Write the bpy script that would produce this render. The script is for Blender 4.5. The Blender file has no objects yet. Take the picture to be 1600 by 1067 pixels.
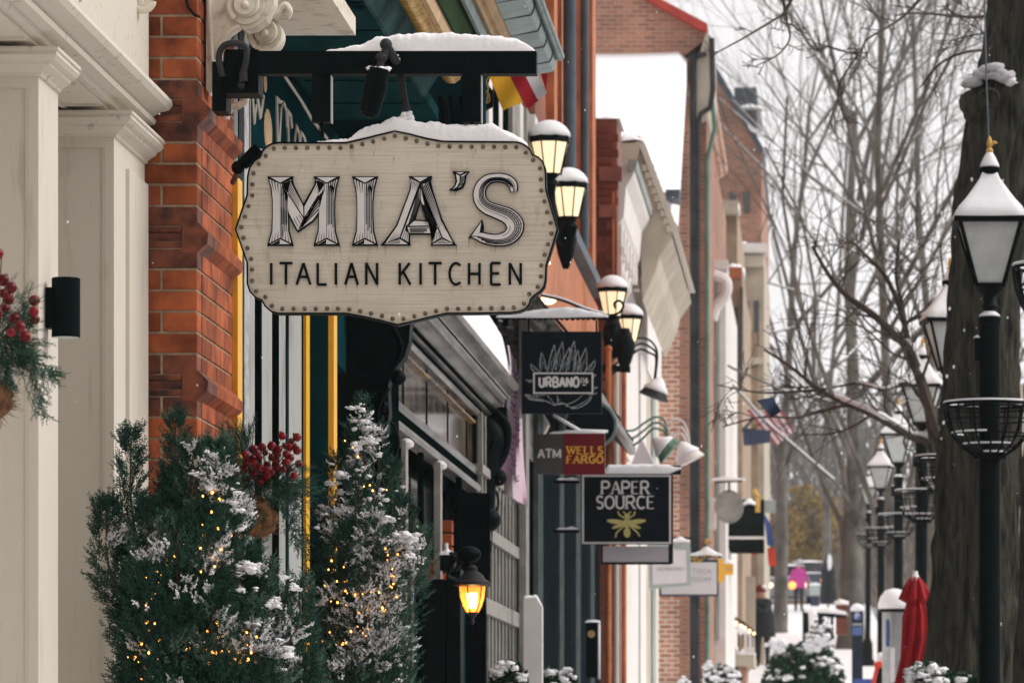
import bpy, bmesh, math, random
import numpy as np
from mathutils import Vector, Matrix, noise
random.seed(7)
rng = np.random.default_rng(7)
SC = bpy.context.scene
COL = SC.collection
F, VX, VY, EZ = 7000.0, 1290.0, 1190.0, 1.6      # focal length and vanishing point in photo pixels, eye height

# ------------------------------------------------------------------ camera
cd = bpy.data.cameras.new('camera'); cam = bpy.data.objects.new('camera', cd); COL.objects.link(cam)
cam.location = (0, 0, EZ); cam.rotation_euler = (math.radians(90), 0, 0)
cd.sensor_width = 36; cd.lens = 36*F/1600
cd.shift_x = -(VX-800)/1600; cd.shift_y = (VY-533.5)/1600
cd.clip_start = .5; cd.clip_end = 3000
cd.dof.use_dof = True; cd.dof.focus_distance = 14.35; cd.dof.aperture_fstop = 12.5; cd.dof.aperture_blades = 0
SC.camera = cam
# ------------------------------------------------------------------ sky, sun, exposure
SUN_EL, SUN_AZ = math.radians(38), math.radians(78)     # soft overcast glow from beyond the street side
w = bpy.data.worlds.new('World'); SC.world = w; w.use_nodes = True
nt = w.node_tree; nt.nodes.clear()
sky = nt.nodes.new('ShaderNodeTexSky'); sky.sky_type = 'NISHITA'; sky.sun_disc = False
sky.sun_elevation = SUN_EL; sky.sun_rotation = SUN_AZ; sky.dust_density = 4; sky.air_density = 1
hs = nt.nodes.new('ShaderNodeHueSaturation'); hs.inputs['Saturation'].default_value = .12
mx = nt.nodes.new('ShaderNodeMix'); mx.data_type = 'RGBA'; mx.inputs[0].default_value = .82
mx.inputs[7].default_value = (8.0, 7.75, 7.85, 1)        # the flat snow cloud that covers the sky
bg = nt.nodes.new('ShaderNodeBackground'); bg.inputs['Strength'].default_value = .1
ow = nt.nodes.new('ShaderNodeOutputWorld')
nt.links.new(sky.outputs[0], hs.inputs['Color']); nt.links.new(hs.outputs[0], mx.inputs[6])
nt.links.new(mx.outputs[2], bg.inputs['Color']); nt.links.new(bg.outputs[0], ow.inputs[0])
sd = bpy.data.lights.new('sun', 'SUN'); sd.energy = 1.5; sd.angle = math.radians(25); sd.color = (1, .97, .94)
so = bpy.data.objects.new('sun', sd); COL.objects.link(so); so.location = (20, -5, 40)
so.rotation_euler = Vector((-math.sin(SUN_AZ)*math.cos(SUN_EL), -math.cos(SUN_AZ)*math.cos(SUN_EL)*.4, -math.sin(SUN_EL))).to_track_quat('-Z', 'Y').to_euler()
SC.view_settings.view_transform = 'Standard'; SC.view_settings.look = 'None'
SC.view_settings.exposure = 0.55; SC.view_settings.gamma = 1; SC.view_settings.use_curve_mapping = False
SC.render.engine = 'CYCLES'; SC.cycles.max_bounces = 6; SC.cycles.transparent_max_bounces = 12; SC.cycles.use_denoising = True

# ------------------------------------------------------------------ helpers
def P(px, py, D): return Vector(((px-VX)*D/F, D, EZ+(VY-py)*D/F))
def X(px, D): return (px-VX)*D/F
def Z(py, D): return EZ+(VY-py)*D/F
def ground(y): return .026*y+.00012*y*y if y > 0 else .026*y
def nz(v, s): return noise.noise(Vector(v)*s)

class MB:
    def __init__(s): s.v = []; s.f = []; s.m = []; s.cuts = []
    def add(s, vs, fs, m=0):
        o = len(s.v); s.cuts.append((o, len(s.f))); s.v += [tuple(v) for v in vs]; s.f += [tuple(i+o for i in f) for f in fs]; s.m += [m]*len(fs); return s
    def box(s, x0, x1, y0, y1, z0, z1, m=0):
        return s.add([(x0,y0,z0),(x1,y0,z0),(x1,y1,z0),(x0,y1,z0),(x0,y0,z1),(x1,y0,z1),(x1,y1,z1),(x0,y1,z1)],
                     [(0,3,2,1),(4,5,6,7),(0,1,5,4),(1,2,6,5),(2,3,7,6),(3,0,4,7)], m)
    def prism(s, pts, y0, y1, m=0):          # outline in x,z extruded along y
        n = len(pts); vs = [(x, y0, z) for x, z in pts]+[(x, y1, z) for x, z in pts]
        a = sum(pts[i][0]*pts[(i+1) % n][1]-pts[(i+1) % n][0]*pts[i][1] for i in range(n))
        fr = tuple(range(n)); fs = [fr, tuple(2*n-1-i for i in range(n))]+[(i, i+n, (i+1) % n+n, (i+1) % n) for i in range(n)]
        if a < 0: fs = [tuple(reversed(f)) for f in fs]
        return s.add(vs, fs, m)
    def prism_x(s, pts, x0, x1, m=0):        # outline in y,z extruded along x
        n = len(pts); vs = [(x0, y, z) for y, z in pts]+[(x1, y, z) for y, z in pts]
        a = sum(pts[i][0]*pts[(i+1) % n][1]-pts[(i+1) % n][0]*pts[i][1] for i in range(n))
        fs = [tuple(reversed(range(n))), tuple(range(n, 2*n))]+[(i, (i+1) % n, (i+1) % n+n, i+n) for i in range(n)]
        if a < 0: fs = [tuple(reversed(f)) for f in fs]
        return s.add(vs, fs, m)
    def prism_z(s, pts, z0, z1, m=0):
        n = len(pts); vs = [(x, y, z0) for x, y in pts]+[(x, y, z1) for x, y in pts]
        a = sum(pts[i][0]*pts[(i+1) % n][1]-pts[(i+1) % n][0]*pts[i][1] for i in range(n))
        fs = [tuple(reversed(range(n))), tuple(range(n, 2*n))]+[(i, (i+1) % n, (i+1) % n+n, i+n) for i in range(n)]
        if a < 0: fs = [tuple(reversed(f)) for f in fs]
        return s.add(vs, fs, m)
    def tube(s, path, r, n=8, m=0, cap=True):
        path = [Vector(p) for p in path]; k = len(path)
        rs = r if isinstance(r, (list, tuple)) else [r]*k
        up = Vector((0, 0, 1)); vs = []; prev = None
        for i, p in enumerate(path):
            d = (path[min(i+1, k-1)]-path[max(i-1, 0)])
            if d.length < 1e-9: d = Vector((0, 0, 1))
            d.normalize()
            if prev is None:
                a = d.cross(up) if abs(d.z) < .95 else d.cross(Vector((1, 0, 0)))
            else:
                a = prev-d*prev.dot(d)
            if a.length < 1e-6: a = d.orthogonal()
            a.normalize(); prev = a; b = d.cross(a)
            for j in range(n):
                t = 2*math.pi*j/n; vs.append(p+(a*math.cos(t)+b*math.sin(t))*rs[i])
        fs = [(i*n+j, i*n+(j+1) % n, (i+1)*n+(j+1) % n, (i+1)*n+j) for i in range(k-1) for j in range(n)]
        if cap: fs += [tuple(reversed(range(n))), tuple((k-1)*n+j for j in range(n))]
        return s.add(vs, fs, m)
    def lathe(s, c, prof, n=16, m=0, sx=1, sy=1, rot=0):
        vs = []; k = len(prof)
        for r, z in prof:
            for j in range(n):
                t = 2*math.pi*(j+rot)/n; vs.append((c[0]+r*math.cos(t)*sx, c[1]+r*math.sin(t)*sy, c[2]+z))
        fs = [(i*n+j, i*n+(j+1) % n, (i+1)*n+(j+1) % n, (i+1)*n+j) for i in range(k-1) for j in range(n)]
        fs += [tuple(reversed(range(n))), tuple((k-1)*n+j for j in range(n))]
        if prof[-1][1] < prof[0][1]: fs = [tuple(reversed(f)) for f in fs]
        return s.add(vs, fs, m)
    def ball(s, c, r, n=10, m=0, sq=(1, 1, 1)):
        k = max(4, n//2+1)
        vs = [(c[0], c[1], c[2]-r*sq[2])]
        for i in range(1, k):
            ph = -math.pi/2+math.pi*i/k
            for j in range(n):
                t = 2*math.pi*j/n; vs.append((c[0]+r*sq[0]*math.cos(ph)*math.cos(t), c[1]+r*sq[1]*math.cos(ph)*math.sin(t), c[2]+r*sq[2]*math.sin(ph)))
        vs.append((c[0], c[1], c[2]+r*sq[2])); L = len(vs)-1
        fs = [(0, 1+(j+1) % n, 1+j) for j in range(n)]
        fs += [(1+i*n+j, 1+i*n+(j+1) % n, 1+(i+1)*n+(j+1) % n, 1+(i+1)*n+j) for i in range(k-2) for j in range(n)]
        fs += [(1+(k-2)*n+j, 1+(k-2)*n+(j+1) % n, L) for j in range(n)]
        return s.add(vs, fs, m)
    def blob(s, c, r, seed, sq=(1, 1, .7), n=12, m=0, amp=.35, fr=1.6):
        o = len(s.v); s.ball((0, 0, 0), 1, n, m)
        for i in range(o, len(s.v)):
            v = Vector(s.v[i]); k = 1+amp*noise.noise(v*fr+Vector((seed*3.7, seed*1.3, seed)))+amp*.4*noise.noise(v*fr*3+Vector((seed, 0, 0)))
            s.v[i] = (c[0]+v.x*r*sq[0]*k, c[1]+v.y*r*sq[1]*k, c[2]+v.z*r*sq[2]*k)
        return s
    def quad(s, a, b, c, d, m=0): return s.add([a, b, c, d], [(0, 1, 2, 3)], m)
    def mound(s, pts, y0, y1, m=0, nx=60, ny=10, amp=.010, seed=0, over=.006):
        """snow lying on a ledge: pts = (x, z_base, height)"""
        xs = np.linspace(pts[0][0], pts[-1][0], nx); px = [p[0] for p in pts]
        zb = np.interp(xs, px, [p[1] for p in pts]); hh = np.interp(xs, px, [p[2] for p in pts])
        vs = []; 
        for i in range(nx):
            for j in range(ny+1):
                v = -1+2*j/ny; e = max(0, 1-abs(v)**3)**.55
                h = hh[i]*e; y = (y0+y1)/2+v*((y1-y0)/2+over*(1-abs(v)**8))
                if 0 < j < ny: h += amp*noise.noise(Vector((xs[i]*22, y*22, seed)))+amp*.5*noise.noise(Vector((xs[i]*70, y*70, seed)))
                vs.append((xs[i], y, zb[i]+max(h, .0006)))
        for i in range(nx):
            vs += [(xs[i], y0, zb[i]-.001), (xs[i], y1, zb[i]-.001)]
        w_ = ny+1; o = nx*w_
        fs = [(i*w_+j, (i+1)*w_+j, (i+1)*w_+j+1, i*w_+j+1) for i in range(nx-1) for j in range(ny)]
        for i in range(nx-1):
            fs += [(o+2*i, o+2*i+2, (i+1)*w_, i*w_), (i*w_+ny, (i+1)*w_+ny, o+2*i+3, o+2*i+1), (o+2*i+1, o+2*i+3, o+2*i+2, o+2*i)]
        fs += [tuple(range(ny, -1, -1))[::-1]+(o+1, o)]
        fs += [tuple(range((nx-1)*w_+ny, (nx-1)*w_-1, -1))+(o+2*nx-2, o+2*nx-1)]
        return s.add(vs, fs, m)
    def ribbon(s, pts, wd, y, dep=.003, m=0):
        """a pen stroke in the x,z plane facing the camera; wd = width or list of widths"""
        n = len(pts); ws = wd if isinstance(wd, (list, tuple)) else [wd]*n
        closed = n > 2 and abs(pts[0][0]-pts[-1][0]) < 1e-9 and abs(pts[0][1]-pts[-1][1]) < 1e-9
        L = []; R = []
        for i in range(n):
            if closed:
                a = Vector(pts[i-1 if i > 0 else n-2]); b = Vector(pts[i+1 if i < n-1 else 1])
            else:
                a = Vector(pts[max(i-1, 0)]); b = Vector(pts[min(i+1, n-1)])
            p = Vector(pts[i]); d1 = (p-a); d2 = (b-p)
            if d1.length < 1e-9: d1 = d2
            if d2.length < 1e-9: d2 = d1
            d1 = d1.normalized(); d2 = d2.normalized(); t = d1+d2
            if t.length < 1e-6: t = d1
            t.normalize(); nn = Vector((-t.y, t.x)); k = 1/max(.45, nn.dot(Vector((-d1.y, d1.x))))
            L.append(p+nn*ws[i]*.5*k); R.append(p-nn*ws[i]*.5*k)
        vs = []
        for i in range(n): vs += [(L[i].x, y, L[i].y), (R[i].x, y, R[i].y), (L[i].x, y+dep, L[i].y), (R[i].x, y+dep, R[i].y)]
        fs = []
        for i in range(n-1):
            a, b = 4*i, 4*i+4
            fs += [(a, a+1, b+1, b), (a, b, b+2, a+2), (a+1, a+3, b+3, b+1)]
        fs += [(0, 2, 3, 1), (4*n-4, 4*n-3, 4*n-1, 4*n-2)]
        return s.add(vs, fs, m)
    def done_each(s, name, mats, parent=None, smooth=False):
        ends = s.cuts[1:]+[(len(s.v), len(s.f))]
        for (v0, f0), (v1, f1) in zip(s.cuts, ends):
            q = MB(); q.v = s.v[v0:v1]; q.f = [tuple(i-v0 for i in f) for f in s.f[f0:f1]]; q.m = s.m[f0:f1]; q.done(name, mats, parent, smooth)
    def done(s, name, mats, parent=None, smooth=False, kind=None, label=None):
        me = bpy.data.meshes.new(name)
        off = Vector(parent_world(parent)) if parent else Vector((0, 0, 0))
        vs = np.array(s.v, dtype=np.float64).reshape(-1, 3)-np.array(off)
        me.from_pydata(vs.tolist(), [], s.f)
        mats = mats if isinstance(mats, (list, tuple)) else [mats]
        for m in mats: me.materials.append(m)
        if len(mats) > 1: me.polygons.foreach_set('material_index', s.m)
        if smooth: me.polygons.foreach_set('use_smooth', [True]*len(me.polygons))
        me.validate(); me.update()
        o = bpy.data.objects.new(name, me); COL.objects.link(o)
        if parent: o.parent = parent
        if smooth and smooth != 'all':
            try: me.set_sharp_from_angle(angle=math.radians(40))
            except Exception: pass
        if kind: o['kind'] = kind
        if label: o['label'] = label
        return o
def parent_world(o):
    v = Vector((0, 0, 0))
    while o: v = v+o.location; o = o.parent
    return v
def thing(name, label, cat, loc, group=None):
    o = bpy.data.objects.new(name, None); COL.objects.link(o); o.location = loc; o.empty_display_size = .1
    o['label'] = label; o['category'] = cat
    if group: o['group'] = group
    return o
def solo(mb, name, mats, label, cat, group=None, smooth=False):
    o = mb.done(name, mats, smooth=smooth); 
    # move the origin to the base of the thing
    vs = np.array(mb.v); c = Vector(((vs[:,0].min()+vs[:,0].max())/2, (vs[:,1].min()+vs[:,1].max())/2, vs[:,2].min()))
    o.data.transform(Matrix.Translation(-c)); o.location = c
    o['label'] = label; o['category'] = cat
    if group: o['group'] = group
    return o
def dup(root, loc, label=None, rotz=None):
    def cp(o, par):
        c = o.copy(); COL.objects.link(c)
        if par: c.parent = par
        for ch in KIDS.get(o.name) or list(o.children): cp(ch, c)
        return c
    KIDS = {}
    r = cp(root, None); r.location = loc
    if label: r['label'] = label
    if rotz is not None: r.rotation_euler.z = rotz
    return r

# ------------------------------------------------------------------ materials
def mat(name, col, rough=.6, metal=0, var=.12, scale=6, bump=.15, bscale=60, col2=None, thr=None, emis=None, es=0,
        stretch=(1, 1, 1), rand=0, isl=0, spec=.22, trans=0, alpha=1, bd=.002):
    m = bpy.data.materials.new(name); m.use_nodes = True; t = m.node_tree; N = t.nodes; Lk = t.links
    b = N['Principled BSDF']; b.inputs['Roughness'].default_value = rough; b.inputs['Metallic'].default_value = metal
    b.inputs['Specular IOR Level'].default_value = spec
    if trans: b.inputs['Transmission Weight'].default_value = trans
    if alpha < 1: b.inputs['Alpha'].default_value = alpha
    geo = N.new('ShaderNodeNewGeometry'); mp = N.new('ShaderNodeMapping'); mp.inputs['Scale'].default_value = stretch
    Lk.new(geo.outputs['Position'], mp.inputs['Vector'])
    n1 = N.new('ShaderNodeTexNoise'); n1.inputs['Scale'].default_value = scale; n1.inputs['Detail'].default_value = 6; n1.inputs['Roughness'].default_value = .62
    Lk.new(mp.outputs[0], n1.inputs['Vector'])
    cr = N.new('ShaderNodeValToRGB'); c = col
    lo = tuple(max(0, x*(1-var*2)) for x in c); hi = tuple(x*(1+var) for x in c)
    if col2: lo = col2
    if thr: cr.color_ramp.elements[0].position = thr[0]; cr.color_ramp.elements[1].position = thr[1]
    else: cr.color_ramp.elements[0].position = .3; cr.color_ramp.elements[1].position = .7
    cr.color_ramp.elements[0].color = (*lo, 1); cr.color_ramp.elements[1].color = (*hi, 1)
    Lk.new(n1.outputs['Fac'], cr.inputs[0]); out = cr.outputs[0]
    if rand or isl:
        mm = N.new('ShaderNodeMix'); mm.data_type = 'RGBA'; mm.blend_type = 'MULTIPLY'; mm.inputs[0].default_value = 1
        mr = N.new('ShaderNodeMapRange'); k = rand or isl; mr.inputs[3].default_value = 1-k; mr.inputs[4].default_value = 1+k*.45
        if rand: oi = N.new('ShaderNodeObjectInfo'); Lk.new(oi.outputs['Random'], mr.inputs[0])
        else: Lk.new(geo.outputs['Random Per Island'], mr.inputs[0])
        Lk.new(out, mm.inputs[6]); Lk.new(mr.outputs[0], mm.inputs[7]); out = mm.outputs[2]
    Lk.new(out, b.inputs['Base Color'])
    if bump:
        n2 = N.new('ShaderNodeTexNoise'); n2.inputs['Scale'].default_value = bscale; n2.inputs['Detail'].default_value = 5
        Lk.new(mp.outputs[0], n2.inputs['Vector'])
        bp = N.new('ShaderNodeBump'); bp.inputs['Strength'].default_value = bump; bp.inputs['Distance'].default_value = bd
        Lk.new(n2.outputs['Fac'], bp.inputs['Height']); Lk.new(bp.outputs[0], b.inputs['Normal'])
    if emis: b.inputs['Emission Color'].default_value = (*emis, 1); b.inputs['Emission Strength'].default_value = es
    return m
def brick_mat(name, c1, c2, mortar, bw=.2, bh=.0677, ms=.01, horiz='x', rough=.8):
    m = bpy.data.materials.new(name); m.use_nodes = True; t = m.node_tree; N = t.nodes; Lk = t.links; b = N['Principled BSDF']
    b.inputs['Roughness'].default_value = rough
    geo = N.new('ShaderNodeNewGeometry'); sp = N.new('ShaderNodeSeparateXYZ'); cb = N.new('ShaderNodeCombineXYZ'); ad = N.new('ShaderNodeMath'); ad.operation = 'ADD'
    Lk.new(geo.outputs['Position'], sp.inputs[0]); Lk.new(sp.outputs[0], ad.inputs[0]); Lk.new(sp.outputs[1], ad.inputs[1])
    Lk.new(ad.outputs[0], cb.inputs[0]); Lk.new(sp.outputs[2], cb.inputs[1])
    br = N.new('ShaderNodeTexBrick'); br.inputs['Scale'].default_value = 1; br.inputs['Brick Width'].default_value = bw; br.inputs['Row Height'].default_value = bh
    br.inputs['Mortar Size'].default_value = ms; br.inputs['Color1'].default_value = (*c1, 1); br.inputs['Color2'].default_value = (*c2, 1); br.inputs['Mortar'].default_value = (*mortar, 1)
    br.inputs['Mortar Smooth'].default_value = .2; br.inputs['Bias'].default_value = -.2
    Lk.new(cb.outputs[0], br.inputs['Vector'])
    n1 = N.new('ShaderNodeTexNoise'); n1.inputs['Scale'].default_value = .9; n1.inputs['Detail'].default_value = 8; Lk.new(geo.outputs['Position'], n1.inputs['Vector'])
    mr = N.new('ShaderNodeMapRange'); mr.inputs[1].default_value = .3; mr.inputs[2].default_value = .7; mr.inputs[3].default_value = .6; mr.inputs[4].default_value = 1.25
    Lk.new(n1.outputs['Fac'], mr.inputs[0])
    mm = N.new('ShaderNodeMix'); mm.data_type = 'RGBA'; mm.blend_type = 'MULTIPLY'; mm.inputs[0].default_value = 1
    Lk.new(br.outputs['Color'], mm.inputs[6]); Lk.new(mr.outputs[0], mm.inputs[7]); Lk.new(mm.outputs[2], b.inputs['Base Color'])
    bp = N.new('ShaderNodeBump'); bp.inputs['Strength'].default_value = .8; bp.inputs['Distance'].default_value = .01; bp.invert = True
    Lk.new(br.outputs['Fac'], bp.inputs['Height']); Lk.new(bp.outputs[0], b.inputs['Normal'])
    return m
M = {}
M['snow'] = mat('snow', (.85, .84, .85), .75, var=.02, scale=9, bump=.5, bscale=55, spec=.2, bd=.004)
M['cream'] = mat('cream_paint', (.55, .51, .435), .5, col2=(.44, .40, .33), thr=(.25, .42), scale=9, bump=.12, bscale=30, stretch=(2.5, 2.5, .3))
M['cream_dirty'] = mat('weathered_cream_paint', (.54, .50, .425), .55, col2=(.26, .23, .18), thr=(.28, .40), scale=26, bump=.15, bscale=90)
M['corbel'] = mat('corbel_paint', (.64, .59, .49), .5, col2=(.30, .26, .20), thr=(.27, .48), scale=14, bump=.4, bscale=60)
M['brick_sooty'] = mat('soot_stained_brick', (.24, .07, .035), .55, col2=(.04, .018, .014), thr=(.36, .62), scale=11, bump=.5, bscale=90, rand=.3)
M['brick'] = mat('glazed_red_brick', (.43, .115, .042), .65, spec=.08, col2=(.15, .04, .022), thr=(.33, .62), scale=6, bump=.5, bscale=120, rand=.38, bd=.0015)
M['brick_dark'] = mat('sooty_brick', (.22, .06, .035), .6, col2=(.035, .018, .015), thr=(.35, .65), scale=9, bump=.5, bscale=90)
M['mortar'] = mat('mortar', (.36, .27, .18), .9, var=.2, scale=30, bump=.6, bscale=200)
M['black'] = mat('black_painted_steel', (.001, .0055, .0055), .5, var=.3, scale=20, bump=.15, bscale=150, spec=.05)
M['black_wood'] = mat('black_painted_wood', (.001, .005, .005), .5, spec=0, var=.3, scale=12, bump=.3, bscale=80)
M['teal'] = mat('dark_teal_paint', (.003, .040, .045), .5, spec=.0, col2=(.004, .022, .027), thr=(.35, .7), scale=5, bump=.2, bscale=30, stretch=(.3, .3, 1))
M['teal_dark'] = mat('deep_teal_boards', (.003, .022, .026), .5, spec=.0, col2=(.012, .05, .05), thr=(.4, .75), scale=9, bump=.3, bscale=50, stretch=(1, .2, 1))
M['yellow'] = mat('yellow_trim', (.80, .42, .035), .45, var=.06, scale=20, bump=.1)
M['grey_slat'] = mat('grey_flute_paint', (.33, .335, .32), .55, col2=(.24, .23, .20), thr=(.25, .5), scale=14, bump=.25, bscale=70, stretch=(1, 1, .15))
M['silver'] = mat('embossed_silver', (.6, .6, .58), .3, metal=.7, var=.3, scale=22, bump=1.0, bscale=25, bd=.01)
M['gold'] = mat('gilt', (.62, .38, .10), .38, metal=.6, var=.3, scale=20, bump=.3)
M['tan'] = mat('tan_paint', (.55, .36, .18), .5, var=.15, scale=8, bump=.2)
M['olive'] = mat('dark_green_board', (.035, .055, .03), .45, spec=0, var=.3, scale=7, bump=.2, stretch=(1, .2, 1))
M['zinc'] = mat('patinated_zinc', (.20, .29, .28), .35, metal=.45, var=.25, scale=6, bump=.2)
M['grey_mould'] = mat('silvered_wood_moulding', (.22, .21, .19), .3, metal=.2, col2=(.03, .028, .025), thr=(.38, .6), scale=5, bump=.4, bscale=40, stretch=(3, .25, 3))
M['gatepaint'] = mat('grey_gate_paint', (.30, .285, .255), .6, var=.15, scale=10, bump=.3)
M['signface'] = None
M['glass_dark'] = mat('dark_window_glass', (.008, .016, .02), .06, var=.5, scale=2, bump=.05, bscale=2, spec=1.0)
M['glass_warm'] = mat('old_transom_glass', (.13, .085, .045), .12, col2=(.012, .012, .010), thr=(.42, .6), scale=5, bump=.3, bscale=4, spec=.9)
M['lamp_glass'] = mat('frosted_lamp_glass', (.55, .58, .56), .3, var=.08, scale=10, bump=.05)
M['lit_glass'] = mat('lit_lamp_glass', (.8, .72, .5), .4, var=.05, emis=(1, .76, .46), es=.62, bump=0)
M['filament'] = mat('glowing_bulb', (1, .8, .5), .4, emis=(1, .66, .28), es=9, bump=0)
M['amber_glass'] = mat('amber_seeded_glass', (.75, .32, .06), .25, var=.2, scale=30, emis=(1, .38, .06), es=.55, bump=.2, alpha=.62)
M['fairy'] = mat('fairy_bulb', (1, .6, .2), .4, emis=(1, .38, .07), es=3.4, bump=0)
M['tealgrey'] = mat('teal_grey_cavetto', (.05, .10, .10), .5, spec=0, var=.3, scale=5)
M['foliage'] = mat('juniper_foliage', (.020, .082, .054), .6, var=.25, scale=9, bump=0, isl=.55)
M['foliage_frost'] = mat('frosted_juniper_tips', (.10, .19, .15), .7, var=.3, scale=30, bump=0, isl=.5)
M['pine'] = mat('pine_needles', (.02, .085, .05), .5, var=.3, scale=12, bump=0, isl=.5)
M['bark'] = mat('shrub_bark', (.14, .085, .05), .9, var=.3, scale=30, bump=.6)
M['berry'] = mat('red_berries', (.19, .007, .012), .3, var=.35, scale=60, bump=.15, rand=.45)
M['coir'] = mat('coir_liner', (.22, .11, .05), .95, var=.4, scale=40, bump=1.0, bscale=160, bd=.006)
M['sidingdark'] = mat('slate_blue_siding', (.009, .016, .019), .6, spec=0, var=.2, scale=5, bump=.2, stretch=(1, 1, .2))
M['batten'] = mat('grey_batten', (.075, .09, .09), .5, spec=0, var=.2, scale=9)
M['orange_brick'] = brick_mat('red_brick_facade', (.34, .08, .035), (.22, .045, .025), (.20, .10, .06))
M['orange_brick_b'] = brick_mat('salmon_brick_gable', (.56, .24, .14), (.34, .10, .055), (.70, .56, .44), ms=.016, bh=.075)
M['brown_brick'] = brick_mat('brown_brick', (.42, .17, .10), (.20, .08, .055), (.36, .26, .19), ms=.012)
M['brownstone'] = mat('red_brown_stone', (.25, .095, .065), .6, var=.25, scale=4, bump=.4)
M['orange_trim'] = mat('orange_brick_trim', (.50, .17, .07), .6, var=.2, scale=5, bump=.3)
M['white_paint'] = mat('white_painted_facade', (.74, .70, .66), .6, var=.06, scale=3, bump=.2)
M['beige'] = mat('beige_facade', (.50, .44, .35), .65, var=.15, scale=2, bump=.3)
M['grey_green'] = mat('grey_green_facade', (.32, .36, .33), .65, var=.15, scale=2, bump=.3)
M['tanwall'] = mat('tan_facade', (.36, .27, .19), .7, var=.2, scale=1.5, bump=.3)
M['slate'] = mat('slate_roof', (.06, .08, .10), .6, var=.2, scale=5)
M['pipe'] = mat('dark_downpipe', (.035, .036, .038), .5, spec=.1, var=.3, scale=3)
M['pipe_blue'] = mat('blue_grey_downpipe', (.08, .11, .13), .5, var=.2, scale=3)
M['pipe_green'] = mat('green_copper_pipe', (.10, .22, .18), .5, var=.2, scale=3)
M['redpaint'] = mat('red_fascia', (.42, .05, .035), .5, var=.15, scale=3)
M['treebark'] = mat('furrowed_bark', (.055, .052, .038), .95, col2=(.010, .013, .010), thr=(.36, .6), scale=16, bump=1.0, bscale=22, stretch=(1.6, 1.6, .28), bd=.05)
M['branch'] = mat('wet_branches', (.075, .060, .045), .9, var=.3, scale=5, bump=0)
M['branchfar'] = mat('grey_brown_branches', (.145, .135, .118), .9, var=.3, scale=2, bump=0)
M['maroon'] = mat('maroon_panel', (.16, .008, .014), .4, var=.08, scale=6, bump=.05)
M['dgrey'] = mat('charcoal_panel', (.07, .068, .064), .45, var=.08, scale=6, bump=.05)
M['signblack'] = mat('black_sign_panel', (.005, .010, .015), .45, spec=.05, var=.2, scale=10, bump=.1)
M['signwhite'] = mat('white_sign_paint', (.72, .69, .66), .5, var=.04, scale=10, bump=.05)
M['signgold'] = mat('yellow_gold_sign_paint', (.82, .42, .06), .5, var=.04, scale=10, bump=.05)
M['beegold'] = mat('pale_gold_sign_paint', (.58, .50, .19), .5, var=.1, scale=30, bump=.05)
M['chalk'] = mat('grey_white_line_art', (.42, .44, .44), .6, var=.4, scale=60, bump=.05)
M['pink_banner'] = mat('pink_translucent_banner', (.62, .40, .50), .6, col2=(.66, .60, .64), thr=(.35, .6), scale=2.2, bump=.2, bscale=8)
M['scribble'] = mat('dark_banner_print', (.10, .05, .12), .6, var=.1)
M['flag_yellow'] = mat('yellow_flag_cloth', (.85, .45, .03), .7, var=.05, scale=8, bump=.2, bscale=200)
M['flag_red'] = mat('red_flag_cloth', (.42, .015, .03), .7, var=.08, scale=8, bump=.2, bscale=200)
M['flag_white'] = mat('white_flag_cloth', (.68, .66, .68), .7, var=.05, scale=8, bump=.2, bscale=200)
M['flag_blue'] = mat('navy_flag_cloth', (.05, .07, .12), .7, var=.1, scale=8, bump=.2)
M['red_umb'] = mat('red_umbrella_canvas', (.33, .006, .012), .7, var=.2, scale=7, bump=.2)
M['palegreen'] = mat('pale_sage_frame', (.40, .46, .43), .5, var=.08)
M['palesign'] = mat('pale_sign_board', (.70, .66, .68), .5, var=.03)
M['navy'] = mat('navy_frame', (.02, .035, .08), .5, var=.1)
M['steel'] = mat('brushed_steel', (.42, .44, .45), .3, metal=.6, var=.15, scale=5)
M['darkcloth'] = mat('dark_winter_coat', (.012, .018, .022), .85, var=.3, scale=20)
M['trousers'] = mat('dark_trousers', (.03, .028, .03), .85, var=.2)
M['pinkcoat'] = mat('magenta_jacket', (.55, .05, .30), .7, var=.15, scale=9)
M['skin'] = mat('skin', (.50, .30, .22), .6, var=.05)
M['redhat'] = mat('red_knit_hat', (.20, .03, .025), .9, var=.2)
M['mint'] = mat('verdigris_iron', (.16, .30, .23), .5, var=.3, scale=20)
M['carpaint'] = mat('grey_car_paint', (.22, .23, .24), .3, metal=.3, var=.05)
M['orangelamp'] = mat('orange_signal_lamp', (1, .35, .1), .4, emis=(1, .3, .06), es=1.6, bump=0)
M['warmlamp'] = mat('warm_headlamp', (1, .8, .55), .4, emis=(1, .68, .38), es=2.2, bump=0)
M['red'] = mat('red_plastic', (.6, .05, .03), .5, var=.05)
M['blue'] = mat('blue_plastic', (.05, .10, .32), .5, var=.1)
M['yellowleaf'] = mat('yellow_autumn_leaves', (.30, .20, .05), .8, var=.4, scale=.6, bump=0, isl=.5)
M['evergreen'] = mat('broadleaf_evergreen', (.012, .075, .025), .45, var=.3, scale=6, bump=0, isl=.5)
M['asphalt'] = mat('wet_slushy_road', (.30, .29, .29), .5, col2=(.09, .09, .09), thr=(.35, .6), scale=1.4, bump=.4)

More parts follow.
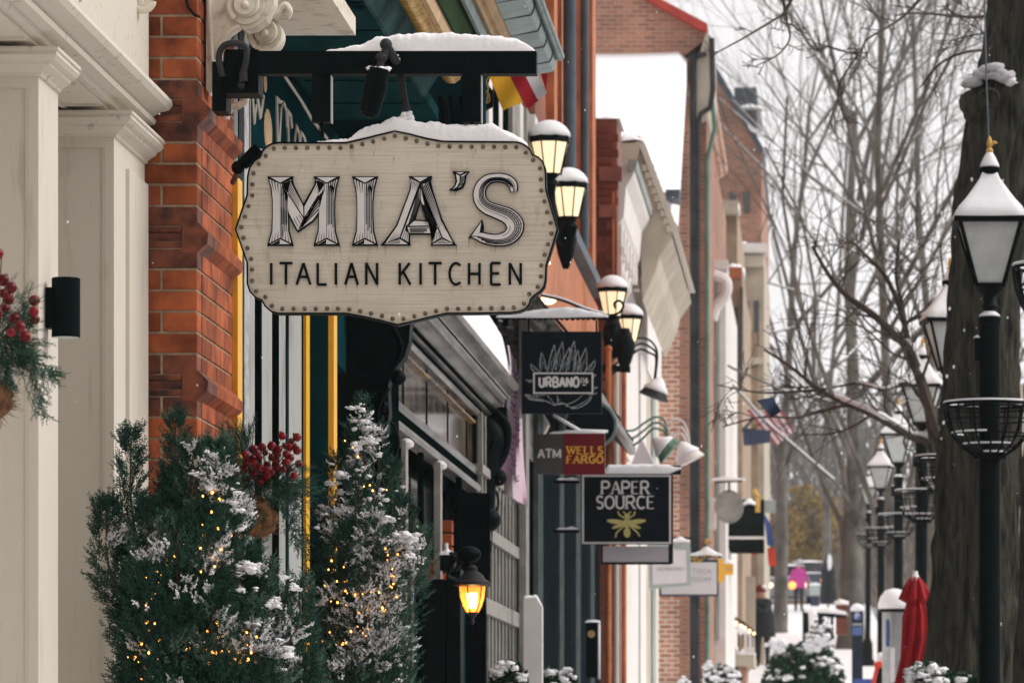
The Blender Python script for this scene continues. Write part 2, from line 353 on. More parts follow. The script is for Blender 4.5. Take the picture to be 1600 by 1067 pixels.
# ------------------------------------------------------------------ lettering (strokes in a unit box: x to the right, z up)
def arc(cx, cy, rx, ry, a0, a1, n=10): return [(cx+rx*math.cos(math.radians(a0+(a1-a0)*i/n)), cy+ry*math.sin(math.radians(a0+(a1-a0)*i/n))) for i in range(n+1)]
GL = {
 'A': [[(0, 0), (.5, 1)], [(.5, 1), (1, 0)], [(.2, .36), (.8, .36)]],
 'B': [[(.05, 0), (.05, 1)], [(.05, 1), (.6, 1)]+arc(.6, .76, .32, .24, 90, -90)+[(.05, .52)], [(.55, .52)]+arc(.62, .26, .34, .26, 90, -90)+[(.05, 0)]],
 'C': [arc(.55, .5, .5, .5, 50, 310, 14)],
 'E': [[(.05, 0), (.05, 1)], [(.05, 1), (.9, 1)], [(.05, .52), (.75, .52)], [(.05, 0), (.9, 0)]],
 'F': [[(.05, 0), (.05, 1)], [(.05, 1), (.9, 1)], [(.05, .52), (.75, .52)]],
 'G': [arc(.55, .5, .5, .5, 50, 330, 14)+[(.98, .45), (.6, .45)]],
 'H': [[(.05, 0), (.05, 1)], [(.95, 0), (.95, 1)], [(.05, .5), (.95, .5)]],
 'I': [[(.5, 0), (.5, 1)]],
 'K': [[(.05, 0), (.05, 1)], [(.9, 1), (.1, .45)], [(.35, .6), (.95, 0)]],
 'L': [[(.05, 1), (.05, 0)], [(.05, 0), (.9, 0)]],
 'M': [[(.05, 0), (.05, 1)], [(.05, 1), (.5, .15)], [(.5, .15), (.95, 1)], [(.95, 1), (.95, 0)]],
 'N': [[(.05, 0), (.05, 1)], [(.05, 1), (.95, 0)], [(.95, 0), (.95, 1)]],
 'O': [arc(.5, .5, .5, .5, 90, 450, 20)],
 'P': [[(.05, 0), (.05, 1)], [(.05, 1), (.55, 1)]+arc(.58, .74, .34, .26, 90, -90)+[(.05, .48)]],
 'R': [[(.05, 0), (.05, 1)], [(.05, 1), (.55, 1)]+arc(.58, .74, .32, .26, 90, -90)+[(.05, .48)], [(.5, .48), (.95, 0)]],
 'S': [arc(.5, .75, .4, .25, 30, 240, 10)+arc(.5, .25, .42, .25, 60, -150, 10)],
 'T': [[(.5, 0), (.5, 1)], [(0, 1), (1, 1)]],
 'U': [[(.08, 1), (.08, .3)]+arc(.5, .3, .42, .3, 180, 360, 8)+[(.92, 1)]],
 'W': [[(0, 1), (.25, 0)], [(.25, 0), (.5, .85)], [(.5, .85), (.75, 0)], [(.75, 0), (1, 1)]],
 '1': [[(.5, 0), (.5, 1), (.2, .8)]],
 '6': [arc(.5, .28, .42, .28, 90, 450, 14), [(.1, .3), (.12, .6), (.4, .95), (.8, 1)]],
 'c': [arc(.5, .5, .5, .5, 90, 450, 20), [(.5, .02), (.5, .3)]],
}
SERIF = {'A': [(0, 0), (1, 0)], 'P': [(.05, 0)], 'E': [], 'R': [(.05, 0), (.97, 0)], 'F': [(.05, 0)], 'L': [(.05, 1)], 'W': [(0, 1), (.5, 1), (1, 1)], 'S': [], 'O': [], 'U': [(.08, 1), (.92, 1)],
         'C': [], 'G': [], 'T': [(.5, 0)], 'I': [(.5, 0), (.5, 1)], 'N': [(.05, 0), (.05, 1), (.95, 1)], 'M': [(.05, 0), (.95, 0)], 'H': [], 'K': []}
def letter(mb, ch, x, z, w_, h, st, y, dep=.003, m=0, serif=0, thin=None):
    k = 0
    for s_ in GL[ch]:
        pts = [(x+a*w_, z+b*h) for a, b in s_]
        st_ = st
        if thin and len(s_) == 2 and (abs(s_[0][1]-s_[1][1]) < .05 or (ch in 'AWMU' and s_[0][0] < s_[1][0] and s_[0][1] < s_[1][1])): st_ = thin
        mb.ribbon(pts, st_, y-.0003*k, dep+.0003*k, m); k += 1
    if serif:
        for a, b in SERIF.get(ch, []):
            zz = z+b*h
            mb.ribbon([(x+a*w_-serif, zz), (x+a*w_+serif, zz)], (thin or st)*.9, y-.0003*k, dep+.0003*k, m); k += 1
def word(mb, s_, x0, x1, z, h, st, y, gap=.25, **kw):
    wts = {'I': .35, '1': .5, 'M': 1.25, 'W': 1.35, 'E': .85, 'L': .8, 'F': .8, 'S': .8, ' ': .6}
    W = sum(wts.get(c, 1) for c in s_)+gap*(len(s_)-1); u = (x1-x0)/W; x = x0
    for c in s_:
        ww = wts.get(c, 1)*u
        if c != ' ': letter(mb, c, x, z, ww, h, st, y, **kw)
        x += ww+gap*u
def crom(pts, n=6):
    out = []
    for i in range(len(pts)-1):
        p0 = pts[max(i-1, 0)]; p1 = pts[i]; p2 = pts[i+1]; p3 = pts[min(i+2, len(pts)-1)]
        for k in range(n):
            t = k/n; out.append(tuple(.5*(2*p1[j]+(p2[j]-p0[j])*t+(2*p0[j]-5*p1[j]+4*p2[j]-p3[j])*t*t+(-p0[j]+3*p1[j]-3*p2[j]+p3[j])*t**3) for j in range(len(p1))))
    out.append(tuple(pts[-1])); return out
_bc = {}
def brick_mesh(l, h, d, m, axis):
    key = (round(l, 3), round(h, 3), round(d, 3), m.name, axis)
    if key in _bc: return _bc[key]
    bm = bmesh.new(); bmesh.ops.create_cube(bm, size=1)
    sx, sy = (l, d) if axis == 'x' else (d, l)
    for v in bm.verts: v.co = Vector((v.co.x*sx, v.co.y*sy, v.co.z*h))
    bmesh.ops.bevel(bm, geom=bm.edges[:], offset=.0022, segments=1, affect='EDGES')
    me = bpy.data.meshes.new('brick'); bm.to_mesh(me); bm.free(); me.materials.append(m); _bc[key] = me; return me
def lay_brick(parent, l, h, d, c, m, axis='x'):
    o = bpy.data.objects.new('brick', brick_mesh(l, h, d, m, axis)); COL.objects.link(o); o.parent = parent
    o.location = Vector(c)-parent_world(parent); return o
# ------------------------------------------------------------------ the ground: snow-covered street climbing away from the camera
gb = MB(); ys = list(range(-30, 160, 5))+[160, 180, 220, 300, 450, 700, 1000]
def gz(y): return ground(y) if y < 170 else ground(170)+(y-170)*.004
for i in range(len(ys)-1):
    xs = [-400, -60, -8, -2, .5, 2, 6, 14, 60, 400]
    for j in range(len(xs)-1):
        a, b = ys[i], ys[i+1]
        gb.quad((xs[j], a, gz(a)-.18), (xs[j+1], a, gz(a)-.18), (xs[j+1], b, gz(b)-.18), (xs[j], b, gz(b)-.18))
o = gb.done('ground', M['snow'], kind='structure')
sb = MB(); rb = MB()
for i in range(len(ys)-1):
    a, b = ys[i], ys[i+1]
    if b > 300: break
    n = 12
    for j in range(n):
        x0 = -2.4+4.0*j/n; x1 = -2.4+4.0*(j+1)/n
        zz = lambda x, y: gz(y)+.03*nz((x, y*.5, 0), 1.3)
        sb.quad((x0, a, zz(x0, a)), (x1, a, zz(x1, a)), (x1, b, zz(x1, b)), (x0, b, zz(x0, b)))
    sb.quad((1.6, a, gz(a)), (1.6, a, gz(a)-.14), (1.6, b, gz(b)-.14), (1.6, b, gz(b)))
    rb.quad((1.6, a, gz(a)-.14), (11, a, gz(a)-.14), (11, b, gz(b)-.14), (1.6, b, gz(b)-.14))
sb.done('pavement', M['snow'], kind='structure', smooth=True); rb.done('road', M['asphalt'], kind='structure')

# unseen houses added across the road and behind the camera to block sky light
def sky_blocker_house(x0, x1, y0, y1, h, m, lab, face):
    t = thing('sky_blocker_house', lab, 'building', ((x0+x1)/2, (y0+y1)/2, -.5)); mb = MB(); mb.box(x0, x1, y0, y1, -1, h); mb.done('wall', M[m], t)
    mb = MB(); mb.box(x0-.1, x1+.1, y0-.1, y1+.1, h, h+.5); mb.done('cornice', M['beige'], t)
    for z0 in (1.2, 4.2, 7.2):
        n = int(((y1-y0) if face in '+-' else (x1-x0))/2.6)
        for k in range(n):
            mb = MB(); c = (y0 if face in '+-' else x0)+1.3+k*2.6
            if face == '-': mb.box(x0-.04, x0+.05, c-.5, c+.5, z0, z0+1.7)
            elif face == '+': mb.box(x1-.05, x1+.04, c-.5, c+.5, z0, z0+1.7)
            else: mb.box(c-.5, c+.5, y1-.05, y1+.04, z0, z0+1.7)
            mb.done('window', M['glass_dark'], t)
sky_blocker_house(21, 31, -24, -2, 9, 'brown_brick', 'unseen brown brick house added across the road to block sky light, right and behind', '-')
sky_blocker_house(21, 31, -1.6, 24, 8.5, 'orange_brick', 'unseen red brick house added across the road to block sky light, outside right edge', '-')
sky_blocker_house(21, 31, 24.4, 52, 8, 'tanwall', 'unseen tan house added across the road to block sky light, farthest up', '-')
sky_blocker_house(-12, -2.3, -24, 7.9, 10, 'beige', 'unseen beige building added to block sky light, left of the cream shopfront', '+')
sky_blocker_house(-12, 23, -40, -28, 12, 'brown_brick', 'unseen brown brick block added behind the camera to darken camera-facing walls', 'n')

# ================================================================== 1. hanging oval sign with the restaurant's name
D0 = 14.30
sg = thing('hanging_sign', 'large cream shaped hanging sign reading MIA\'S ITALIAN KITCHEN with rusty studs', 'sign', P(620, 500, D0+.03))
def z4(zx, zy): p = P(360+zx/3.077, 180+zy/3.077, D0); return (p.x, p.z)
OUT = [(232, 131), (400, 131), (555, 131), (640, 112), (720, 92), (790, 75), (865, 90), (940, 110), (1018, 125), (1150, 126), (1290, 127), (1378, 128), (1405, 136), (1428, 150), (1446, 170), (1455, 190),
       (1482, 200), (1503, 222), (1515, 250), (1519, 285), (1521, 360), (1548, 455), (1576, 550), (1549, 640), (1521, 725), (1519, 790), (1512, 825), (1492, 850), (1466, 868), (1447, 888), (1440, 912), (1420, 935), (1390, 948), (1350, 953),
       (1200, 956), (1040, 957), (960, 975), (880, 995), (805, 1012), (720, 990), (640, 972), (556, 957), (400, 957), (232, 957), (195, 947), (166, 922), (150, 893), (118, 878), (92, 850), (79, 812), (78, 710), (50, 630), (22, 550), (50, 465), (78, 385), (80, 300), (90, 250), (114, 218), (142, 200), (152, 172), (172, 150), (200, 136)]
cx, cz = z4(800, 545)
def inset(pts, k):
    out = []; n = len(pts)
    for i in range(n):
        a = Vector(pts[i-1]); p = Vector(pts[i]); b = Vector(pts[(i+1) % n])
        t = ((p-a).normalized()+(b-p).normalized()).normalized(); out.append((p.x-t.y*k, p.y+t.x*k))
    return out
outl = [z4(*p) for p in reversed(OUT)]
# sign face material: horizontally brushed cream paint with drips and rust specks
sf = bpy.data.materials.new('weathered_sign_face'); sf.use_nodes = True; t = sf.node_tree; N = t.nodes; Lk = t.links; b = N['Principled BSDF']; b.inputs['Roughness'].default_value = .55
geo = N.new('ShaderNodeNewGeometry')
def nn(scale, st, det=5, ro=.6):
    mp = N.new('ShaderNodeMapping'); mp.inputs['Scale'].default_value = st; Lk.new(geo.outputs['Position'], mp.inputs[0])
    q = N.new('ShaderNodeTexNoise'); q.inputs['Scale'].default_value = scale; q.inputs['Detail'].default_value = det; q.inputs['Roughness'].default_value = ro; Lk.new(mp.outputs[0], q.inputs[0]); return q.outputs['Fac']
def ramp(src, p0, c0, p1, c1):
    r = N.new('ShaderNodeValToRGB'); r.color_ramp.elements[0].position = p0; r.color_ramp.elements[0].color = (*c0, 1); r.color_ramp.elements[1].position = p1; r.color_ramp.elements[1].color = (*c1, 1); Lk.new(src, r.inputs[0]); return r.outputs[0]
def mul(a, b_, f=1):
    q = N.new('ShaderNodeMix'); q.data_type = 'RGBA'; q.blend_type = 'MULTIPLY'; q.inputs[0].default_value = f; Lk.new(a, q.inputs[6]); Lk.new(b_, q.inputs[7]); return q.outputs[2]
base = ramp(nn(3.5, (1, 1, 1)), .35, (.58, .52, .43), .7, (.67, .62, .53))
grain = ramp(nn(9, (.7, 1, 46), 4), .36, (.80, .76, .7), .5, (1, 1, 1))
g2 = ramp(nn(3, (.6, 1, 90), 2), .38, (.8, .76, .70), .48, (1, 1, 1))
drip = ramp(nn(9, (4, 1, 1.2), 5), .30, (.80, .74, .66), .42, (1, 1, 1))
spk = ramp(nn(120, (1, 1, 1), 3), .27, (.25, .17, .12), .33, (1, 1, 1))
Lk.new(mul(mul(mul(mul(base, grain, .75), g2, .7), drip, .8), spk), b.inputs['Base Color'])
bp = N.new('ShaderNodeBump'); bp.inputs['Strength'].default_value = .35; bp.inputs['Distance'].default_value = .001; Lk.new(nn(9, (1, 1, 42), 4), bp.inputs['Height']); Lk.new(bp.outputs[0], b.inputs['Normal'])
mb = MB(); ins = inset(outl, .0040); mb.prism(ins, D0, D0+.03); mb.done('board', sf, sg)
# rim: closed dark band round the board
mb = MB(); n = len(outl); io = outl; ii = inset(outl, .0048)
vs = []; 
for i in range(n): vs += [(io[i][0], D0-.008, io[i][1]), (ii[i][0], D0-.008, ii[i][1]), (io[i][0], D0+.045, io[i][1]), (ii[i][0], D0+.045, ii[i][1])]
fs = []
for i in range(n):
    a = 4*i; c = 4*((i+1) % n); fs += [(a, c, c+1, a+1), (a+2, a+3, c+3, c+2), (a, a+2, c+2, c), (a+1, c+1, c+3, a+3)]
mb.add(vs, fs); i3 = inset(outl, .0050)
mb.prism(inset(outl, .0035), D0+.0301, D0+.044)
mb.done('rim', M['black'], sg)
mb = MB(); vs = []
for i in range(n): vs += [(ii[i][0], D0+.004, ii[i][1]), (i3[i][0], D0-.001, i3[i][1])]
mb.add(vs, [(2*i, 2*((i+1) % n), 2*((i+1) % n)+1, 2*i+1) for i in range(n)])
mb.done('inner_lip', M['cream_dirty'], sg)
# studs along the edge
M['stud'] = mat('rusty_stud', (.20, .165, .125), .6, metal=.3, col2=(.09, .055, .035), thr=(.4, .6), scale=120, bump=.4, bscale=200)
M['rust'] = mat('rust_stain', (.16, .10, .06), .8, var=.3, scale=90, alpha=.45)
pth = inset(outl, .0180); pth = pth+[pth[0]]
seg = [0]
for i in range(len(pth)-1): seg.append(seg[-1]+math.dist(pth[i], pth[i+1]))
NST = int(seg[-1]/.0352); sm = MB(); sm.lathe((0, 0, 0), [(.0072, 0), (.0068, .003), (.0045, .006), (.0012, .0072)], 10)
proto = None
for k in range(NST):
    s_ = seg[-1]*k/NST; i = max(j for j in range(len(seg)) if seg[j] <= s_+1e-9); i = min(i, len(pth)-2); f = (s_-seg[i])/(seg[i+1]-seg[i])
    x = pth[i][0]+(pth[i+1][0]-pth[i][0])*f; z = pth[i][1]+(pth[i+1][1]-pth[i][1])*f
    if proto is None:
        proto = sm.done('stud', M['stud'], None, smooth=True); o = proto
    else: o = proto.copy(); COL.objects.link(o)
    o.parent = sg; o.rotation_euler = (math.radians(90), random.random()*3, 0); o.location = Vector((x, D0, z))-parent_world(sg)
# letters
def q6(zx, zy): p = P(400+zx/6.667, 250+zy/6.667, D0); return (p.x, p.z)
def q7(zx, zy): p = P(620+zx/6.667, 250+zy/6.667, D0); return (p.x, p.z)
Y1, Y2, Y3 = D0-.012, D0-.0135, D0-.0142
def hatch(mb, quad, n, t0=0., t1=1., wd=.0016, fa=0, fb=0, j=.1):
    a, b_, c, d = [Vector(p) for p in quad]       # a->b and d->c run along the stroke
    for i in range(n):
        u = (i+.5)/n; s0 = a.lerp(d, u); s1 = b_.lerp(c, u); T0 = t0+random.uniform(-j, j)*.5; T1 = t1+random.uniform(-j, j)
        T0 = max(0.0, T0); T1 = min(1.0, T1)
        if T1 <= T0: continue
        p0 = s0.lerp(s1, T0); p1 = s0.lerp(s1, T1); dr = (p1-p0).normalized(); nn_ = Vector((-dr.y, dr.x))
        w0 = wd*(1 if not fa else .15); w1 = wd*(1 if not fb else .15)
        mb.add([(p0.x-nn_.x*w0/2, Y3, p0.y-nn_.y*w0/2), (p1.x-nn_.x*w1/2, Y3, p1.y-nn_.y*w1/2), (p1.x+nn_.x*w1/2, Y3, p1.y+nn_.y*w1/2), (p0.x+nn_.x*w0/2, Y3, p0.y+nn_.y*w0/2)], [(0, 1, 2, 3)], 0)
def shrink(pts, k=.0011):
    n = len(pts); a = sum(pts[i][0]*pts[(i+1) % n][1]-pts[(i+1) % n][0]*pts[i][1] for i in range(n))
    r = inset(pts, k if a > 0 else -k); return r
def facet(mb, pts, k=.0011): mb.prism(shrink(pts, k), Y2, Y1+.0002, 1)
def letter_obj(sil, facets, hatches):
    mb = MB()
    for s_ in sil: mb.prism(inset(s_, -.0019 if sum(s_[i][0]*s_[(i+1) % len(s_)][1]-s_[(i+1) % len(s_)][0]*s_[i][1] for i in range(len(s_))) > 0 else .0019), Y1, D0+.001, 0)
    for f in facets: facet(mb, f)
    for h in hatches: hatch(mb, *h[0], **h[1])
    return mb.done('letter', [M['ink'], M['letterwhite']], sg)
M['ink'] = mat('black_letter_edge', (.004, .009, .010), .6, var=.2, spec=.05)
M['letterwhite'] = mat('silvered_letter_face', (.68, .65, .64), .7, spec=.05, var=.05, scale=15, bump=.05)
def stem(q, c, hw=80, fl=132, t=180, bt=895):
    l = lambda *a: [q(*p) for p in a]
    sil = l((c-fl, t), (c+fl, t), (c+fl-12, t+22), (c+hw+16, t+120), (c+hw, t+260), (c+hw, bt-320), (c+hw+8, bt-150), (c+fl-10, bt-30), (c+fl, bt), (c-fl, bt), (c-fl+10, bt-30), (c-hw-8, bt-150), (c-hw, bt-320), (c-hw, t+260), (c-hw-16, t+120), (c-fl+12, t+22))
    L = l((c-fl+16, t+26), (c, t+75), (c, bt-78), (c-fl+16, bt-20), (c-hw-4, bt-150), (c-hw, bt-320), (c-hw, t+260), (c-hw-12, t+120))
    R = l((c+fl-16, t+26), (c, t+75), (c, bt-78), (c+fl-16, bt-20), (c+hw+4, bt-150), (c+hw, bt-320), (c+hw, t+260), (c+hw+12, t+120))
    T = l((c-fl+28, t+6), (c+fl-28, t+6), (c, t+66)); B = l((c-fl+30, bt-12), (c, bt-66), (c+fl-30, bt-12))
    H = [((l((c+hw-4, t+90), (c+hw-4, bt-90), (c+8, bt-100), (c+8, t+90)), 4), dict(t0=0, t1=.85, wd=.0030)),
         ((l((c+fl-26, t+24), (c+hw-8, t+200), (c+6, t+200), (c+10, t+70)), 4), dict(t0=0, t1=1, wd=.0034)),
         ((l((c-fl+26, t+28), (c-hw+8, t+190), (c-8, t+190), (c-12, t+76)), 3), dict(t0=0, t1=.8, wd=.0036, fb=1)),
         ((l((c-fl+26, bt-24), (c-hw+8, bt-190), (c-8, bt-190), (c-10, bt-80)), 3), dict(t0=0, t1=.6, wd=.0024, fb=1)),
         ((l((c+fl-26, bt-24), (c+hw-8, bt-230), (c+8, bt-230), (c+10, bt-80)), 3), dict(t0=0, t1=.8, wd=.0022, fb=1)),
         ((l((c-fl+40, bt-10), (c-6, bt-16), (c-4, bt-56), (c-10, bt-50)), 4), dict(wd=.0034))]
    return sil, [L, R, T, B], H
# M
s1, f1, h1 = stem(q6, 258); s2, f2, h2 = stem(q6, 740)
l = lambda *a: [q6(*p) for p in a]
d1s = l((262, 240), (378, 196), (392, 260), (500, 480), (500, 610), (440, 755), (425, 735), (335, 560)); d2s = l((500, 470), (618, 262), (620, 190), (742, 245), (668, 545), (600, 640), (440, 755), (430, 735), (498, 620))
Mf = [l((278, 275), (500, 612), (440, 742), (345, 560)), l((272, 248), (372, 214), (388, 262), (498, 484), (500, 598)), l((506, 492), (626, 266), (634, 204), (728, 248), (510, 600)), l((722, 290), (660, 548), (596, 636), (446, 738), (506, 618))]
Mh = h1+h2+[((l((372, 214), (500, 500), (496, 590), (276, 252)), 5), dict(t0=0, t1=.8, wd=.0034, fb=1)), ((l((716, 300), (500, 690), (455, 735), (505, 630)), 4), dict(wd=.0034)), ((l((655, 545), (455, 733), (505, 640), (716, 320)), 4), dict(wd=.0034)),
       ((l((634, 210), (540, 440), (600, 420), (722, 250)), 4), dict(t0=0, t1=.6, wd=.0026, fb=1)), ((l((440, 735), (360, 575), (440, 520), (495, 615)), 3), dict(t0=.05, t1=.6, wd=.0018)),
       ((l((262, 480), (262, 830), (330, 780), (330, 540)), 4), dict(wd=.0022, t1=.9))]
letter_obj([s1, s2, d1s, d2s], f1+f2+Mf, Mh)
# I
s1, f1, h1 = stem(q6, 1138); letter_obj([s1], f1, h1)
# A
l = lambda *a: [q7(*p) for p in a]
As = [l((132, 178), (368, 178), (352, 225), (375, 330), (470, 620), (585, 850), (622, 893), (362, 893), (372, 860), (362, 775), (335, 700), (250, 440), (185, 640), (135, 770), (132, 860), (145, 893), (-165, 893), (-120, 850), (0, 690), (140, 320), (155, 220)),
      l((85, 697), (185, 632), (340, 640), (428, 690), (372, 778), (125, 778))]
Af = [l((150, 200), (240, 246), (34, 812), (-115, 872), (8, 690), (146, 320)), l((244, 300), (250, 420), (184, 632), (100, 690), (95, 735), (130, 772), (124, 862), (44, 815)), l((256, 262), (340, 232), (368, 330), (470, 640), (590, 872), (478, 812)),
      l((254, 300), (468, 812), (372, 868), (368, 780), (428, 700), (340, 640), (252, 430)), l((168, 184), (332, 184), (246, 236)), l((-130, 882), (36, 826), (122, 884)), l((372, 886), (474, 824), (592, 882)), l((105, 693), (190, 638), (335, 645), (412, 688)), l((112, 705), (420, 700), (368, 770), (132, 770))]
Ah = [((l((340, 235), (560, 850), (485, 812), (258, 262)), 5), dict(t0=0, t1=.85, wd=.0038, fb=1)), ((l((258, 450), (420, 800), (380, 850), (256, 520)), 3), dict(t0=.0, t1=.5, wd=.002)), ((l((235, 300), (110, 720), (180, 640), (248, 430)), 5), dict(wd=.0024)),
      ((l((300, 470), (440, 720), (390, 740), (262, 470)), 4), dict(wd=.0028, t0=0, t1=.9)), ((l((130, 712), (350, 710), (330, 765), (140, 765)), 4), dict(wd=.0028, t0=0, t1=.85)), ((l((330, 645), (250, 645), (270, 688), (405, 688)), 4), dict(wd=.002, t0=0, t1=.8, fb=1)),
      ((l((155, 210), (140, 330), (205, 330), (232, 250)), 5), dict(wd=.0022, t0=0, t1=.9, fb=1)), ((l((50, 815), (100, 700), (125, 770), (120, 860)), 3), dict(wd=.0018)), ((l((-90, 862), (20, 690), (60, 740), (24, 812)), 6), dict(wd=.0014, t0=0, t1=.6, fb=1)),
      ((l((375, 860), (400, 740), (440, 760), (468, 815)), 3), dict(wd=.0018)), ((l((-100, 882), (40, 875), (40, 835), (20, 835)), 3), dict(wd=.002)), ((l((385, 882), (560, 876), (480, 832), (470, 832)), 3), dict(wd=.002))]
letter_obj(As, Af, Ah)
# apostrophe
Ap = [l((585, 127), (755, 127), (722, 165), (712, 240), (690, 290), (620, 326), (552, 318), (600, 285), (620, 230), (612, 170))]
letter_obj(Ap, [l((618, 150), (662, 172), (658, 240), (632, 290), (580, 314), (608, 284), (630, 230)), l((738, 140), (668, 170), (664, 240), (640, 300), (682, 282), (704, 240), (714, 165)), l((620, 134), (708, 134), (662, 160))],
           [((l((712, 170), (690, 280), (650, 290), (668, 172)), 4), dict(wd=.0022)), ((l((590, 312), (630, 290), (665, 280), (640, 305)), 2), dict(wd=.0014))])
# S
cl = crom([(1222, 335), (1208, 262), (1150, 208), (1060, 190), (960, 205), (890, 265), (862, 350), (880, 440), (950, 505), (1060, 548), (1160, 590), (1225, 660), (1228, 740), (1160, 815), (1050, 840), (950, 828), (860, 805), (780, 800)], 6)
hwf = lambda t: np.interp(t, [0, .06, .2, .36, .5, .66, .82, .93, 1], [30, 48, 40, 62, 66, 90, 58, 48, 6])
nS = len(cl); Lo = []; Ri = []; Ce = []
for i in range(nS):
    a = Vector(cl[max(i-1, 0)][:2]); b_ = Vector(cl[min(i+1, nS-1)][:2]); d = (b_-a).normalized(); nn_ = Vector((-d.y, d.x)); p = Vector(cl[i][:2]); h_ = float(hwf(i/(nS-1)))
    Lo.append(p+nn_*h_); Ri.append(p-nn_*h_); Ce.append(p)
mb = MB(); Q = lambda v: q7(v.x, v.y)
def strip(A, B, y, m, dep):
    vs = []
    for i in range(nS): a = Q(A[i]); b_ = Q(B[i]); vs += [(a[0], y, a[1]), (b_[0], y, b_[1]), (a[0], y+dep, a[1]), (b_[0], y+dep, b_[1])]
    fs = []
    for i in range(nS-1): a = 4*i; c = a+4; fs += [(a, a+1, c+1, c), (a, c, c+2, a+2), (a+1, a+3, c+3, c+1), (a+2, c+2, c+3, a+3)]
    fs += [(0, 2, 3, 1), (4*nS-4, 4*nS-3, 4*nS-1, 4*nS-2)]
    mb.add(vs, fs, m)
ex = lambda A, k: [Ce[i]+(A[i]-Ce[i])*k if False else Ce[i]+(A[i]-Ce[i]).normalized()*((A[i]-Ce[i]).length+k) for i in range(nS)]
strip(ex(Lo, 9), ex(Ri, 9), Y1, 0, .013)
strip(ex(Lo, -4), ex(Ri, -4), Y2, 1, .0013)
for fr, w0, r0, r1 in [(.0, .0026, 0, 1), (.24, .0030, .04, .96), (.48, .0034, .05, .93), (.72, .0030, .08, .9), (-.35, .0014, .40, .60), (-.35, .0016, .0, .12), (-.6, .0014, .66, .80)]:
    i0, i1 = int(r0*(nS-1)), int(r1*(nS-1)); pts = []
    for i in range(i0, i1+1):
        T_ = Lo if fr < 0 else Ri
        # inner side of the curve carries the engraving: swap sides halfway down
        tt = i/(nS-1); sd_ = (Ri if tt < .5 else Lo) if fr >= 0 else (Lo if tt < .5 else Ri)
        blend = 1-2*min(1, max(0, (tt-.42)/.16)) if .42 < tt < .58 else (1 if tt <= .42 else -1)
        v = Ce[i]+((Ri[i]-Ce[i])*fr)
        pts.append(Q(v))
    if len(pts) > 2: mb.ribbon(pts, w0, Y3, .0006, 0)
for i in list(range(4, 16, 1))+list(range(52, 80, 2)):
    if i < nS: 
        a = Ce[i]; b_ = Ri[i]; p0 = Q(a.lerp(b_, .05)); p1 = Q(a.lerp(b_, .9)); mb.ribbon([p0, p1], .0009, Y3-.0003, .0006, 0)
mb.prism([q7(892, 622), q7(910, 700), q7(900, 775), q7(840, 800), q7(745, 822)], Y1-.0002, D0+.001, 0)
mb.prism(shrink([q7(884, 650), q7(868, 765), q7(775, 805)]), Y2-.0002, Y1, 1)
mb.done('letter', [M['ink'], M['letterwhite']], sg)
# rust runs below the letters
mb = MB()
for zx, zy, ln in [(527, 630, 26), (745, 632, 50), (1087, 632, 50), (1147, 600, 45), (1275, 630, 32), (1387, 590, 40), (708, 630, 22), (558, 820, 28), (610, 822, 20), (415, 822, 14), (512, 822, 10), (708, 822, 14), (690, 180, 20), (1060, 372, 18), (1080, 375, 22), (300, 632, 12), (1075, 820, 12), (1110, 820, 18), (1212, 820, 16), (785, 205, 30), (1180, 165, 22)]:
    a = z4(zx, zy-4); c = z4(zx+random.uniform(-3, 3), zy+ln); mb.ribbon([a, ((a[0]+c[0])/2, (a[1]+c[1])/2), c], [.0030, .0018, .0006], D0-.0006, .0006)
mb.done('rust_run', M['rust'], sg, kind='stuff')
# second line of lettering
for ch, c, wd in [('I', 197, 8), ('T', 268, 62), ('A', 352, 66), ('L', 443, 50), ('I', 508, 8), ('A', 583, 60), ('N', 680, 58), ('K', 840, 56), ('I', 915, 8), ('T', 985, 62), ('C', 1082, 62), ('H', 1173, 56), ('E', 1278, 54), ('N', 1370, 58)]:
    a = z4(c-wd/2, 815); b_ = z4(c+wd/2, 712); mb = MB()
    letter(mb, ch, a[0], a[1], b_[0]-a[0], b_[1]-a[1], .0078, D0-.006, .007, 0)
    mb.done('letter', M['ink'], sg)
# snow on top of the board
mb = MB(); pts = []
for zx, zt in [(420, 129), (500, 120), (560, 108), (640, 62), (700, 40), (760, 20), (812, 4), (860, 14), (900, 26), (960, 34), (1040, 40), (1120, 42), (1200, 40), (1260, 42), (1300, 62), (1360, 90), (1400, 108), (1425, 132)]:
    zb = np.interp(zx, [400, 555, 790, 1018, 1378, 1430], [131, 131, 76, 125, 128, 150]); a = z4(zx, zb); c = z4(zx, zt); pts.append((a[0], a[1], max(.001, c[1]-a[1])))
mb.mound(pts, D0-.006, D0+.055, nx=220, ny=14, amp=.009, seed=3); mb.done('snow_cap', M['snow'], sg, smooth='all')

# ---- steel bracket the sign hangs from
br = thing('sign_bracket', 'black steel beam bracket with hangers and snow carrying the large cream sign', 'bracket', P(360, 120, D0+.03))
b0, b1 = D0-.0, D0+.06
def bx(mb, x0, x1, y0, y1, d0=D0, d1=D0+.06, m=0): return mb.box(X(x0, D0), X(x1, D0), d0, d1, Z(y1, D0), Z(y0, D0), m)
mb = MB(); bx(mb, 350, 838, 80, 115.5, b0, b1); mb.done('beam', M['black'], br)
mb = MB(); bx(mb, 352, 404, 78, 146, D0-.004, D0+.12); bx(mb, 330, 352, 95, 172, D0+.02, D0+.14); mb.done_each('wall_plate', M['black'], br)
for a in (487, 722):
    mb = MB(); bx(mb, a, a+29, 115.6, 190, D0+.005, D0+.05); bx(mb, a+12, a+17, 190, 212, D0+.025, D0+.03); mb.done('hanger', M['black'], br)
    mb = MB(); bx(mb, a+29, a+30.6, 118, 191, D0+.006, D0+.049); mb.done('hanger_edge', M['steel'], br)
pts = []
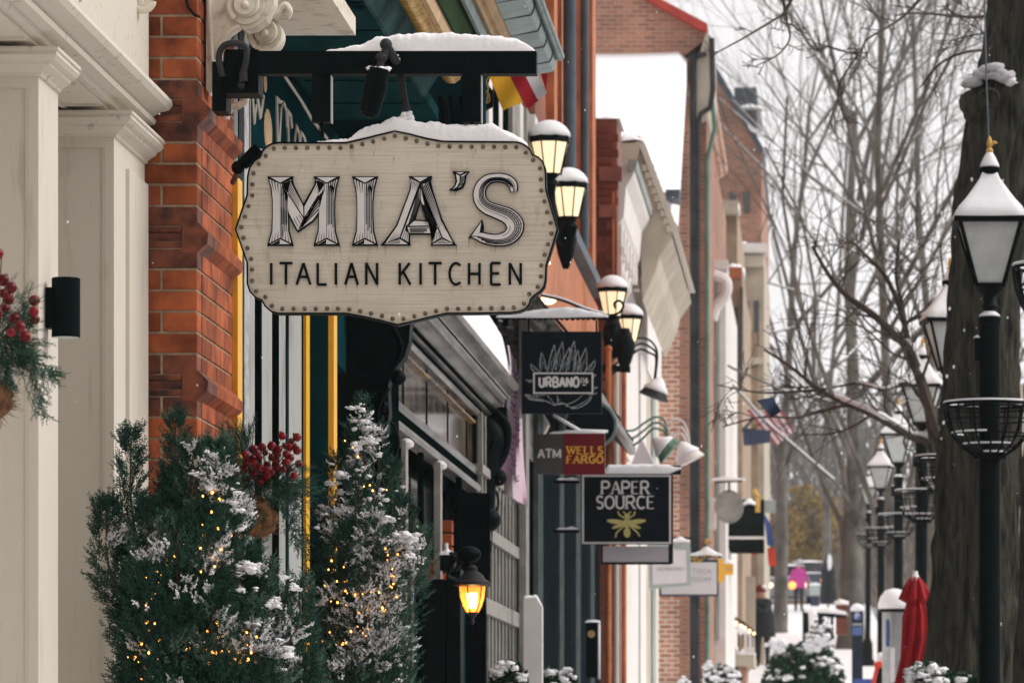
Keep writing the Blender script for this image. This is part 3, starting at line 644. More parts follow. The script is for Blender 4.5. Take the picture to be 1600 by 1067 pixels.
for x, yt in [(510, 79.5), (530, 76), (560, 68), (590, 58), (620, 52), (660, 51), (700, 50), (740, 52), (780, 55), (805, 60), (822, 68), (836, 79)]:
    pts.append((X(x, D0), Z(80, D0), max(.001, Z(yt, D0)-Z(80, D0))))
mb = MB(); mb.mound(pts, b0, b1, nx=200, ny=12, amp=.008, seed=9); mb.done('snow_cap', M['snow'], br, smooth='all')
# conduit bent over the wall plate
mb = MB(); mb.tube(crom([P(348, 120, D0-.02), P(342, 90, D0-.02), P(350, 72, D0-.02), P(368, 68, D0-.02), P(384, 74, D0-.02), P(385, 92, D0-.02), P(380, 115, D0-.02)], 5), .0105, 10)
mb.lathe(P(380, 128, D0-.02), [(.014, 0), (.014, .028), (.012, .03)], 10); mb.ball(P(377, 134, D0-.02), .012, 10); mb.done('conduit', M['pipe'], br, smooth=True)
# flood lamp clamped on the beam, aimed down
fl = thing('flood_lamp', 'black cylindrical spotlight with snow on its head, clamped to the middle of the beam', 'lamp', P(583, 185, D0-.05))
yl = D0-.06
mb = MB(); mb.tube([P(592, 108, yl), P(586, 140, yl), P(577, 178, yl)], [.034, .036, .031], 18); mb.tube([P(577, 178, yl), P(576, 184, yl)], [.026, .014], 18); mb.done('head', M['black'], fl, smooth=True)
mb = MB(); mb.tube([P(591, 112, yl), P(597, 92, yl)], [.012, .011], 10); mb.ball(P(596, 90, yl), .02, 12, sq=(1, 1, .8)); mb.tube([P(600, 88, yl), P(603, 72, yl)], .012, 10); mb.ball(P(603, 70, yl), .02, 12); mb.tube([P(603, 70, yl), P(620, 98, D0)], .014, 10)
mb.tube([P(618, 92, D0+.03), P(628, 130, D0+.04), P(634, 165, D0+.03)], [.013, .011, .010], 10); mb.tube([P(634, 165, D0+.03), P(636, 190, D0+.03)], .014, 10); mb.done('arm', M['pipe'], fl, smooth=True)
mb = MB()
for i in range(26):
    a = random.random()*6.28; r_ = random.uniform(.018, .034); p = P(592, 110, yl)+Vector((r_*math.cos(a), r_*math.sin(a)*.8, random.uniform(-.002, .008))); mb.blob(p, random.uniform(.005, .011), i, n=8)
for i in range(20): mb.blob(P(636+random.uniform(-8, 8), 188-random.uniform(0, 12), D0+.02), random.uniform(.005, .012), i, n=8)
for i in range(10): mb.blob(P(618+random.uniform(-5, 6), 90-random.uniform(-6, 4), D0-.004), random.uniform(.004, .007), i, n=8)
mb.done('snow_crust', M['snow'], fl, smooth='all', kind='stuff')
# small spot behind the sign's upper left corner
sp_ = thing('wall_spotlight', 'small grey ball-jointed spotlight tucked behind the upper left corner of the cream sign', 'lamp', P(372, 275, D0+.1))
mb = MB(); mb.ball(P(372, 262, D0+.08), .022, 14); mb.done('ball_joint', M['black'], sp_, smooth=True)
mb = MB(); mb.tube([P(378, 258, D0+.08), P(405, 232, D0+.08)], [.020, .022], 14); mb.done('head', M['black'], sp_, smooth=True)
mb = MB(); mb.tube([P(372, 268, D0+.09), P(364, 285, D0+.4)], .01, 8); mb.done('arm', M['pipe'], sp_)
# chains from hangers to sign
for cx_ in (501, 737):
    ch = MB()
    for i in range(3):
        c = P(cx_+1+i*1.2, 196+i*7, D0+.028); R_ = .0085
        ring = [c+Vector((R_*math.cos(t_)*(1 if i % 2 else .25), R_*math.cos(t_)*(.25 if i % 2 else 1), R_*1.5*math.sin(t_))) for t_ in np.linspace(0, 2*math.pi, 11)]
        ch.tube(ring, .002, 5, cap=False)
    ch.done('chain', M['black'], br)

# ================================================================== 2. cream shopfront at the left
cb = thing('cream_shopfront', 'cream painted shopfront with panelled pilasters and heavy cornice, far left', 'building', (-2.6, 13, 0))
zb = -.1
def pilaster(D, pxs, d1):
    # D near face, pxs = pixel of the street corner
    xr = X(pxs, D); top = EZ+1.86*1.0
    mb = MB(); mb.box(xr-.5, xr-.028, D+.008, d1, zb, EZ+1.97); mb.box(xr-.028, xr, D, d1, zb, EZ+1.97); mb.box(xr-.60, xr-.5, D, d1, zb, EZ+1.97); mb.box(xr-.5, xr-.028, D, D+.008, EZ+1.88, EZ+1.97); mb.box(xr-.5, xr-.028, D, D+.008, zb, EZ-.9)
    # bead along the panel edge
    mb.box(xr-.037, xr-.0282, D+.002, D+.0079, zb, EZ+1.88)
    mb.done('pilaster', M['cream'], cb)
    prof = [(0, 1.912), (.008, 1.914), (.010, 1.921), (.022, 1.930), (.036, 1.938), (.040, 1.947), (.052, 1.952), (.062, 1.963), (.060, 1.973), (.066, 1.976), (.066, 1.985), (0, 1.985)]
    mb = MB()
    def ring(ofs, zc): return [(xr-.6, D-ofs, EZ+zc), (xr+ofs, D-ofs, EZ+zc), (xr+ofs, d1, EZ+zc)]
    vs = []; 
    for o_, z_ in prof: vs += ring(o_, z_)
    k = len(prof); fs = []
    for i in range(k-1):
        for j in range(2): a = i*3+j; fs.append((a, a+1, a+4, a+3))
    mb.add(vs, fs); mb.done('capital', M['cream_dirty'], cb)
pilaster(12.5, 60, 12.82); pilaster(13.72, 178, 14.34)
# second pilaster's stepped street side
mb = MB(); x2 = X(178, 13.72); mb.box(x2, x2+.012, 13.95, 14.34, zb, EZ+1.845); mb.done('corner_strip', M['cream'], cb)
# recessed door wall between and ceiling
mb = MB(); mb.box(-3.4, -3.0, 12.0, 14.3, zb, EZ+2.0); mb.done('recess_wall', M['cream'], cb)
# soffit, entablature: one profile run along the street
prof = [(-2.9, 2.00), (-2.205, 2.00), (-2.205, 2.012), (-2.185, 2.012), (-2.178, 2.03), (-2.145, 2.036), (-2.140, 2.048), (-2.150, 2.062), (-2.128, 2.075), (-2.100, 2.082), (-2.088, 2.098), (-2.092, 2.115), (-2.12, 2.128), (-2.135, 2.135), (-2.165, 2.14), (-2.165, 3.2), (-2.9, 3.2)]
def run(name, prof, y0, y1, m, par, sm=False):
    mb = MB(); mb.prism([(a, EZ+z) for a, z in prof], y0, y1); return mb.done(name, m, par, smooth=sm)
run('cornice', prof, 8, 14.33, M['cream_dirty'], cb)
# board joints in the ceiling
mb = MB()
for yy in np.arange(9, 14.2, .42): mb.box(-2.88, -2.21, yy, yy+.012, EZ+1.993, EZ+2.001)
mb.box(-2.33, -2.318, 8, 14.3, EZ+1.992, EZ+2.001)
mb.done('ceiling_batten', M['cream'], cb)
mb = MB(); mb.box(-4, -2.21, 3, 12.4, zb, EZ+1.7) if False else mb.box(-4, -2.7, 12.0, 12.2, zb, EZ+1.99); mb.done('side_wall', M['cream'], cb)
# little scroll ornament high on the cream wall
mb = MB(); 
def spiral(cx_, cy_, r, D, turns=1.6, dirn=1, n=26, a0=0): return [P(cx_+r*(1-.78*i/n)*math.cos(a0+dirn*turns*2*math.pi*i/n), cy_+r*(1-.78*i/n)*math.sin(a0+dirn*turns*2*math.pi*i/n), D) for i in range(n+1)]
mb.tube(spiral(222, 2, 16, 14.1), [.014*(1-.5*i/26) for i in range(27)], 8); mb.ball(P(210, 26, 14.1), .016, 8, sq=(1, 1, 1.6)); mb.ball(P(196, 6, 14.1), .018, 8); mb.done('scroll_ornament', M['corbel'], cb, smooth=True)
mb = MB(); mb.ball(P(115, 0, 13.0), .022, 12, sq=(1.1, 1, .6)); mb.done('ceiling_spot', M['steel'], cb, smooth=True)
# up-and-down wall light
wl = thing('wall_light', 'black cylindrical up-down wall light on the cream pilaster', 'lamp', P(100, 530, 12.62))
c = P(103, 527, 12.62)
mb = MB(); mb.lathe(c, [(.036, 0), (.040, .0), (.040, .165), (.037, .167), (.036, .160)], 28); mb.done('cylinder', M['black'], wl, smooth=True)
mb = MB(); mb.box(X(73, 12.62), X(92, 12.62), 12.6, 12.66, Z(513, 12.62), Z(450, 12.62)); mb.done('mounting_box', M['black'], wl)
mb = MB(); mb.lathe((c.x, c.y, c.z-.001), [(.037, 0), (.037, .002)], 20); mb.done('lower_lens', M['lamp_glass'], wl)

# ================================================================== 3. red brick pier, brick by brick
bp_ = thing('brick_pier', 'glazed red brick pier with chamfered bands between cream pilaster and teal shopfront', 'pier', (-2.1, 14.7, 0))
xl, xr = -2.30, -2.012; yf = 14.36; yb = 15.24; pitch = .0677
mb = MB(); mb.box(xl, xr-.005, yf+.005, yb, .0, EZ+3.2); mb.done('mortar_core', M['mortar'], bp_)
zt = EZ+3.0; bands = [Z(163, 14.36), Z(379, 14.36), Z(598, 14.36)]
nc = int((zt-1.55)/pitch); z = zt
for k in range(nc):
    zc = zt-(k+.5)*pitch; h = pitch-.0085
    hit = [q for q in range(3) if abs(zc-bands[q]) < .034]
    if hit: bands[hit[0]] = zc; continue
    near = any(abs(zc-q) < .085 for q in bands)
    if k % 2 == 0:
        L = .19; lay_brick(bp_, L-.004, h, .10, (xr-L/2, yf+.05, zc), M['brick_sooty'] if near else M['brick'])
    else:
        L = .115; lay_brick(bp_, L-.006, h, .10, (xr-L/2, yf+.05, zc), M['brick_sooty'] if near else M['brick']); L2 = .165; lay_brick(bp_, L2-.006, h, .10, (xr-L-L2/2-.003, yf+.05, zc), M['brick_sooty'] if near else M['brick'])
    y = yf+.104+(.0 if k % 2 else -.0)
    first = .11 if k % 2 else .215
    while y < yb-.02:
        ln = min(first, yb-y); lay_brick(bp_, ln-.008, h, .10, (xr-.05, y+ln/2, zc), M['brick'], 'y'); y += ln; first = .215
for bz in bands:    # chamfered projecting bands
    pr = [(-.048, -.045), (.012, -.018), (.030, .004), (.012, .040), (0, .052)]
    mb = MB(); hz = .045
    # front: sooty recessed chamfer; side: projecting splayed brick course
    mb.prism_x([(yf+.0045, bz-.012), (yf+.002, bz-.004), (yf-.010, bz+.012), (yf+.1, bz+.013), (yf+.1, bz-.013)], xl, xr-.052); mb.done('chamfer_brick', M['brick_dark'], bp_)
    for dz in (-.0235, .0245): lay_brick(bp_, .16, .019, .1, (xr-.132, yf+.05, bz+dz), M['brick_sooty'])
    for y0 in (yf-.002, yf+.215, yf+.43, yf+.645):
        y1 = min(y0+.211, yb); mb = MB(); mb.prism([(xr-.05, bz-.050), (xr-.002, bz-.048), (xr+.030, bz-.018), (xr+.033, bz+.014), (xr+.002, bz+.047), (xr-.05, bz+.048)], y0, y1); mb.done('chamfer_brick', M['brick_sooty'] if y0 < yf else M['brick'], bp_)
# cable stub on the top bricks
mb = MB(); mb.tube([P(290, -5, yf-.01), P(294, 12, yf-.012), P(304, 24, yf-.01), P(312, 27, yf)], .0045, 6); mb.done('cable', M['black'], bp_)
# cream scroll corbel hanging on the street face of the pier
co = thing('scroll_corbel', 'cream carved scroll corbel with volutes above the black sign beam', 'corbel', P(345, 185, 14.6))
DC = 14.50
def pr(pts, D=DC): return [(X(a, D), Z(b, D)) for a, b in pts]
mb = MB(); mb.prism(pr([(322, -120), (440, -120), (430, -40), (428, 5), (415, 30), (398, 42), (382, 46), (372, 38), (355, 50), (342, 75), (340, 95), (352, 100), (356, 112), (350, 122), (338, 124), (333, 140), (328, 148), (322, 140)]), DC, DC+.11); mb.done('body', M['corbel'], co)
mb = MB()
for rr, (a, b_) in ((30, (383, 8)), (27, (413, 52))):
    D = DC-.01 if rr == 30 else DC+.15
    mb.lathe((0, 0, 0), [(.0, 0)], 3) if False else None
    c = P(a, b_, D); ring = [(c.x+rr*D/F*math.cos(t_), c.z+rr*D/F*math.sin(t_)) for t_ in np.linspace(0, 2*math.pi, 29)[:-1]]
    mb.prism(ring, D-.0, D+.11); r2 = [(c.x+(x-c.x)*.55, c.z+(z_-c.z)*.55) for x, z_ in ring]; mb.prism(r2, D-.02, D+.01)
    mb.tube(spiral(a, b_, rr-3, D-.006, 1.7, 1, 30, 2.2), [.011*(1-.6*i/30) for i in range(31)], 7)
    mb.ball(P(a, b_, D-.02), .014, 10)
mb.done('volute', M['corbel'], co, smooth=True)
mb = MB(); mb.tube(crom([P(326, -10, DC-.005), P(330, 60, DC-.005), P(333, 100, DC-.005), P(345, 112, DC-.005), P(348, 104, DC-.005)], 6), .010, 7)
mb.tube(crom([P(430, 30, DC+.03), P(436, 20, DC+.03), P(445, 8, DC+.03), P(452, 18, DC+.03), P(447, 28, DC+.03)], 5), .012, 7)
mb.tube(crom([P(340, 90, DC-.006), P(345, 70, DC-.006), P(358, 50, DC-.006), P(375, 42, DC-.006)], 6), .009, 7); mb.ball(P(349, 110, DC-.005), .020, 12)
mb.tube(crom([P(353, 186, 14.72), P(356, 176, 14.72), P(364, 168, 14.72), P(372, 166, 14.72), P(384, 156, 14.72), P(380, 148, 14.72)], 6), [.012]*31, 8); mb.ball(P(381, 153, 14.72), .014, 10)
mb.done_each('leaf_scroll', M['corbel'], co, smooth=True)
mb = MB(); mb.prism(pr([(436, -60), (500, -60), (500, 20), (462, 20), (445, 12), (436, 0)], 15.6), 15.6, 15.9); mb.prism(pr([(330, -60), (500, -60), (500, -30), (330, -30)]), DC+.11, 15.6); mb.done_each('cornice_end', M['corbel'], co)
# ================================================================== 4. teal shopfront (15.25 - 20.4 m)
ts = thing('teal_shopfront', 'dark teal shopfront with yellow edged pilasters and projecting gilt cornice', 'building', (-2.4, 17, 0))
XW = -2.06
def vbox(name, px0, px1, D, m, par, z0=.0, z1=None, dep=.12, xo=0, d1=None):
    """upright strip whose face toward the camera spans px0..px1 at depth D"""
    mb = MB(); mb.box(X(px0, D)+xo, X(px1, D)+xo, D, d1 or D+dep, z0, z1 if z1 is not None else EZ+2.6); return mb.done(name, m, par)
mb = MB(); mb.box(-3.2, XW-.12, 15.26, 19.2, 0, EZ+5); mb.done('wall', M['teal_dark'], ts)
vbox('pilaster', 352, 361, 15.26, M['zinc'], ts, dep=.3); vbox('yellow_trim', 361.3, 371.5, 15.2, M['yellow'], ts, z1=Z(277, 15.2)); vbox('edge_bead', 371.6, 373.8, 15.27, M['black'], ts)
vbox('mirror_strip', 374, 382, 15.5, M['silver'], ts); 
# grey flutes standing in echelon along the street
for a, b_, D in [(381.5, 398, 15.75), (408, 425, 16.2), (430, 446, 16.65), (454, 471, 17.1)]:
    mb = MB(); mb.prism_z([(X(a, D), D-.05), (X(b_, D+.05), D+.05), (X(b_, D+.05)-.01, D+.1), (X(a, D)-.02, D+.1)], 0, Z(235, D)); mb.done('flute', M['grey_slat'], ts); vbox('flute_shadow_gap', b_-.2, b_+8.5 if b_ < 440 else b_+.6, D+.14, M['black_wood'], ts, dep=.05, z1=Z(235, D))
vbox('yellow_trim', 471.5, 478.5, 17.4, M['yellow'], ts, z1=Z(240, 17.4)); vbox('teal_panel', 479, 513, 17.6, M['teal'], ts, dep=.03, z1=Z(240, 17.6)); vbox('yellow_trim', 513, 521.5, 17.6, M['yellow'], ts, z1=Z(240, 17.9))
# glass name board over the flutes, with outlined letters in steep perspective
nb = MB(); nb.prism_x([(15.3, Z(330, 15.3)), (20.3, Z(330, 15.3)-.2), (20.3, EZ+2.7), (15.3, EZ+2.7)], XW-.1, XW-.045); nb.done('name_board', M['glass_namebd'] if 'glass_namebd' in M else M['teal'], ts)
mb = MB()
xq = XW-.044
def S(px, py):   # point on the street-side plane xq seen at a pixel
    D = xq*F/(px-VX); return Vector((xq+.001, D, Z(py, D)))
def sline(pts, r): mb.tube([S(*p) for p in pts], r, 5)
sline([(443, 118), (470, 158), (486, 186), (510, 216)], .008); sline([(383, 145), (384, 240)], .005); sline([(390, 130), (390, 236)], .004)
sline([(432, 222), (431, 152), (437, 160)], .008); sline([(435, 222), (438, 170), (442, 160), (446, 172), (447, 200)], .007); sline([(449, 222), (448, 172), (453, 180), (455, 200)], .008); sline([(459, 222), (462, 196), (466, 208), (467, 222)], .007); sline([(468, 222), (469, 206), (474, 214), (476, 222)], .007)
sline([(393, 145), (396, 193), (399, 165)], .007); sline([(400, 150), (405, 184), (410, 150)], .009)
mb.done('board_lettering', M['cream'], ts)
mb = MB(); 
for a, b_, r_ in [(418, 205, .07), (414, 130, .03)]: p = S(a, b_); mb.ball(p, r_, 12, sq=(.15, 1.6, 1.2))
mb.done('painted_emblem', M['tan'], ts)
# cornice: run of mouldings along the street, ending at D = 20.4
E0, E1 = 15.3, 20.35
run('soffit', [(-2.2, 2.75), (-1.66, 2.75), (-1.66, 2.80), (-2.2, 2.80)], E0, 19.2, M['teal_dark'], ts)
for yy in np.arange(15.6, 19.1, .62): mb = MB(); mb.box(-2.1, -1.665, yy, yy+.008, EZ+2.746, EZ+2.7505); mb.done('soffit_joint', M['black_wood'], ts)
mb = MB(); mb.prism_z([(-2.1, 15.35), (-1.7, 16.3), (-1.68, 16.3), (-2.08, 15.33)], EZ+2.73, EZ+2.749); mb.done('soffit_rib', M['teal'], ts)
run('cavetto', [(-1.659, 2.73), (-1.645, 2.73), (-1.60, 2.80), (-1.57, 2.86), (-1.60, 2.90), (-1.659, 2.90)], E0, 18.4, M['tealgrey'], ts)
# twisted gilt rope
mb = MB(); c0 = Vector((-1.545, 0, EZ+2.84)); path = []; rs = []
yy = E0
while yy < 18.5: path.append((c0.x, yy, c0.z)); rs.append(.034+.010*abs(math.sin(yy*math.pi/.085))); yy += .014
mb.tube(path, rs, 10); mb.ball((c0.x, 18.5, c0.z), .04, 10); mb.done('rope_moulding', M['gold'], ts, smooth=True)
run('tan_fillet', [(-1.505, 2.83), (-1.485, 2.83), (-1.475, 2.88), (-1.505, 2.90)], E0, 18.0, M['tan'], ts)
run('green_fascia', [(-1.474, 2.88), (-1.464, 2.88), (-1.44, 3.06), (-1.455, 3.06)], E0, 18.8, M['olive'], ts)
run('silver_bead', [(-1.439, 3.0), (-1.425, 3.0), (-1.415, 3.06), (-1.439, 3.07)], E0, 19.0, M['zinc'], ts)
run('gilt_moulding', [(-1.42, 3.065), (-1.40, 3.05), (-1.39, 3.075), (-1.375, 3.07), (-1.37, 3.10), (-1.355, 3.11), (-1.36, 3.15), (-1.42, 3.15)], E0, 19.3, M['tan'], ts)
mb = MB(); rc = Vector((-1.305, 0, EZ+3.19))
half = [(rc.x+.078*math.cos(t_), rc.z+.078*math.sin(t_)) for t_ in np.linspace(-.2*math.pi, 1.25*math.pi, 22)]
mb.prism(half+[(rc.x-.06, rc.z-.07)], E0, 20.42); mb.done('rolled_zinc_roof', M['zinc'], ts, smooth=True)
for yy in np.arange(15.5, 20.5, .42):
    mb = MB(); ring = [(rc.x+.083*math.cos(t_), rc.z+.083*math.sin(t_)) for t_ in np.linspace(-.2*math.pi, 1.25*math.pi, 22)]+[(rc.x-.06, rc.z-.07)]
    mb.prism(ring, yy, yy+.022); mb.done('roof_seam', M['pipe_blue'], ts)
mb = MB(); mb.tube([(rc.x+.095, E0, rc.z+.02), (rc.x+.095, 20.4, rc.z+.02)], .022, 10); mb.done('gutter_lip', M['zinc'], ts, smooth=True)
# wall above and dark bay under the cornice
mb = MB(); mb.box(XW-.3, XW-.12, 19.2, 20.2, 0, EZ+2.9); mb.done('end_wall', M['teal_dark'], ts)
# upright dark panel with arrow-like black folds beyond the bracket
mb = MB(); mb.box(X(640, 20.5), X(757, 20.5), 20.5, 20.6, Z(330, 20.5), Z(60, 20.5)); mb.done('bay_end_panel', M['teal'], ts)
mb = MB()
for a in (690, 706, 722): mb.tube([P(a, 150, 20.45), P(a+8, 200, 20.45)], .02, 6)
mb.done('bay_fold', M['black'], ts)

# ================================================================== 5. black shopfront (19.6 - 26.6 m)
bs = thing('black_shopfront', 'glossy black wooden shopfront with ornate scroll brackets and sloping silvered cornice', 'building', (-2.4, 23, 0))
mb = MB(); mb.box(-3.2, -2.16, 19.6, 28, 0, EZ+5.5); mb.done('wall', M['black_wood'], bs)
mb = MB(); mb.box(X(521.7, 19.7), X(603, 19.7), 19.7, 20.3, 0, Z(470, 19.7)); mb.done('near_pier', M['black_wood'], bs)
def console(D, ox, oy, s, name='scroll_bracket'):
    pp = [(520, 480), (640, 480), (641, 500), (639, 530), (632, 552), (620, 568), (610, 580), (606, 600), (608, 640), (600, 690), (592, 750), (580, 770), (520, 775)]
    pts = [(X(ox+(a-520)*s, D), Z(oy+(b_-480)*s, D)) for a, b_ in pp]; mb = MB(); mb.prism(pts, D, D+.14)
    g = lambda a, b_, d=0: P(ox+(a-520)*s, oy+(b_-480)*s, D+d)
    mb.ball(g(622, 585, .05), .036*s*D/20, 14); mb.tube(crom([g(612, 500, -.01), g(628, 540, -.01), g(610, 572, -.01), g(596, 560, -.01), g(604, 545, -.01)], 6), .010*D/20*s, 8)
    mb.tube(crom([g(606, 600, -.01), g(590, 640, -.01), g(598, 690, -.01), g(586, 740, -.01)], 6), .014*D/20*s, 8)
    for q in range(6): mb.ball(g(597+3*math.sin(q*2), 610+q*20, -.005), .020*s*D/20, 10, sq=(1, .7, 1.3))
    for q in range(5): mb.tube(spiral(ox+(560-520)*s, oy+(560-480)*s, (26-q)*s, D-.012+q*.001, 1.2, 1, 18, q), .004, 5) if q == 0 else None
    mb.tube(crom([g(606, 650, .1), g(618, 665, .1), g(622, 690, .1), g(612, 716, .1)], 5), .008*s*D/20, 7)
    return mb.done(name, M['black'], bs, smooth=True)
console(19.68, 520, 485, 1.0)
console(25.9, 705, 636, .72)
# second bracket's bulbous drop and dark swag below it
mb = MB()
DD = 25.85
mb.ball(P(757, 690, DD), .13, 18, sq=(.95, .6, 1.15)); mb.tube(crom([P(770, 640, DD), P(792, 665, DD), P(790, 705, DD), P(772, 735, DD), P(760, 728, DD)], 6), .022, 8); mb.ball(P(779, 746, DD), .05, 14)
mb.tube([P(757, 700, DD), P(755, 760, DD), P(752, 860, DD), P(748, 905, DD)], [.10, .075, .06, .04], 14); mb.tube(spiral(748, 688, 24, DD-.10, 1.8, 1, 24), .009, 6)
mb.done('scroll_drop', M['black'], bs, smooth=True)
# transom rail (lower silvered band) and upper cornice, both run along the street
Y0, Y1_ = 19.85, 25.3
run('transom_rail', [(-2.02, 1.52), (-1.955, 1.525), (-1.945, 1.54), (-1.95, 1.56), (-1.972, 1.57), (-1.975, 1.62), (-1.965, 1.63), (-1.955, 1.645), (-1.965, 1.66), (-2.02, 1.665)], Y0, Y1_, M['grey_mould'], bs)
mb = MB(); mb.box(-1.973, -1.967, Y0, Y1_-.02, EZ+1.572, EZ+1.618); mb.done('rail_recess', M['black_wood'], bs)
for k in range(5):
    yy = 20+k*1.25; mb = MB(); mb.box(-2.03, -2.0, yy, yy+1.18, EZ+1.666, EZ+1.96); mb.done('transom_pane', M['glass_warm'], bs)
    mb = MB(); mb.box(-2.03, -1.996, yy+1.18, yy+1.215, EZ+1.666, EZ+1.96); mb.done('transom_mullion', M['black_wood'], bs)
M['warm_reflection'] = mat('painted_warm_reflection', (.30, .16, .05), .4, col2=(.04, .025, .01), thr=(.42, .6), scale=3)
run('warm_reflection_line', [(-2.0, 1.90), (-1.97, 1.905), (-1.968, 1.915), (-2.0, 1.92)], Y0, 25.2, M['warm_reflection'], bs)  # orange reflections under the cornice, painted in as a coloured strip
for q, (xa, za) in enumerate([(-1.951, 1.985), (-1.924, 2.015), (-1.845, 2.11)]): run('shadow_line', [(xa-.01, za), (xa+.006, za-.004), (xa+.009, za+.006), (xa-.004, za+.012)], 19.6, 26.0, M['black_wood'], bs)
run('cornice', [(-2.05, 1.961), (-1.97, 1.961), (-1.955, 1.975), (-1.95, 2.0), (-1.93, 2.005), (-1.925, 2.03), (-1.90, 2.04), (-1.885, 2.07), (-1.865, 2.075), (-1.86, 2.10), (-1.83, 2.115), (-1.81, 2.15), (-1.785, 2.155), (-1.78, 2.185), (-2.05, 2.20)], 19.6, 26.0, M['grey_mould'], bs)
mb = MB(); mb.box(-2.03, -1.98, 25.35, 26.3, EZ+1.1, EZ+1.96); mb.done('end_block', M['black'], bs)
mb = MB(); mb.mound([(X(722, 25.6), Z(512, 25.6)-.0, .04), (X(745, 25.6), Z(520, 25.6), .08), (X(770, 25.6), Z(535, 25.6), .11), (X(784, 25.6), Z(560, 25.6), .14), (X(790, 25.6), Z(585, 25.6), .12)], 24.6, 25.9, nx=24, seed=4)
mb.done('snow_cap', M['snow'], bs, smooth='all')
mb = MB(); mb.mound([(X(700, 25), Z(498, 25), .03), (X(740, 25), Z(520, 25), .16), (X(775, 25), Z(548, 25), .15), (X(786, 25), Z(575, 25), .02)], 22.0, 25.7, nx=24, seed=5); mb.done('snow_cap', M['snow'], bs, smooth='all')
for k in range(60): pass
# shop windows below: posts with pale weathered edges between dark panes
for px, yt, D in [(627, 688, 20.9), (678, 722, 22.6)]:
    wd = 7 if px < 650 else 10
    mb = MB(); mb.box(X(px, D), X(px+wd, D), D, D+.12, 0, Z(yt, D)); mb.done('post', M['gatepaint'], bs)
    mb = MB(); mb.lathe(P(px+wd*.5+4, yt+4, D+.04), [(.01, -.03), (.034, -.018), (.038, 0), (.02, .018), (0.006, .022)], 12); mb.done('post_cap', M['white_paint'], bs, smooth=True)
for D, a in [(20.4, 612), (21.7, 652), (23.6, 712)]:
    mb = MB(); mb.box(X(a, D), X(a+8, D), D, D+.08, 0, EZ+1.5); mb.done('post', M['black_wood'], bs)
for k in range(4):
    mb = MB(); mb.box(-2.15, -2.12, 20.3+k*1.3, 21.5+k*1.3, .4, EZ+1.5); mb.done('shop_window', M['glass_dark'], bs)
for k in range(5):
    lay_brick(bs, .1-.006, .058, .1, (X(693, 23.0), 23.0, Z(905, 23)+k*.068), M['brick'])
for k in range(2): lay_brick(bs, .09-.006, .058, .1, (X(679, 22.9), 22.9, Z(905, 22.9)+k*.068), M['brick'])
mb = MB(); mb.box(X(669, 22.5), X(700, 22.5), 22.5, 22.9, Z(1090, 22.5), Z(905, 22.5)); mb.done('sill_block', M['dgrey'], bs)
mb = MB(); mb.box(X(612, 21.2), X(700, 22.6), 22.35, 22.5, 0, Z(905, 22.4)); mb.box(X(700, 22.5), X(722, 22.5), 22.4, 22.6, .0, Z(890, 22.5)); mb.done_each('dark_cabinet', M['black'], bs)
mb = MB(); mb.box(X(690, 22.3), X(712, 22.3), 22.2, 22.34, Z(892, 22.3), Z(868, 22.3)); mb.done('meter_box', M['black'], bs)
mb = MB(); mb.mound([(X(689, 22.3), Z(868, 22.3), .01), (X(700, 22.3), Z(868, 22.3), .035), (X(713, 22.3), Z(868, 22.3), .008)], 22.2, 22.34, nx=12); mb.done('snow_cap', M['snow'], bs, smooth='all')
mb = MB(); mb.tube([P(697, 866, 22.3), P(697, 848, 22.3)], .011, 8); mb.done('vent_pipe', M['white_paint'], bs)
# round convex mirror-like globes under the second bracket
for a, b_, r in [(719, 797, .045), (764, 812, .065)]:
    g_ = MB(); g_.ball(P(a, b_, 24.3), r, 16); g_.done('globe', M['black'], bs, smooth=True)
mb = MB(); mb.box(X(715, 24), X(760, 24), 24.2, 24.3, Z(915, 24.2), Z(770, 24.2)); mb.done('dark_panel', M['black_wood'], bs)
mb = MB(); mb.box(X(742, 25), X(748, 25), 25, 25.05, 0, Z(975, 25)); mb.done('pale_jamb', M['gatepaint'], bs)
mb = MB(); mb.box(X(708, 23.6), X(740, 23.6), 24.4, 24.5, 0, Z(900, 24.4)); mb.done('dim_panel', M['black_wood'], bs)
# white and grey fluted pilaster of the upper storey beyond
for k, (a, b_, m) in enumerate([(756, 764, 'white_paint'), (765, 774, 'black_wood'), (775, 780, 'white_paint'), (781, 789, 'black_wood'), (790, 801, 'gatepaint'), (802, 813, 'white_paint'), (814, 823, 'gatepaint'), (824, 836, 'white_paint')]):
    mb = MB(); mb.box(X(a, 27+k*.3), X(b_, 27+k*.3), 27+k*.3, 27.3+k*.3, Z(480, 27), EZ+5.4 if False else Z(100, 27)); mb.done('upper_flute', M[m], bs)
# lantern
ln = thing('glowing_lantern', 'lit amber glass wall lantern with dark crown in front of the grey lattice gate', 'lamp', P(738, 976, 21.8))
DL = 21.8; c = P(738, 976, DL)
u = DL/F
mb = MB()
prof = [(1*u, 0), (4*u, 6*u), (2*u, 10*u), (6*u, 14*u), (10*u, 20*u)]
mb.lathe(c, prof, 14); mb.lathe((c.x, c.y, c.z), [(20*u, 60*u), (29*u, 62*u), (28*u, 67*u), (20*u, 72*u), (16*u, 79*u), (8*u, 84*u), (8*u, 90*u), (3*u, 94*u)], 18)
mb.done('crown', M['pipe'], ln, smooth=True)
for k in range(6):
    a = k*math.pi/3+.25; mb = MB(); pts = [(c.x+r*u*math.cos(a), c.y+r*u*math.sin(a), c.z+h*u) for r, h in [(9, 18), (15, 28), (20, 44), (22, 62)]]; mb.tube(pts, 1.0*u, 6); mb.done('rib', M['pipe'], ln)
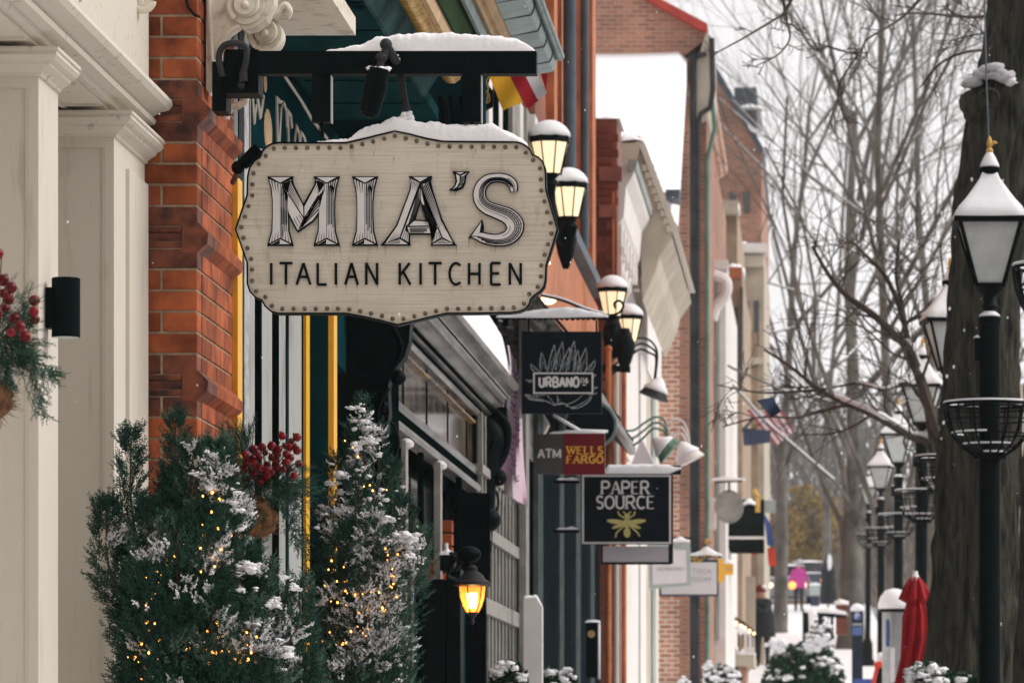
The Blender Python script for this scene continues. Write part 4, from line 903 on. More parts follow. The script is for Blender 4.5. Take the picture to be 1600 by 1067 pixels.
mb = MB(); mb.lathe(c, [(8*u, 18*u), (13.5*u, 27*u), (18.5*u, 43*u), (20.5*u, 60*u)], 18); mb.done('glass', M['amber_glass'], ln, smooth=True)
mb = MB()
for dx in (-4, 3): mb.tube([(c.x+dx*u, c.y, c.z+26*u), (c.x+dx*u*1.3, c.y, c.z+50*u)], [3*u, 4.5*u], 8)
mb.done('bulb', M['filament'], ln, smooth=True)
mb = MB(); mb.tube(crom([P(712, 905, 22.2), P(700, 898, 22.1), P(708, 880, 22), P(716, 868, 21.95), P(704, 864, 21.9), P(712, 872, 21.85)], 5), .008, 7); mb.tube(crom([P(712, 890, 22.2), P(722, 878, 22), P(738, 884, DL)], 5), .009, 7); mb.ball(P(733, 866, 21.9), .06, 14, sq=(1, .8, .7)); mb.done('scroll_arm', M['black'], ln, smooth=True)
ll = bpy.data.lights.new('lantern_light', 'POINT'); ll.energy = 6; ll.color = (1, .5, .15); ll.shadow_soft_size = .03; lo_ = bpy.data.objects.new('lantern_light', ll); COL.objects.link(lo_); lo_.parent = ln; lo_.location = (0, -.0, 40*u)

# ---- pink torn banner
bn = thing('pink_banner', 'long translucent pink banner with dark print hanging beyond the black cornice', 'banner', P(797, 792, 26.9))
D = 26.9; L_ = [(792, 540), (789, 580), (786, 640), (778, 700), (770, 738), (766, 760)]; R_ = [(796, 540), (810, 590), (816, 640), (817, 700), (820, 750), (825, 791)]
mb = MB(); vs = []; nU = 8
rows = len(L_)
Lc = crom(L_, 4); Rc = crom(R_, 4)
for i in range(len(Lc)):
    for j in range(nU+1):
        q = j/nU; a = P(Lc[i][0]*(1-q)+Rc[i][0]*q, Lc[i][1]*(1-q)+Rc[i][1]*q, D); a.y += .05*math.sin(q*9+i*.3); vs.append(a)
nv = len(vs); vs += [v+Vector((0, .004, 0)) for v in vs]
fs = [(i*(nU+1)+j, i*(nU+1)+j+1, (i+1)*(nU+1)+j+1, (i+1)*(nU+1)+j) for i in range(len(Lc)-1) for j in range(nU)]
mb.add(vs, fs+[tuple(k+nv for k in reversed(f)) for f in fs]); mb.done('cloth', M['pink_banner'], bn, smooth=True)
mb = MB(); random.seed(5)
for k in range(22):
    a = 806+random.uniform(-5, 4); b_ = 580+k*8; mb.ribbon([(X(a-4, D), Z(b_, D)), (X(a+1, D), Z(b_+random.uniform(2, 10), D)), (X(a+4, D), Z(b_+3, D))], random.uniform(.004, .009), D-.06, .004)
mb.done('print', M['scribble'], bn)

# ---- flag
fg = thing('striped_flag', 'yellow, red and white striped flag bunched beneath the beam end of the large sign', 'flag', P(810, 172, 21.5))
D = 21.5
def cloth(poly4, m, name, par, amp=.02, ph=0, D=D, n=8):
    (a, b_, c, d) = poly4; mb = MB(); vs = []
    for i in range(n+1):
        for j in range(n+1):
            u_, v_ = i/n, j/n; px = (a[0]*(1-u_)+b_[0]*u_)*(1-v_)+(d[0]*(1-u_)+c[0]*u_)*v_; py = (a[1]*(1-u_)+b_[1]*u_)*(1-v_)+(d[1]*(1-u_)+c[1]*u_)*v_
            p = P(px, py, D); p.y += amp*math.sin(px*.11+py*.07+ph); vs.append(p)
    nv = len(vs); vs += [v+Vector((0, .003, 0)) for v in vs]
    fs = [(i*(n+1)+j, (i+1)*(n+1)+j, (i+1)*(n+1)+j+1, i*(n+1)+j+1) for i in range(n) for j in range(n)]
    mb.add(vs, fs+[tuple(k+nv for k in reversed(f)) for f in fs]); return mb.done(name, m, par, smooth=True)
cloth(((762, 112), (793, 112), (817, 160), (786, 174)), M['flag_yellow'], 'yellow_stripe', fg)
cloth(((793.2, 112), (817, 112), (841, 158), (824, 170)), M['flag_red'], 'red_stripe', fg, ph=.3)
cloth(((817.2, 112), (836, 108), (855, 146), (841, 158)), M['flag_white'], 'white_stripe', fg, ph=.6)
cloth(((836, 86), (846, 86), (855, 120), (853, 142)), M['flag_red'], 'red_fold', fg, ph=1)
mb = MB(); mb.tube([P(745, 95, D+.05), P(850, 80, D+.05)], .012, 8); mb.done('pole', M['gold'], fg)
em = thing('gilt_hanging_sign', 'black hanging sign with a gold outlined scroll edge, half hidden by the beam hanger', 'sign', P(762, 185, 21.2))
mb = MB(); D = 21.2; mb.prism(pr([(740, 112), (766, 118), (762, 132), (770, 142), (771, 166), (760, 172), (752, 186), (740, 186)], D), D, D+.03); mb.done('panel', M['signblack'], em)
mb = MB(); mb.ribbon([(X(a, D), Z(b_, D)) for a, b_ in crom([(766, 118), (760, 128), (763, 140), (757, 148), (754, 158), (760, 160), (763, 146), (765, 158), (756, 164), (752, 172)], 4)], .007, D-.004, .004); mb.done('gold_scroll', M['gold'], em)

# ================================================================== 6. grey lattice gate and its posts
gt = thing('lattice_gate', 'tall weathered grey gate of upright bars with three rails behind the lantern', 'gate', (-1.95, 27, 0))
xg = -1.95
def DX(px, x=xg): return x*F/(px-VX)
for i, px in enumerate(np.arange(752, 812, 5.4)):
    D = DX(px); mb = MB(); mb.box(xg-.02, xg+.005, D, D+.055, .0, Z(560, D)) ; mb.done('bar', M['gatepaint'], gt)
for py0, s0 in [(845, .07), (950, .09), (760, .05)]:
    z_ = (VY-py0)/(VX-790)*1.95
    mb = MB(); mb.box(xg-.03, xg+.022, DX(748), DX(812), EZ+z_-s0, EZ+z_); mb.done('rail', M['gatepaint'], gt)
mb = MB(); mb.box(xg-.25, xg-.2, 25.2, 29, 0, EZ+1.8); mb.done('dark_backing', M['teal_dark'], gt)
mb = MB(); mb.box(X(811, 28.2), X(822, 28.2), 28.2, 28.5, 0, Z(480, 28.2)); mb.done('gate_post', M['gatepaint'], gt)
# icicles under the top rail
mb = MB(); random.seed(3)
for k in range(26):
    px = 770+k*1.7; D = DX(px)-.02; mb.tube([P(px, 748+k*.6, D), P(px, 748+k*.6+random.uniform(10, 38), D)], [.010, .001], 6)
mb.done('icicle', M['lamp_glass'], gt, kind='stuff')
wp = MB(); wp.box(X(822, 30.6), X(838, 30.6), 30.75, 31.0, 0, Z(400, 30.6)); o = solo(wp, 'painted_pillar', M['beige'], 'tall narrow cream pillar between grey lattice gate and dark slatted wall', 'pillar')
bo = thing('short_post', 'short pale grey square post topped with snow beside the cream pillar', 'post', (X(833, 27.5), 27.5, ground(27.5)))
D = 27.5; mb = MB(); mb.prism(pr([(818, 1400), (818, 936), (838, 933), (847, 948), (847, 1400)], D), D, D+.1); mb.done('shaft', M['white_paint'], bo)
mb = MB(); mb.mound([(X(818, D), Z(936, D), .02), (X(838, D), Z(934, D), .02), (X(846, D), Z(946, D), .006)], D, D+.1, nx=12); mb.done('snow_cap', M['snow'], bo, smooth='all')

# ================================================================== 7. dark slatted wall
sw = thing('dark_slatted_wall', 'slate blue boarded wall with pale upright battens behind the hanging signs', 'wall', (-1.95, 34, 0))
xs_ = -1.93
mb = MB(); mb.box(xs_-.3, xs_-.02, DX(838, xs_), DX(944, xs_), 0, EZ+2.9); mb.done('backing', M['black_wood'], sw)
bats = [838, 846, 872, 879, 898, 905, 921, 927, 940, 944]
for i in range(0, len(bats)-1):
    a, b_ = bats[i], bats[i+1]; d0, d1 = DX(a, xs_), DX(b_, xs_)
    mb = MB()
    if i % 2 == 0 and i > 0 or i == 0:
        mb.box(xs_-.02, xs_+.012, d0, d1, 0, EZ+2.85); mb.done('batten', M['batten'], sw)
    else:
        mb.box(xs_-.03, xs_, d0+.02, d1-.02, 0, EZ+2.85); mb.done('board', M['sidingdark'], sw)
# shelf-like snow-topped sign arms out of the wall
for (y, nm) in ((755, 0), (832, 1)):
    pass
mbx = thing('black_mailbox', 'tall narrow black box with an orange disc and snow on top, against dark wall', 'box', P(926, 1060, 33))
D = 33; mb = MB(); mb.box(X(916, D), X(934, D), D, D+.12, Z(1058, D), Z(972, D)); mb.done('case', M['black'], mbx)
mb = MB(); mb.lathe((0, 0, 0), [(.028, 0), (.028, .008)], 16); o = mb.done('disc', M['tan'], None); o.parent = mbx; o.rotation_euler.x = math.radians(90); o.location = P(924, 990, D-.001)-parent_world(mbx)
mb = MB(); mb.mound([(X(914, D), Z(972, D), .01), (X(925, D), Z(972, D), .02), (X(937, D), Z(972, D), .01)], D, D+.12, nx=10); mb.box(X(934.2, D), X(937, D), D, D+.1, Z(1060, D), Z(974, D)); mb.done('snow_cap', M['snow'], mbx, smooth='all')

# ================================================================== 8. tall red brick building above the slatted wall
rb_ = thing('red_brick_building', 'tall dark red brick building with orange ribs and grey downpipes above the street lamps', 'building', (-2.5, 35, 0))
xb = -1.95
mb = MB(); mb.box(-9, xb-.06, 31, DX(938, xb), EZ+3.6, EZ+14); mb.done('wall', M['orange_brick'], rb_)
for a, b_ in ((866, 871), (878, 883), (909, 914), (926, 931)):
    mb = MB(); mb.box(xb-.1, xb, DX(a), DX(b_), EZ+4.1, EZ+14); mb.done('rib', M['orange_trim'], rb_)
for a, r in ((890, .05), (913.5, .035)):
    D = DX(a, -1.88); mb = MB(); mb.tube([(-1.88, D, EZ+4.0), (-1.88, D, EZ+14)], r, 10); mb.done('downpipe', M['pipe_blue'], rb_, smooth=True)
run('sill_course', [(-2.05, 3.86), (-1.86, 3.90), (-1.85, 3.97), (-1.9, 4.02), (-2.05, 4.05)], 29.5, 37.6, M['pipe_blue'], rb_)
run('spandrel', [(-2.05, 3.1), (-1.93, 3.1), (-1.93, 3.85), (-2.05, 3.85)], 29.5, 38, M['orange_trim'], rb_)
mb = MB(); mb.box(-2.2, -1.93, 28.4, 38.3, 0, EZ+3.1); mb.done('lower_wall', M['sidingdark'], rb_) if False else None
# glazed sloping shop canopy under it
run('canopy', [(-2.0, 2.9), (-1.6, 2.5), (-1.55, 2.5), (-1.55, 2.56), (-1.95, 3.05)], 27.2, 36.5, M['grey_mould'], rb_)
for k in range(5): run('canopy_rib', [(-1.97, 3.06), (-1.55, 2.575), (-1.55, 2.60), (-1.97, 3.10)], 27.3+k*2.2, 27.36+k*2.2, M['pipe'], rb_)
run('clerestory', [(-2.2, 2.0), (-1.95, 2.0), (-1.95, 2.9), (-2.2, 2.9)], 28.4, 38, M['grey_mould'], rb_)
# end pier, brick by brick where it shows
D = 38.3; mb = MB(); mb.box(-2.4, X(966, D)-.01, D+.01, D+.8, 0, Z(186, D)); mb.done('end_pier_core', M['mortar_dark'] if 'mortar_dark' in M else M['brownstone'], rb_)
M['pierbrick'] = mat('dark_red_pier_brick', (.22, .06, .04), .7, var=.35, scale=3, bump=.3, rand=.4)
z_ = Z(190, D)
k = 0
while z_ > Z(640, D) and k < 140:
    z_ -= .0677*1.0; xr_ = X(966 if z_ > Z(330, D) else 957, D)
    for q in range(1): lay_brick(rb_, .20, .058, .1, (xr_-.10-(.0 if k % 2 else .05), D+.05, z_), M['pierbrick'])
    k += 1
mb = MB(); mb.mound([(X(930, D), Z(186, D), .02), (X(950, D), Z(186, D), .05), (X(969, D), Z(186, D), .02)], D-.02, D+.8, nx=12); mb.done('snow_cap', M['snow'], rb_, smooth='all')
mb = MB(); mb.box(X(936, D), X(972, D), D-.05, D, Z(284, D), Z(262, D)); mb.box(X(936, D), X(962, D), D-.03, D, Z(340, D), Z(320, D)); mb.done_each('stone_corbel', M['brownstone'], rb_)
mb = MB(); mb.box(X(936, D), X(957, D), D+.0, D+.1, 0, Z(640, D)); mb.done('lower_pier', M['orange_brick'], rb_)
mb = MB(); mb.box(X(956.5, D), X(960, D), D-.02, D+.2, 0, Z(300, D)); mb.done('orange_edge', M['orange_trim'], rb_)

# ================================================================== 9. white shopfront building with big snowy roof behind
wb = thing('white_facade_building', 'white painted building with stepped cornice and smooth pilasters, left of the salmon brick wall', 'building', (-2.5, 45, 0))
for a, b_, m in [(958, 985, 'white_paint'), (986, 1000, 'white_paint'), (1001, 1009, 'white_paint'), (1010, 1019, 'beige'), (1020, 1024, 'grey_green'), (1025, 1031, 'cream')]:
    d0, d1 = DX(a, -1.9), DX(b_+.8, -1.9); mb = MB(); off = .02 if a in (986, 1010, 1025) else 0
    mb.box(-2.6, -1.9-off, d0, d1, 0, EZ+4.2); mb.done('pilaster', M[m], wb)
mb = MB(); mb.box(-2.15, -1.905, 38.6, 52, EZ+4.2, EZ+5.0); mb.done('frieze', M['white_paint'], wb)
run('cornice', [(-1.93, 4.2), (-1.9, 4.2), (-1.86, 4.35), (-1.82, 4.4), (-1.80, 4.6), (-1.74, 4.7), (-1.72, 4.95), (-1.66, 5.05), (-1.64, 5.12), (-1.93, 5.2)], 38.6, 43, M['white_paint'], wb)
for k in range(7):
    yy = 38.7+k*.6; mb = MB(); mb.box(-1.86, -1.76, yy, yy+.22, EZ+4.46, EZ+4.66); mb.done('cornice_bracket', M['white_paint'], wb)
    mb = MB(); mb.box(-1.905, -1.895, yy+.3, yy+.34, EZ+3.3, EZ+4.3); mb.done('panel_joint', M['beige'], wb)
run('coping', [(-1.70, 5.08), (-1.63, 5.1), (-1.62, 5.17), (-1.70, 5.18)], 38.5, 43, M['grey_green'], wb)
# salmon pipes / pilaster strips in front (between lamp pairs)
for px in (951, 963, 975):
    D = DX(px, -1.75); mb = MB(); mb.tube([(-1.75, D, 0), (-1.75, D, Z(545, D))], .022, 8); mb.ball((-1.75, D, Z(545, D)), .03, 8); mb.done('pipe', M['orange_trim'] if px != 963 else M['cream'], wb, smooth=True)
gb2 = thing('cream_gabled_dormer', 'cream metal clad cornice end with ribbed edge and snow on its top', 'cornice', (-1.8, 40, Z(420, 42)))
D = 42.0
mb = MB(); mb.prism(pr([(985, 226), (1006, 226), (1020, 262), (1042, 330), (1050, 372), (1030, 400), (1024, 425), (1004, 470), (1000, 350), (985, 300)], D), D, D+6); mb.done('body', M['beige'], gb2)
mb = MB()
for k in range(9):
    t_ = k/8; mb.box(X(1012+t_*38, D)-.05, X(1022+t_*35, D), D-.04, D+.1, Z(268+t_*95, D), Z(258+t_*95, D))
mb.done('ribbed_edge', M['cream'], gb2)
mb = MB(); mb.prism(pr([(997, 222), (1008, 225), (1060, 362), (1050, 362)], D), D-.06, D+5.5); mb.done('edge_board', M['cream'], gb2)
mb = MB(); mb.prism(pr([(960, 226), (990, 226), (1000, 222), (1000, 232), (985, 300), (962, 232)], D), D-.1, D+.3); mb.done('return_moulding', M['beige'], gb2)
mb = MB(); mb.prism(pr([(972, 226), (972, 214), (984, 204), (998, 206), (1003, 214), (1003, 226)], D), D+.3, D+1.2); mb.done('chimney_stub', M['orange_trim'], gb2)
mb = MB(); mb.mound([(X(964, D), Z(224, D), .02), (X(975, D), Z(222, D), .13), (X(992, D), Z(220, D), .09), (X(1006, D), Z(222, D), .02)], D-.1, D+1.4, nx=16); mb.done('snow_cap', M['snow'], gb2, smooth='all')
# snowy roof plane
rf = thing('snow_covered_roof', 'large smooth white snow covered roof sloping below the brick gable', 'roof', (-3, 58, Z(300, 52)))
mb = MB()
A = [P(880, 84, 70), P(1073, 80, 70), P(1060, 298, 58), P(880, 330, 52)]
vs = []; n = 16
for i in range(n+1):
    for j in range(n+1):
        u_, v_ = i/n, j/n; p = (A[0].lerp(A[1], u_)).lerp(A[3].lerp(A[2], u_), v_); p.z += .06*nz((p.x*.5, p.y*.2, 0), 1)-(.12*max(0, u_-.95)*20 if u_ > .95 else 0); vs.append(p)
nv = len(vs); vs += [v-Vector((0, 0, .35)) for v in vs]
fs = [(i*(n+1)+j, (i+1)*(n+1)+j, (i+1)*(n+1)+j+1, i*(n+1)+j+1) for i in range(n) for j in range(n)]
sk = []
for i in range(n): 
    sk += [(i*(n+1), i*(n+1)+nv, (i+1)*(n+1)+nv, (i+1)*(n+1)), (i*(n+1)+n, (i+1)*(n+1)+n, (i+1)*(n+1)+n+nv, i*(n+1)+n+nv)]
    sk += [(i, i+1, i+1+nv, i+nv), (n*(n+1)+i, n*(n+1)+i+nv, n*(n+1)+i+1+nv, n*(n+1)+i+1)]
mb.add(vs, fs+[tuple(k+nv for k in reversed(f)) for f in fs]+sk); mb.done('snow_sheet', M['snow'], rf, smooth=False)
mb = MB(); mb.prism(pr([(1040, 296), (1062, 296), (1060, 312), (1040, 308)], 57), 57, 57.6); mb.done('eave', M['slate'], rf)
# ================================================================== 10. brick gable building at 70 m
gg = thing('brick_gable_building', 'tall brick building with red painted gable edge and long dark downpipes', 'building', (-4, 74, 0))
D = 70
mb = MB(); mb.prism(pr([(600, 1500), (1062, 1500), (1062, 92), (1102, 60), (1102, 50), (1010, -8), (900, -80), (600, -80)], D), D, 86); mb.done('gable_wall', M['orange_brick_b'], gg)
mb = MB(); mb.prism(pr([(600, 84), (1070, 88), (1103, 62), (1103, 46), (1012, -10), (900, -90), (600, -90)], D), D-.06, D-.002); mb.done('weathered_gable_brick', M['brown_brick'], gg)
mb = MB(); mb.prism(pr([(1000, -14), (1106, 42), (1106, 54), (1092, 50), (1000, -2)], D), D-.3, D+.3); mb.done('rake_board', M['redpaint'], gg)
mb = MB(); mb.box(X(1062.5, D), X(1077, D), D-.05, D+14, 0, Z(92, D)); mb.done('corner_strip', M['brown_brick'], gg)
mb = MB(); mb.prism(pr([(1076, 150), (1104, 56), (1112, 62), (1112, 160), (1104, 175), (1088, 180)], D), D-.3, D+3); mb.done('eave_box', M['beige'], gg)
mb = MB(); mb.tube([P(1083, 1500, 69.6), P(1083, 85, 69.6)], .055, 8); mb.done('downpipe', M['pipe'], gg)
mb = MB(); mb.tube([P(1112, 60, 69.6), P(1114, 140, 69.6), P(1110, 168, 69.6), P(1095, 178, 69.6), P(1090, 195, 69.6), P(1089, 1500, 69.6)], .045, 8); mb.done('downpipe', M['pipe'], gg)
mb = MB(); mb.tube([P(1080, 92, 69.6), P(1104, 84, 69.6)], .04, 8); mb.done('downpipe', M['pipe'], gg)
mb = MB(); mb.box(X(1092, 71), X(1104, 71), 71, 85, 0, Z(180, 71)); mb.done('side_wall', M['brown_brick'], gg)
mb = MB(); mb.tube([P(1113, 160, 70.5), P(1117, 200, 70.5), P(1105, 250, 70.5), P(1105, 1500, 70.5)], .035, 8); mb.done('green_downpipe', M['pipe_green'], gg)
# ================================================================== 11. row of far houses
def far_house(px0, px1, D, top, m, name, lab, feats=None, yb=1500, depth=10, snow=True):
    t = thing(name, lab, 'building', (X((px0+px1)/2, D), D, 0)); mb = MB(); mb.box(X(px0, D), X(px1, D), D, D+depth, 0, Z(top, D)); mb.done('wall', M[m], t)
    if snow: mb = MB(); mb.mound([(X(px0-2, D), Z(top, D), .12), (X((px0+px1)/2, D), Z(top, D), .22), (X(px1+3, D), Z(top, D), .14)], D-.2, D+1, nx=16, amp=.05); mb.done('snow_cap', M['snow'], t, smooth='all')
    for f in (feats or []):
        nm, a, b_, c_, d_, mm, pr_ = f; mb = MB(); mb.box(X(a, D), X(b_, D), D-pr_, D-.01, Z(d_, D), Z(c_, D)); mb.done(nm, M[mm], t)
    return t
h = far_house(1100, 1134, 76, 425, 'white_paint', 'far_house', 'narrow pale house with a snow topped bracketed cornice next to the green downpipe',
          [('cornice', 1100, 1138, 410, 424, 'white_paint', .4), ('window', 1106, 1116, 500, 560, 'glass_dark', .02), ('window', 1106, 1116, 640, 720, 'glass_dark', .02), ('pilaster', 1118, 1124, 430, 1000, 'grey_green', .08), ('sill', 1104, 1118, 560, 564, 'white_paint', .1), ('sill', 1104, 1118, 720, 724, 'white_paint', .1)])
mb = MB(); mb.tube(crom([P(1114, 430, 75.5), P(1134, 440, 75.5), P(1132, 462, 75.5), P(1118, 480, 75.5), P(1112, 500, 75.5)], 5), [.10]*21, 8); mb.done('bracket', M['white_paint'], h, smooth=True)
far_house(1133, 1160, 86, 428, 'tanwall', 'far_house', 'small brown house front with white cap beyond the bracketed cornice',
          [('cornice', 1128, 1160, 420, 436, 'orange_trim', .3), ('pilaster', 1130, 1140, 600, 1000, 'beige', .2), ('window', 1143, 1153, 480, 540, 'glass_dark', .02), ('window', 1143, 1153, 640, 700, 'glass_dark', .02), ('slate_edge', 1157, 1161, 450, 600, 'slate', .2)])
far_house(1100, 1152, 90, 328, 'tanwall', 'far_house', 'tan rendered house with thick snow on its broad cornice',
          [('cornice', 1100, 1154, 318, 338, 'beige', .5), ('window', 1112, 1122, 350, 400, 'glass_dark', .02), ('pilaster', 1124, 1134, 340, 900, 'cream', .05)])
h = far_house(1128, 1194, 99, 392, 'beige', 'far_house', 'pale yellowish stone house with deep white cornice and smooth snow cap',
          [('cornice', 1126, 1198, 384, 398, 'white_paint', .5), ('frieze', 1130, 1194, 400, 418, 'cream', .2), ('string_course', 1130, 1195, 560, 570, 'cream', .2), ('window', 1160, 1170, 470, 540, 'glass_dark', .02), ('window', 1178, 1186, 470, 540, 'glass_dark', .02), ('window', 1160, 1170, 620, 690, 'glass_dark', .02), ('pier', 1174, 1184, 520, 1000, 'tanwall', .1)])
far_house(1165, 1192, 106, 520, 'brown_brick', 'far_house', 'far brown brick house at the end of the row behind the flag', [('window', 1170, 1176, 560, 600, 'glass_dark', .02), ('window', 1180, 1186, 560, 600, 'glass_dark', .02)], snow=False)
# brown brick gable behind them
bg_ = thing('brown_brick_gable', 'big brown brick gable wall with sloping roof edge rising over the far houses', 'building', (-2.5, 112, 0)); D = 112
mb = MB(); mb.prism(pr([(1080, 1500), (1190, 1500), (1190, 235), (1172, 205), (1125, 126), (1105, 90), (1080, 60)], D), D, D+14); mb.done('gable_wall', M['brown_brick'], bg_)
mb = MB(); mb.prism(pr([(1105, 84), (1128, 122), (1194, 236), (1190, 242), (1124, 132), (1103, 92)], D), D-.4, D+14); mb.done('roof_edge', M['slate'], bg_)
mb = MB(); mb.prism(pr([(1166, 192), (1172, 200), (1186, 208), (1184, 214), (1172, 208)], D), D-.5, D+2); mb.done('snow_patch', M['snow'], bg_)
mb = MB(); mb.box(X(1152, D+8), X(1186, D+8), D+4, D+8, Z(236, D+8), Z(172, D+8)); mb.done('dormer', M['slate'], bg_)
mb = MB(); mb.mound([(X(1148, D+4), Z(172, D+4), .1), (X(1170, D+4), Z(172, D+4), .25), (X(1190, D+4), Z(172, D+4), .1)], D+3.6, D+8, nx=10, amp=.05); mb.done('snow_cap', M['snow'], bg_, smooth='all')
for a, b_ in ((1118, 300), (1140, 300), (1162, 300), (1118, 230)):
    mb = MB(); mb.box(X(a, D), X(a+9, D), D-.03, D-.005, Z(b_+34, D), Z(b_, D)); mb.done('window', M['glass_dark'], bg_)
# lower shopfront pieces of the far row: pale columns, awnings, porch
sf_ = thing('far_colonnade', 'row of slim pale shopfront columns under the far awnings', 'building', (-2.2, 100, 0))
for a, b_, D, m in [(1100, 1108, 74, 'white_paint'), (1110, 1117, 78, 'grey_green'), (1120, 1126, 84, 'beige'), (1130, 1136, 90, 'grey_green'), (1139, 1146, 95, 'beige'), (1150, 1156, 98, 'cream'), (1160, 1166, 104, 'tanwall'), (1170, 1176, 108, 'white_paint')]:
    mb = MB(); mb.box(X(a, D), X(b_, D), D-.6, D-.4, 0, Z(560+(a-1100)*1.2, D)); mb.done('column', M[m], sf_)
# ================================================================== 12. hanging signs along the row
def pan(x0, x1, y0, y1, D, d=.03): return dict(x0=X(x0, D), x1=X(x1, D), z0=Z(y1, D), z1=Z(y0, D), D=D, d=d)
def pbox(name, x0, x1, y0, y1, D, d, m, par):
    mb = MB(); mb.box(X(x0, D), X(x1, D), D, D+d, Z(y1, D), Z(y0, D)); return mb.done(name, M[m], par)
# --- square black sign with agave drawing
D = 26.6
us = thing('square_hanging_sign', 'square black hanging sign reading URBANO 116 with agave leaves drawn in white line', 'sign', P(878, 646, D))
pbox('panel', 815, 940, 518, 646, D, .04, 'signblack', us)
def u4(zx, zy): return (X(820+zx*.1406, D), Z(500+zy*.1406, D))
mb = MB(); random.seed(11)
def leaf(b0, b1, tip, k=0):
    bx0, bx1, tp = Vector(b0), Vector(b1), Vector(tip); c0 = (bx0*.45+tp*.55)+Vector((-14, 10)); c1 = (bx1*.45+tp*.55)+Vector((12, 10))
    Lp = [u4(*p) for p in crom([tuple(bx0), tuple(c0), tuple(tp)], 6)]; Rp = [u4(*p) for p in crom([tuple(bx1), tuple(c1), tuple(tp)], 6)]
    mb.ribbon(Lp, .0050, D-.002, .002); mb.ribbon(Rp, .0036, D-.0024, .0022)
    for f in (.3, .55, .78):
        q = [((Lp[i][0]*(1-f)+Rp[i][0]*f), (Lp[i][1]*(1-f)+Rp[i][1]*f)) for i in range(1+random.randint(0, 3), 9-random.randint(0, 3))]
        mb.ribbon(q, .0022, D-.0018, .0015)
for bb in [((110, 578), (170, 578), (70, 490)), ((175, 580), (250, 580), (188, 358)), ((255, 578), (350, 560), (328, 275)), ((300, 580), (420, 560), (420, 245)), ((385, 580), (470, 570), (500, 300)), ((455, 580), (560, 560), (550, 230)), ((540, 580), (620, 575), (590, 340)), ((580, 580), (680, 560), (680, 310)), ((660, 578), (740, 575), (780, 448)), ((90, 690), (92, 660), (10, 660)), ((768, 640), (768, 610), (784, 605)), ((765, 770), (768, 745), (805, 742)), ((740, 830), (700, 830), (805, 805)),
           ((240, 900), (230, 830), (5, 826)), ((350, 930), (250, 835), (330, 940)), ((440, 925), (360, 835), (350, 930)), ((470, 960), (640, 835), (480, 930)), ((560, 975), (740, 850), (520, 975))]: leaf(*bb)
mb.ribbon([u4(*p) for p in crom([(5, 830), (60, 880), (180, 895), (250, 905), (330, 942), (430, 925), (500, 965), (570, 978), (650, 950), (720, 890), (740, 850)], 5)], .006, D-.003, .003)
mb.done('agave_drawing', M['chalk'], us)
mb = MB(); z0, z1 = 584, 820; mb.prism([u4(94, z1), u4(762, z1), u4(762, z0), u4(94, z0)], D-.006, D-.003, 0)
mb.prism([u4(112, z1-18), u4(744, z1-18), u4(744, z0+18), u4(112, z0+18)], D-.0075, D-.0058, 1); mb.done('name_frame', [M['signwhite'], M['signblack']], us)
a = u4(160, 742); c = u4(600, 640); mb = MB(); word(mb, 'URBANO', a[0], c[0], a[1], c[1]-a[1], .0135, D-.011, gap=.30, dep=.003)
a = u4(622, 700); c = u4(702, 648); word(mb, '116', a[0], c[0], a[1], c[1]-a[1], .0065, D-.011, gap=.35, dep=.003); mb.ribbon([u4(640, 722), u4(682, 722)], .006, D-.010, .002); mb.done('lettering', M['signwhite'], us)
# scroll-work bar it hangs from
ub = thing('twisted_sign_bar', 'twisted iron bar deep in snow with curled end above the square black sign', 'bracket', P(860, 500, D))
mb = MB(); path = []; rs = []
for i in range(121): path.append(P(775+i*1.47, 497-.3*math.sin(i*.9), D+.03)); rs.append(.011+.0045*math.sin(i*1.1))
mb.tube(path, rs, 8); mb.tube([P(775, 489, D+.03), P(775, 508, D+.03)], .016, 6)
mb.done('bar', M['black'], ub, smooth=True)
mb = MB(); mb.mound([(X(775, D), Z(496, D), .012), (X(800, D), Z(496, D), .02), (X(830, D), Z(496, D), .045), (X(880, D), Z(496, D), .065), (X(910, D), Z(495, D), .05), (X(950, D), Z(495, D), .012)], D-.0, D+.07, nx=60, amp=.006); mb.done('snow_cap', M['snow'], ub, smooth='all')
mb = MB(); mb.tube(crom([P(845, 462, D+.03), P(880, 470, D+.03), P(915, 484, D+.03), P(945, 492, D+.03), P(965, 490, D+.03), P(974, 478, D+.03), P(968, 470, D+.03), P(960, 474, D+.03), P(962, 482, D+.03)], 6), .007, 8); mb.done('scroll_brace', M['black'], ub, smooth=True)
mb = MB(); mb.tube(crom([P(845, 459, D+.03), P(880, 467, D+.03), P(915, 481, D+.03), P(945, 489, D+.03)], 6), [.006]*19, 8); mb.done('snow_ridge', M['snow'], ub, smooth='all')
mb = MB()
for a in (826, 932): mb.tube([P(a, 500, D+.02), P(a, 519, D+.02)], .006, 6)
mb.done('hook', M['black'], ub)
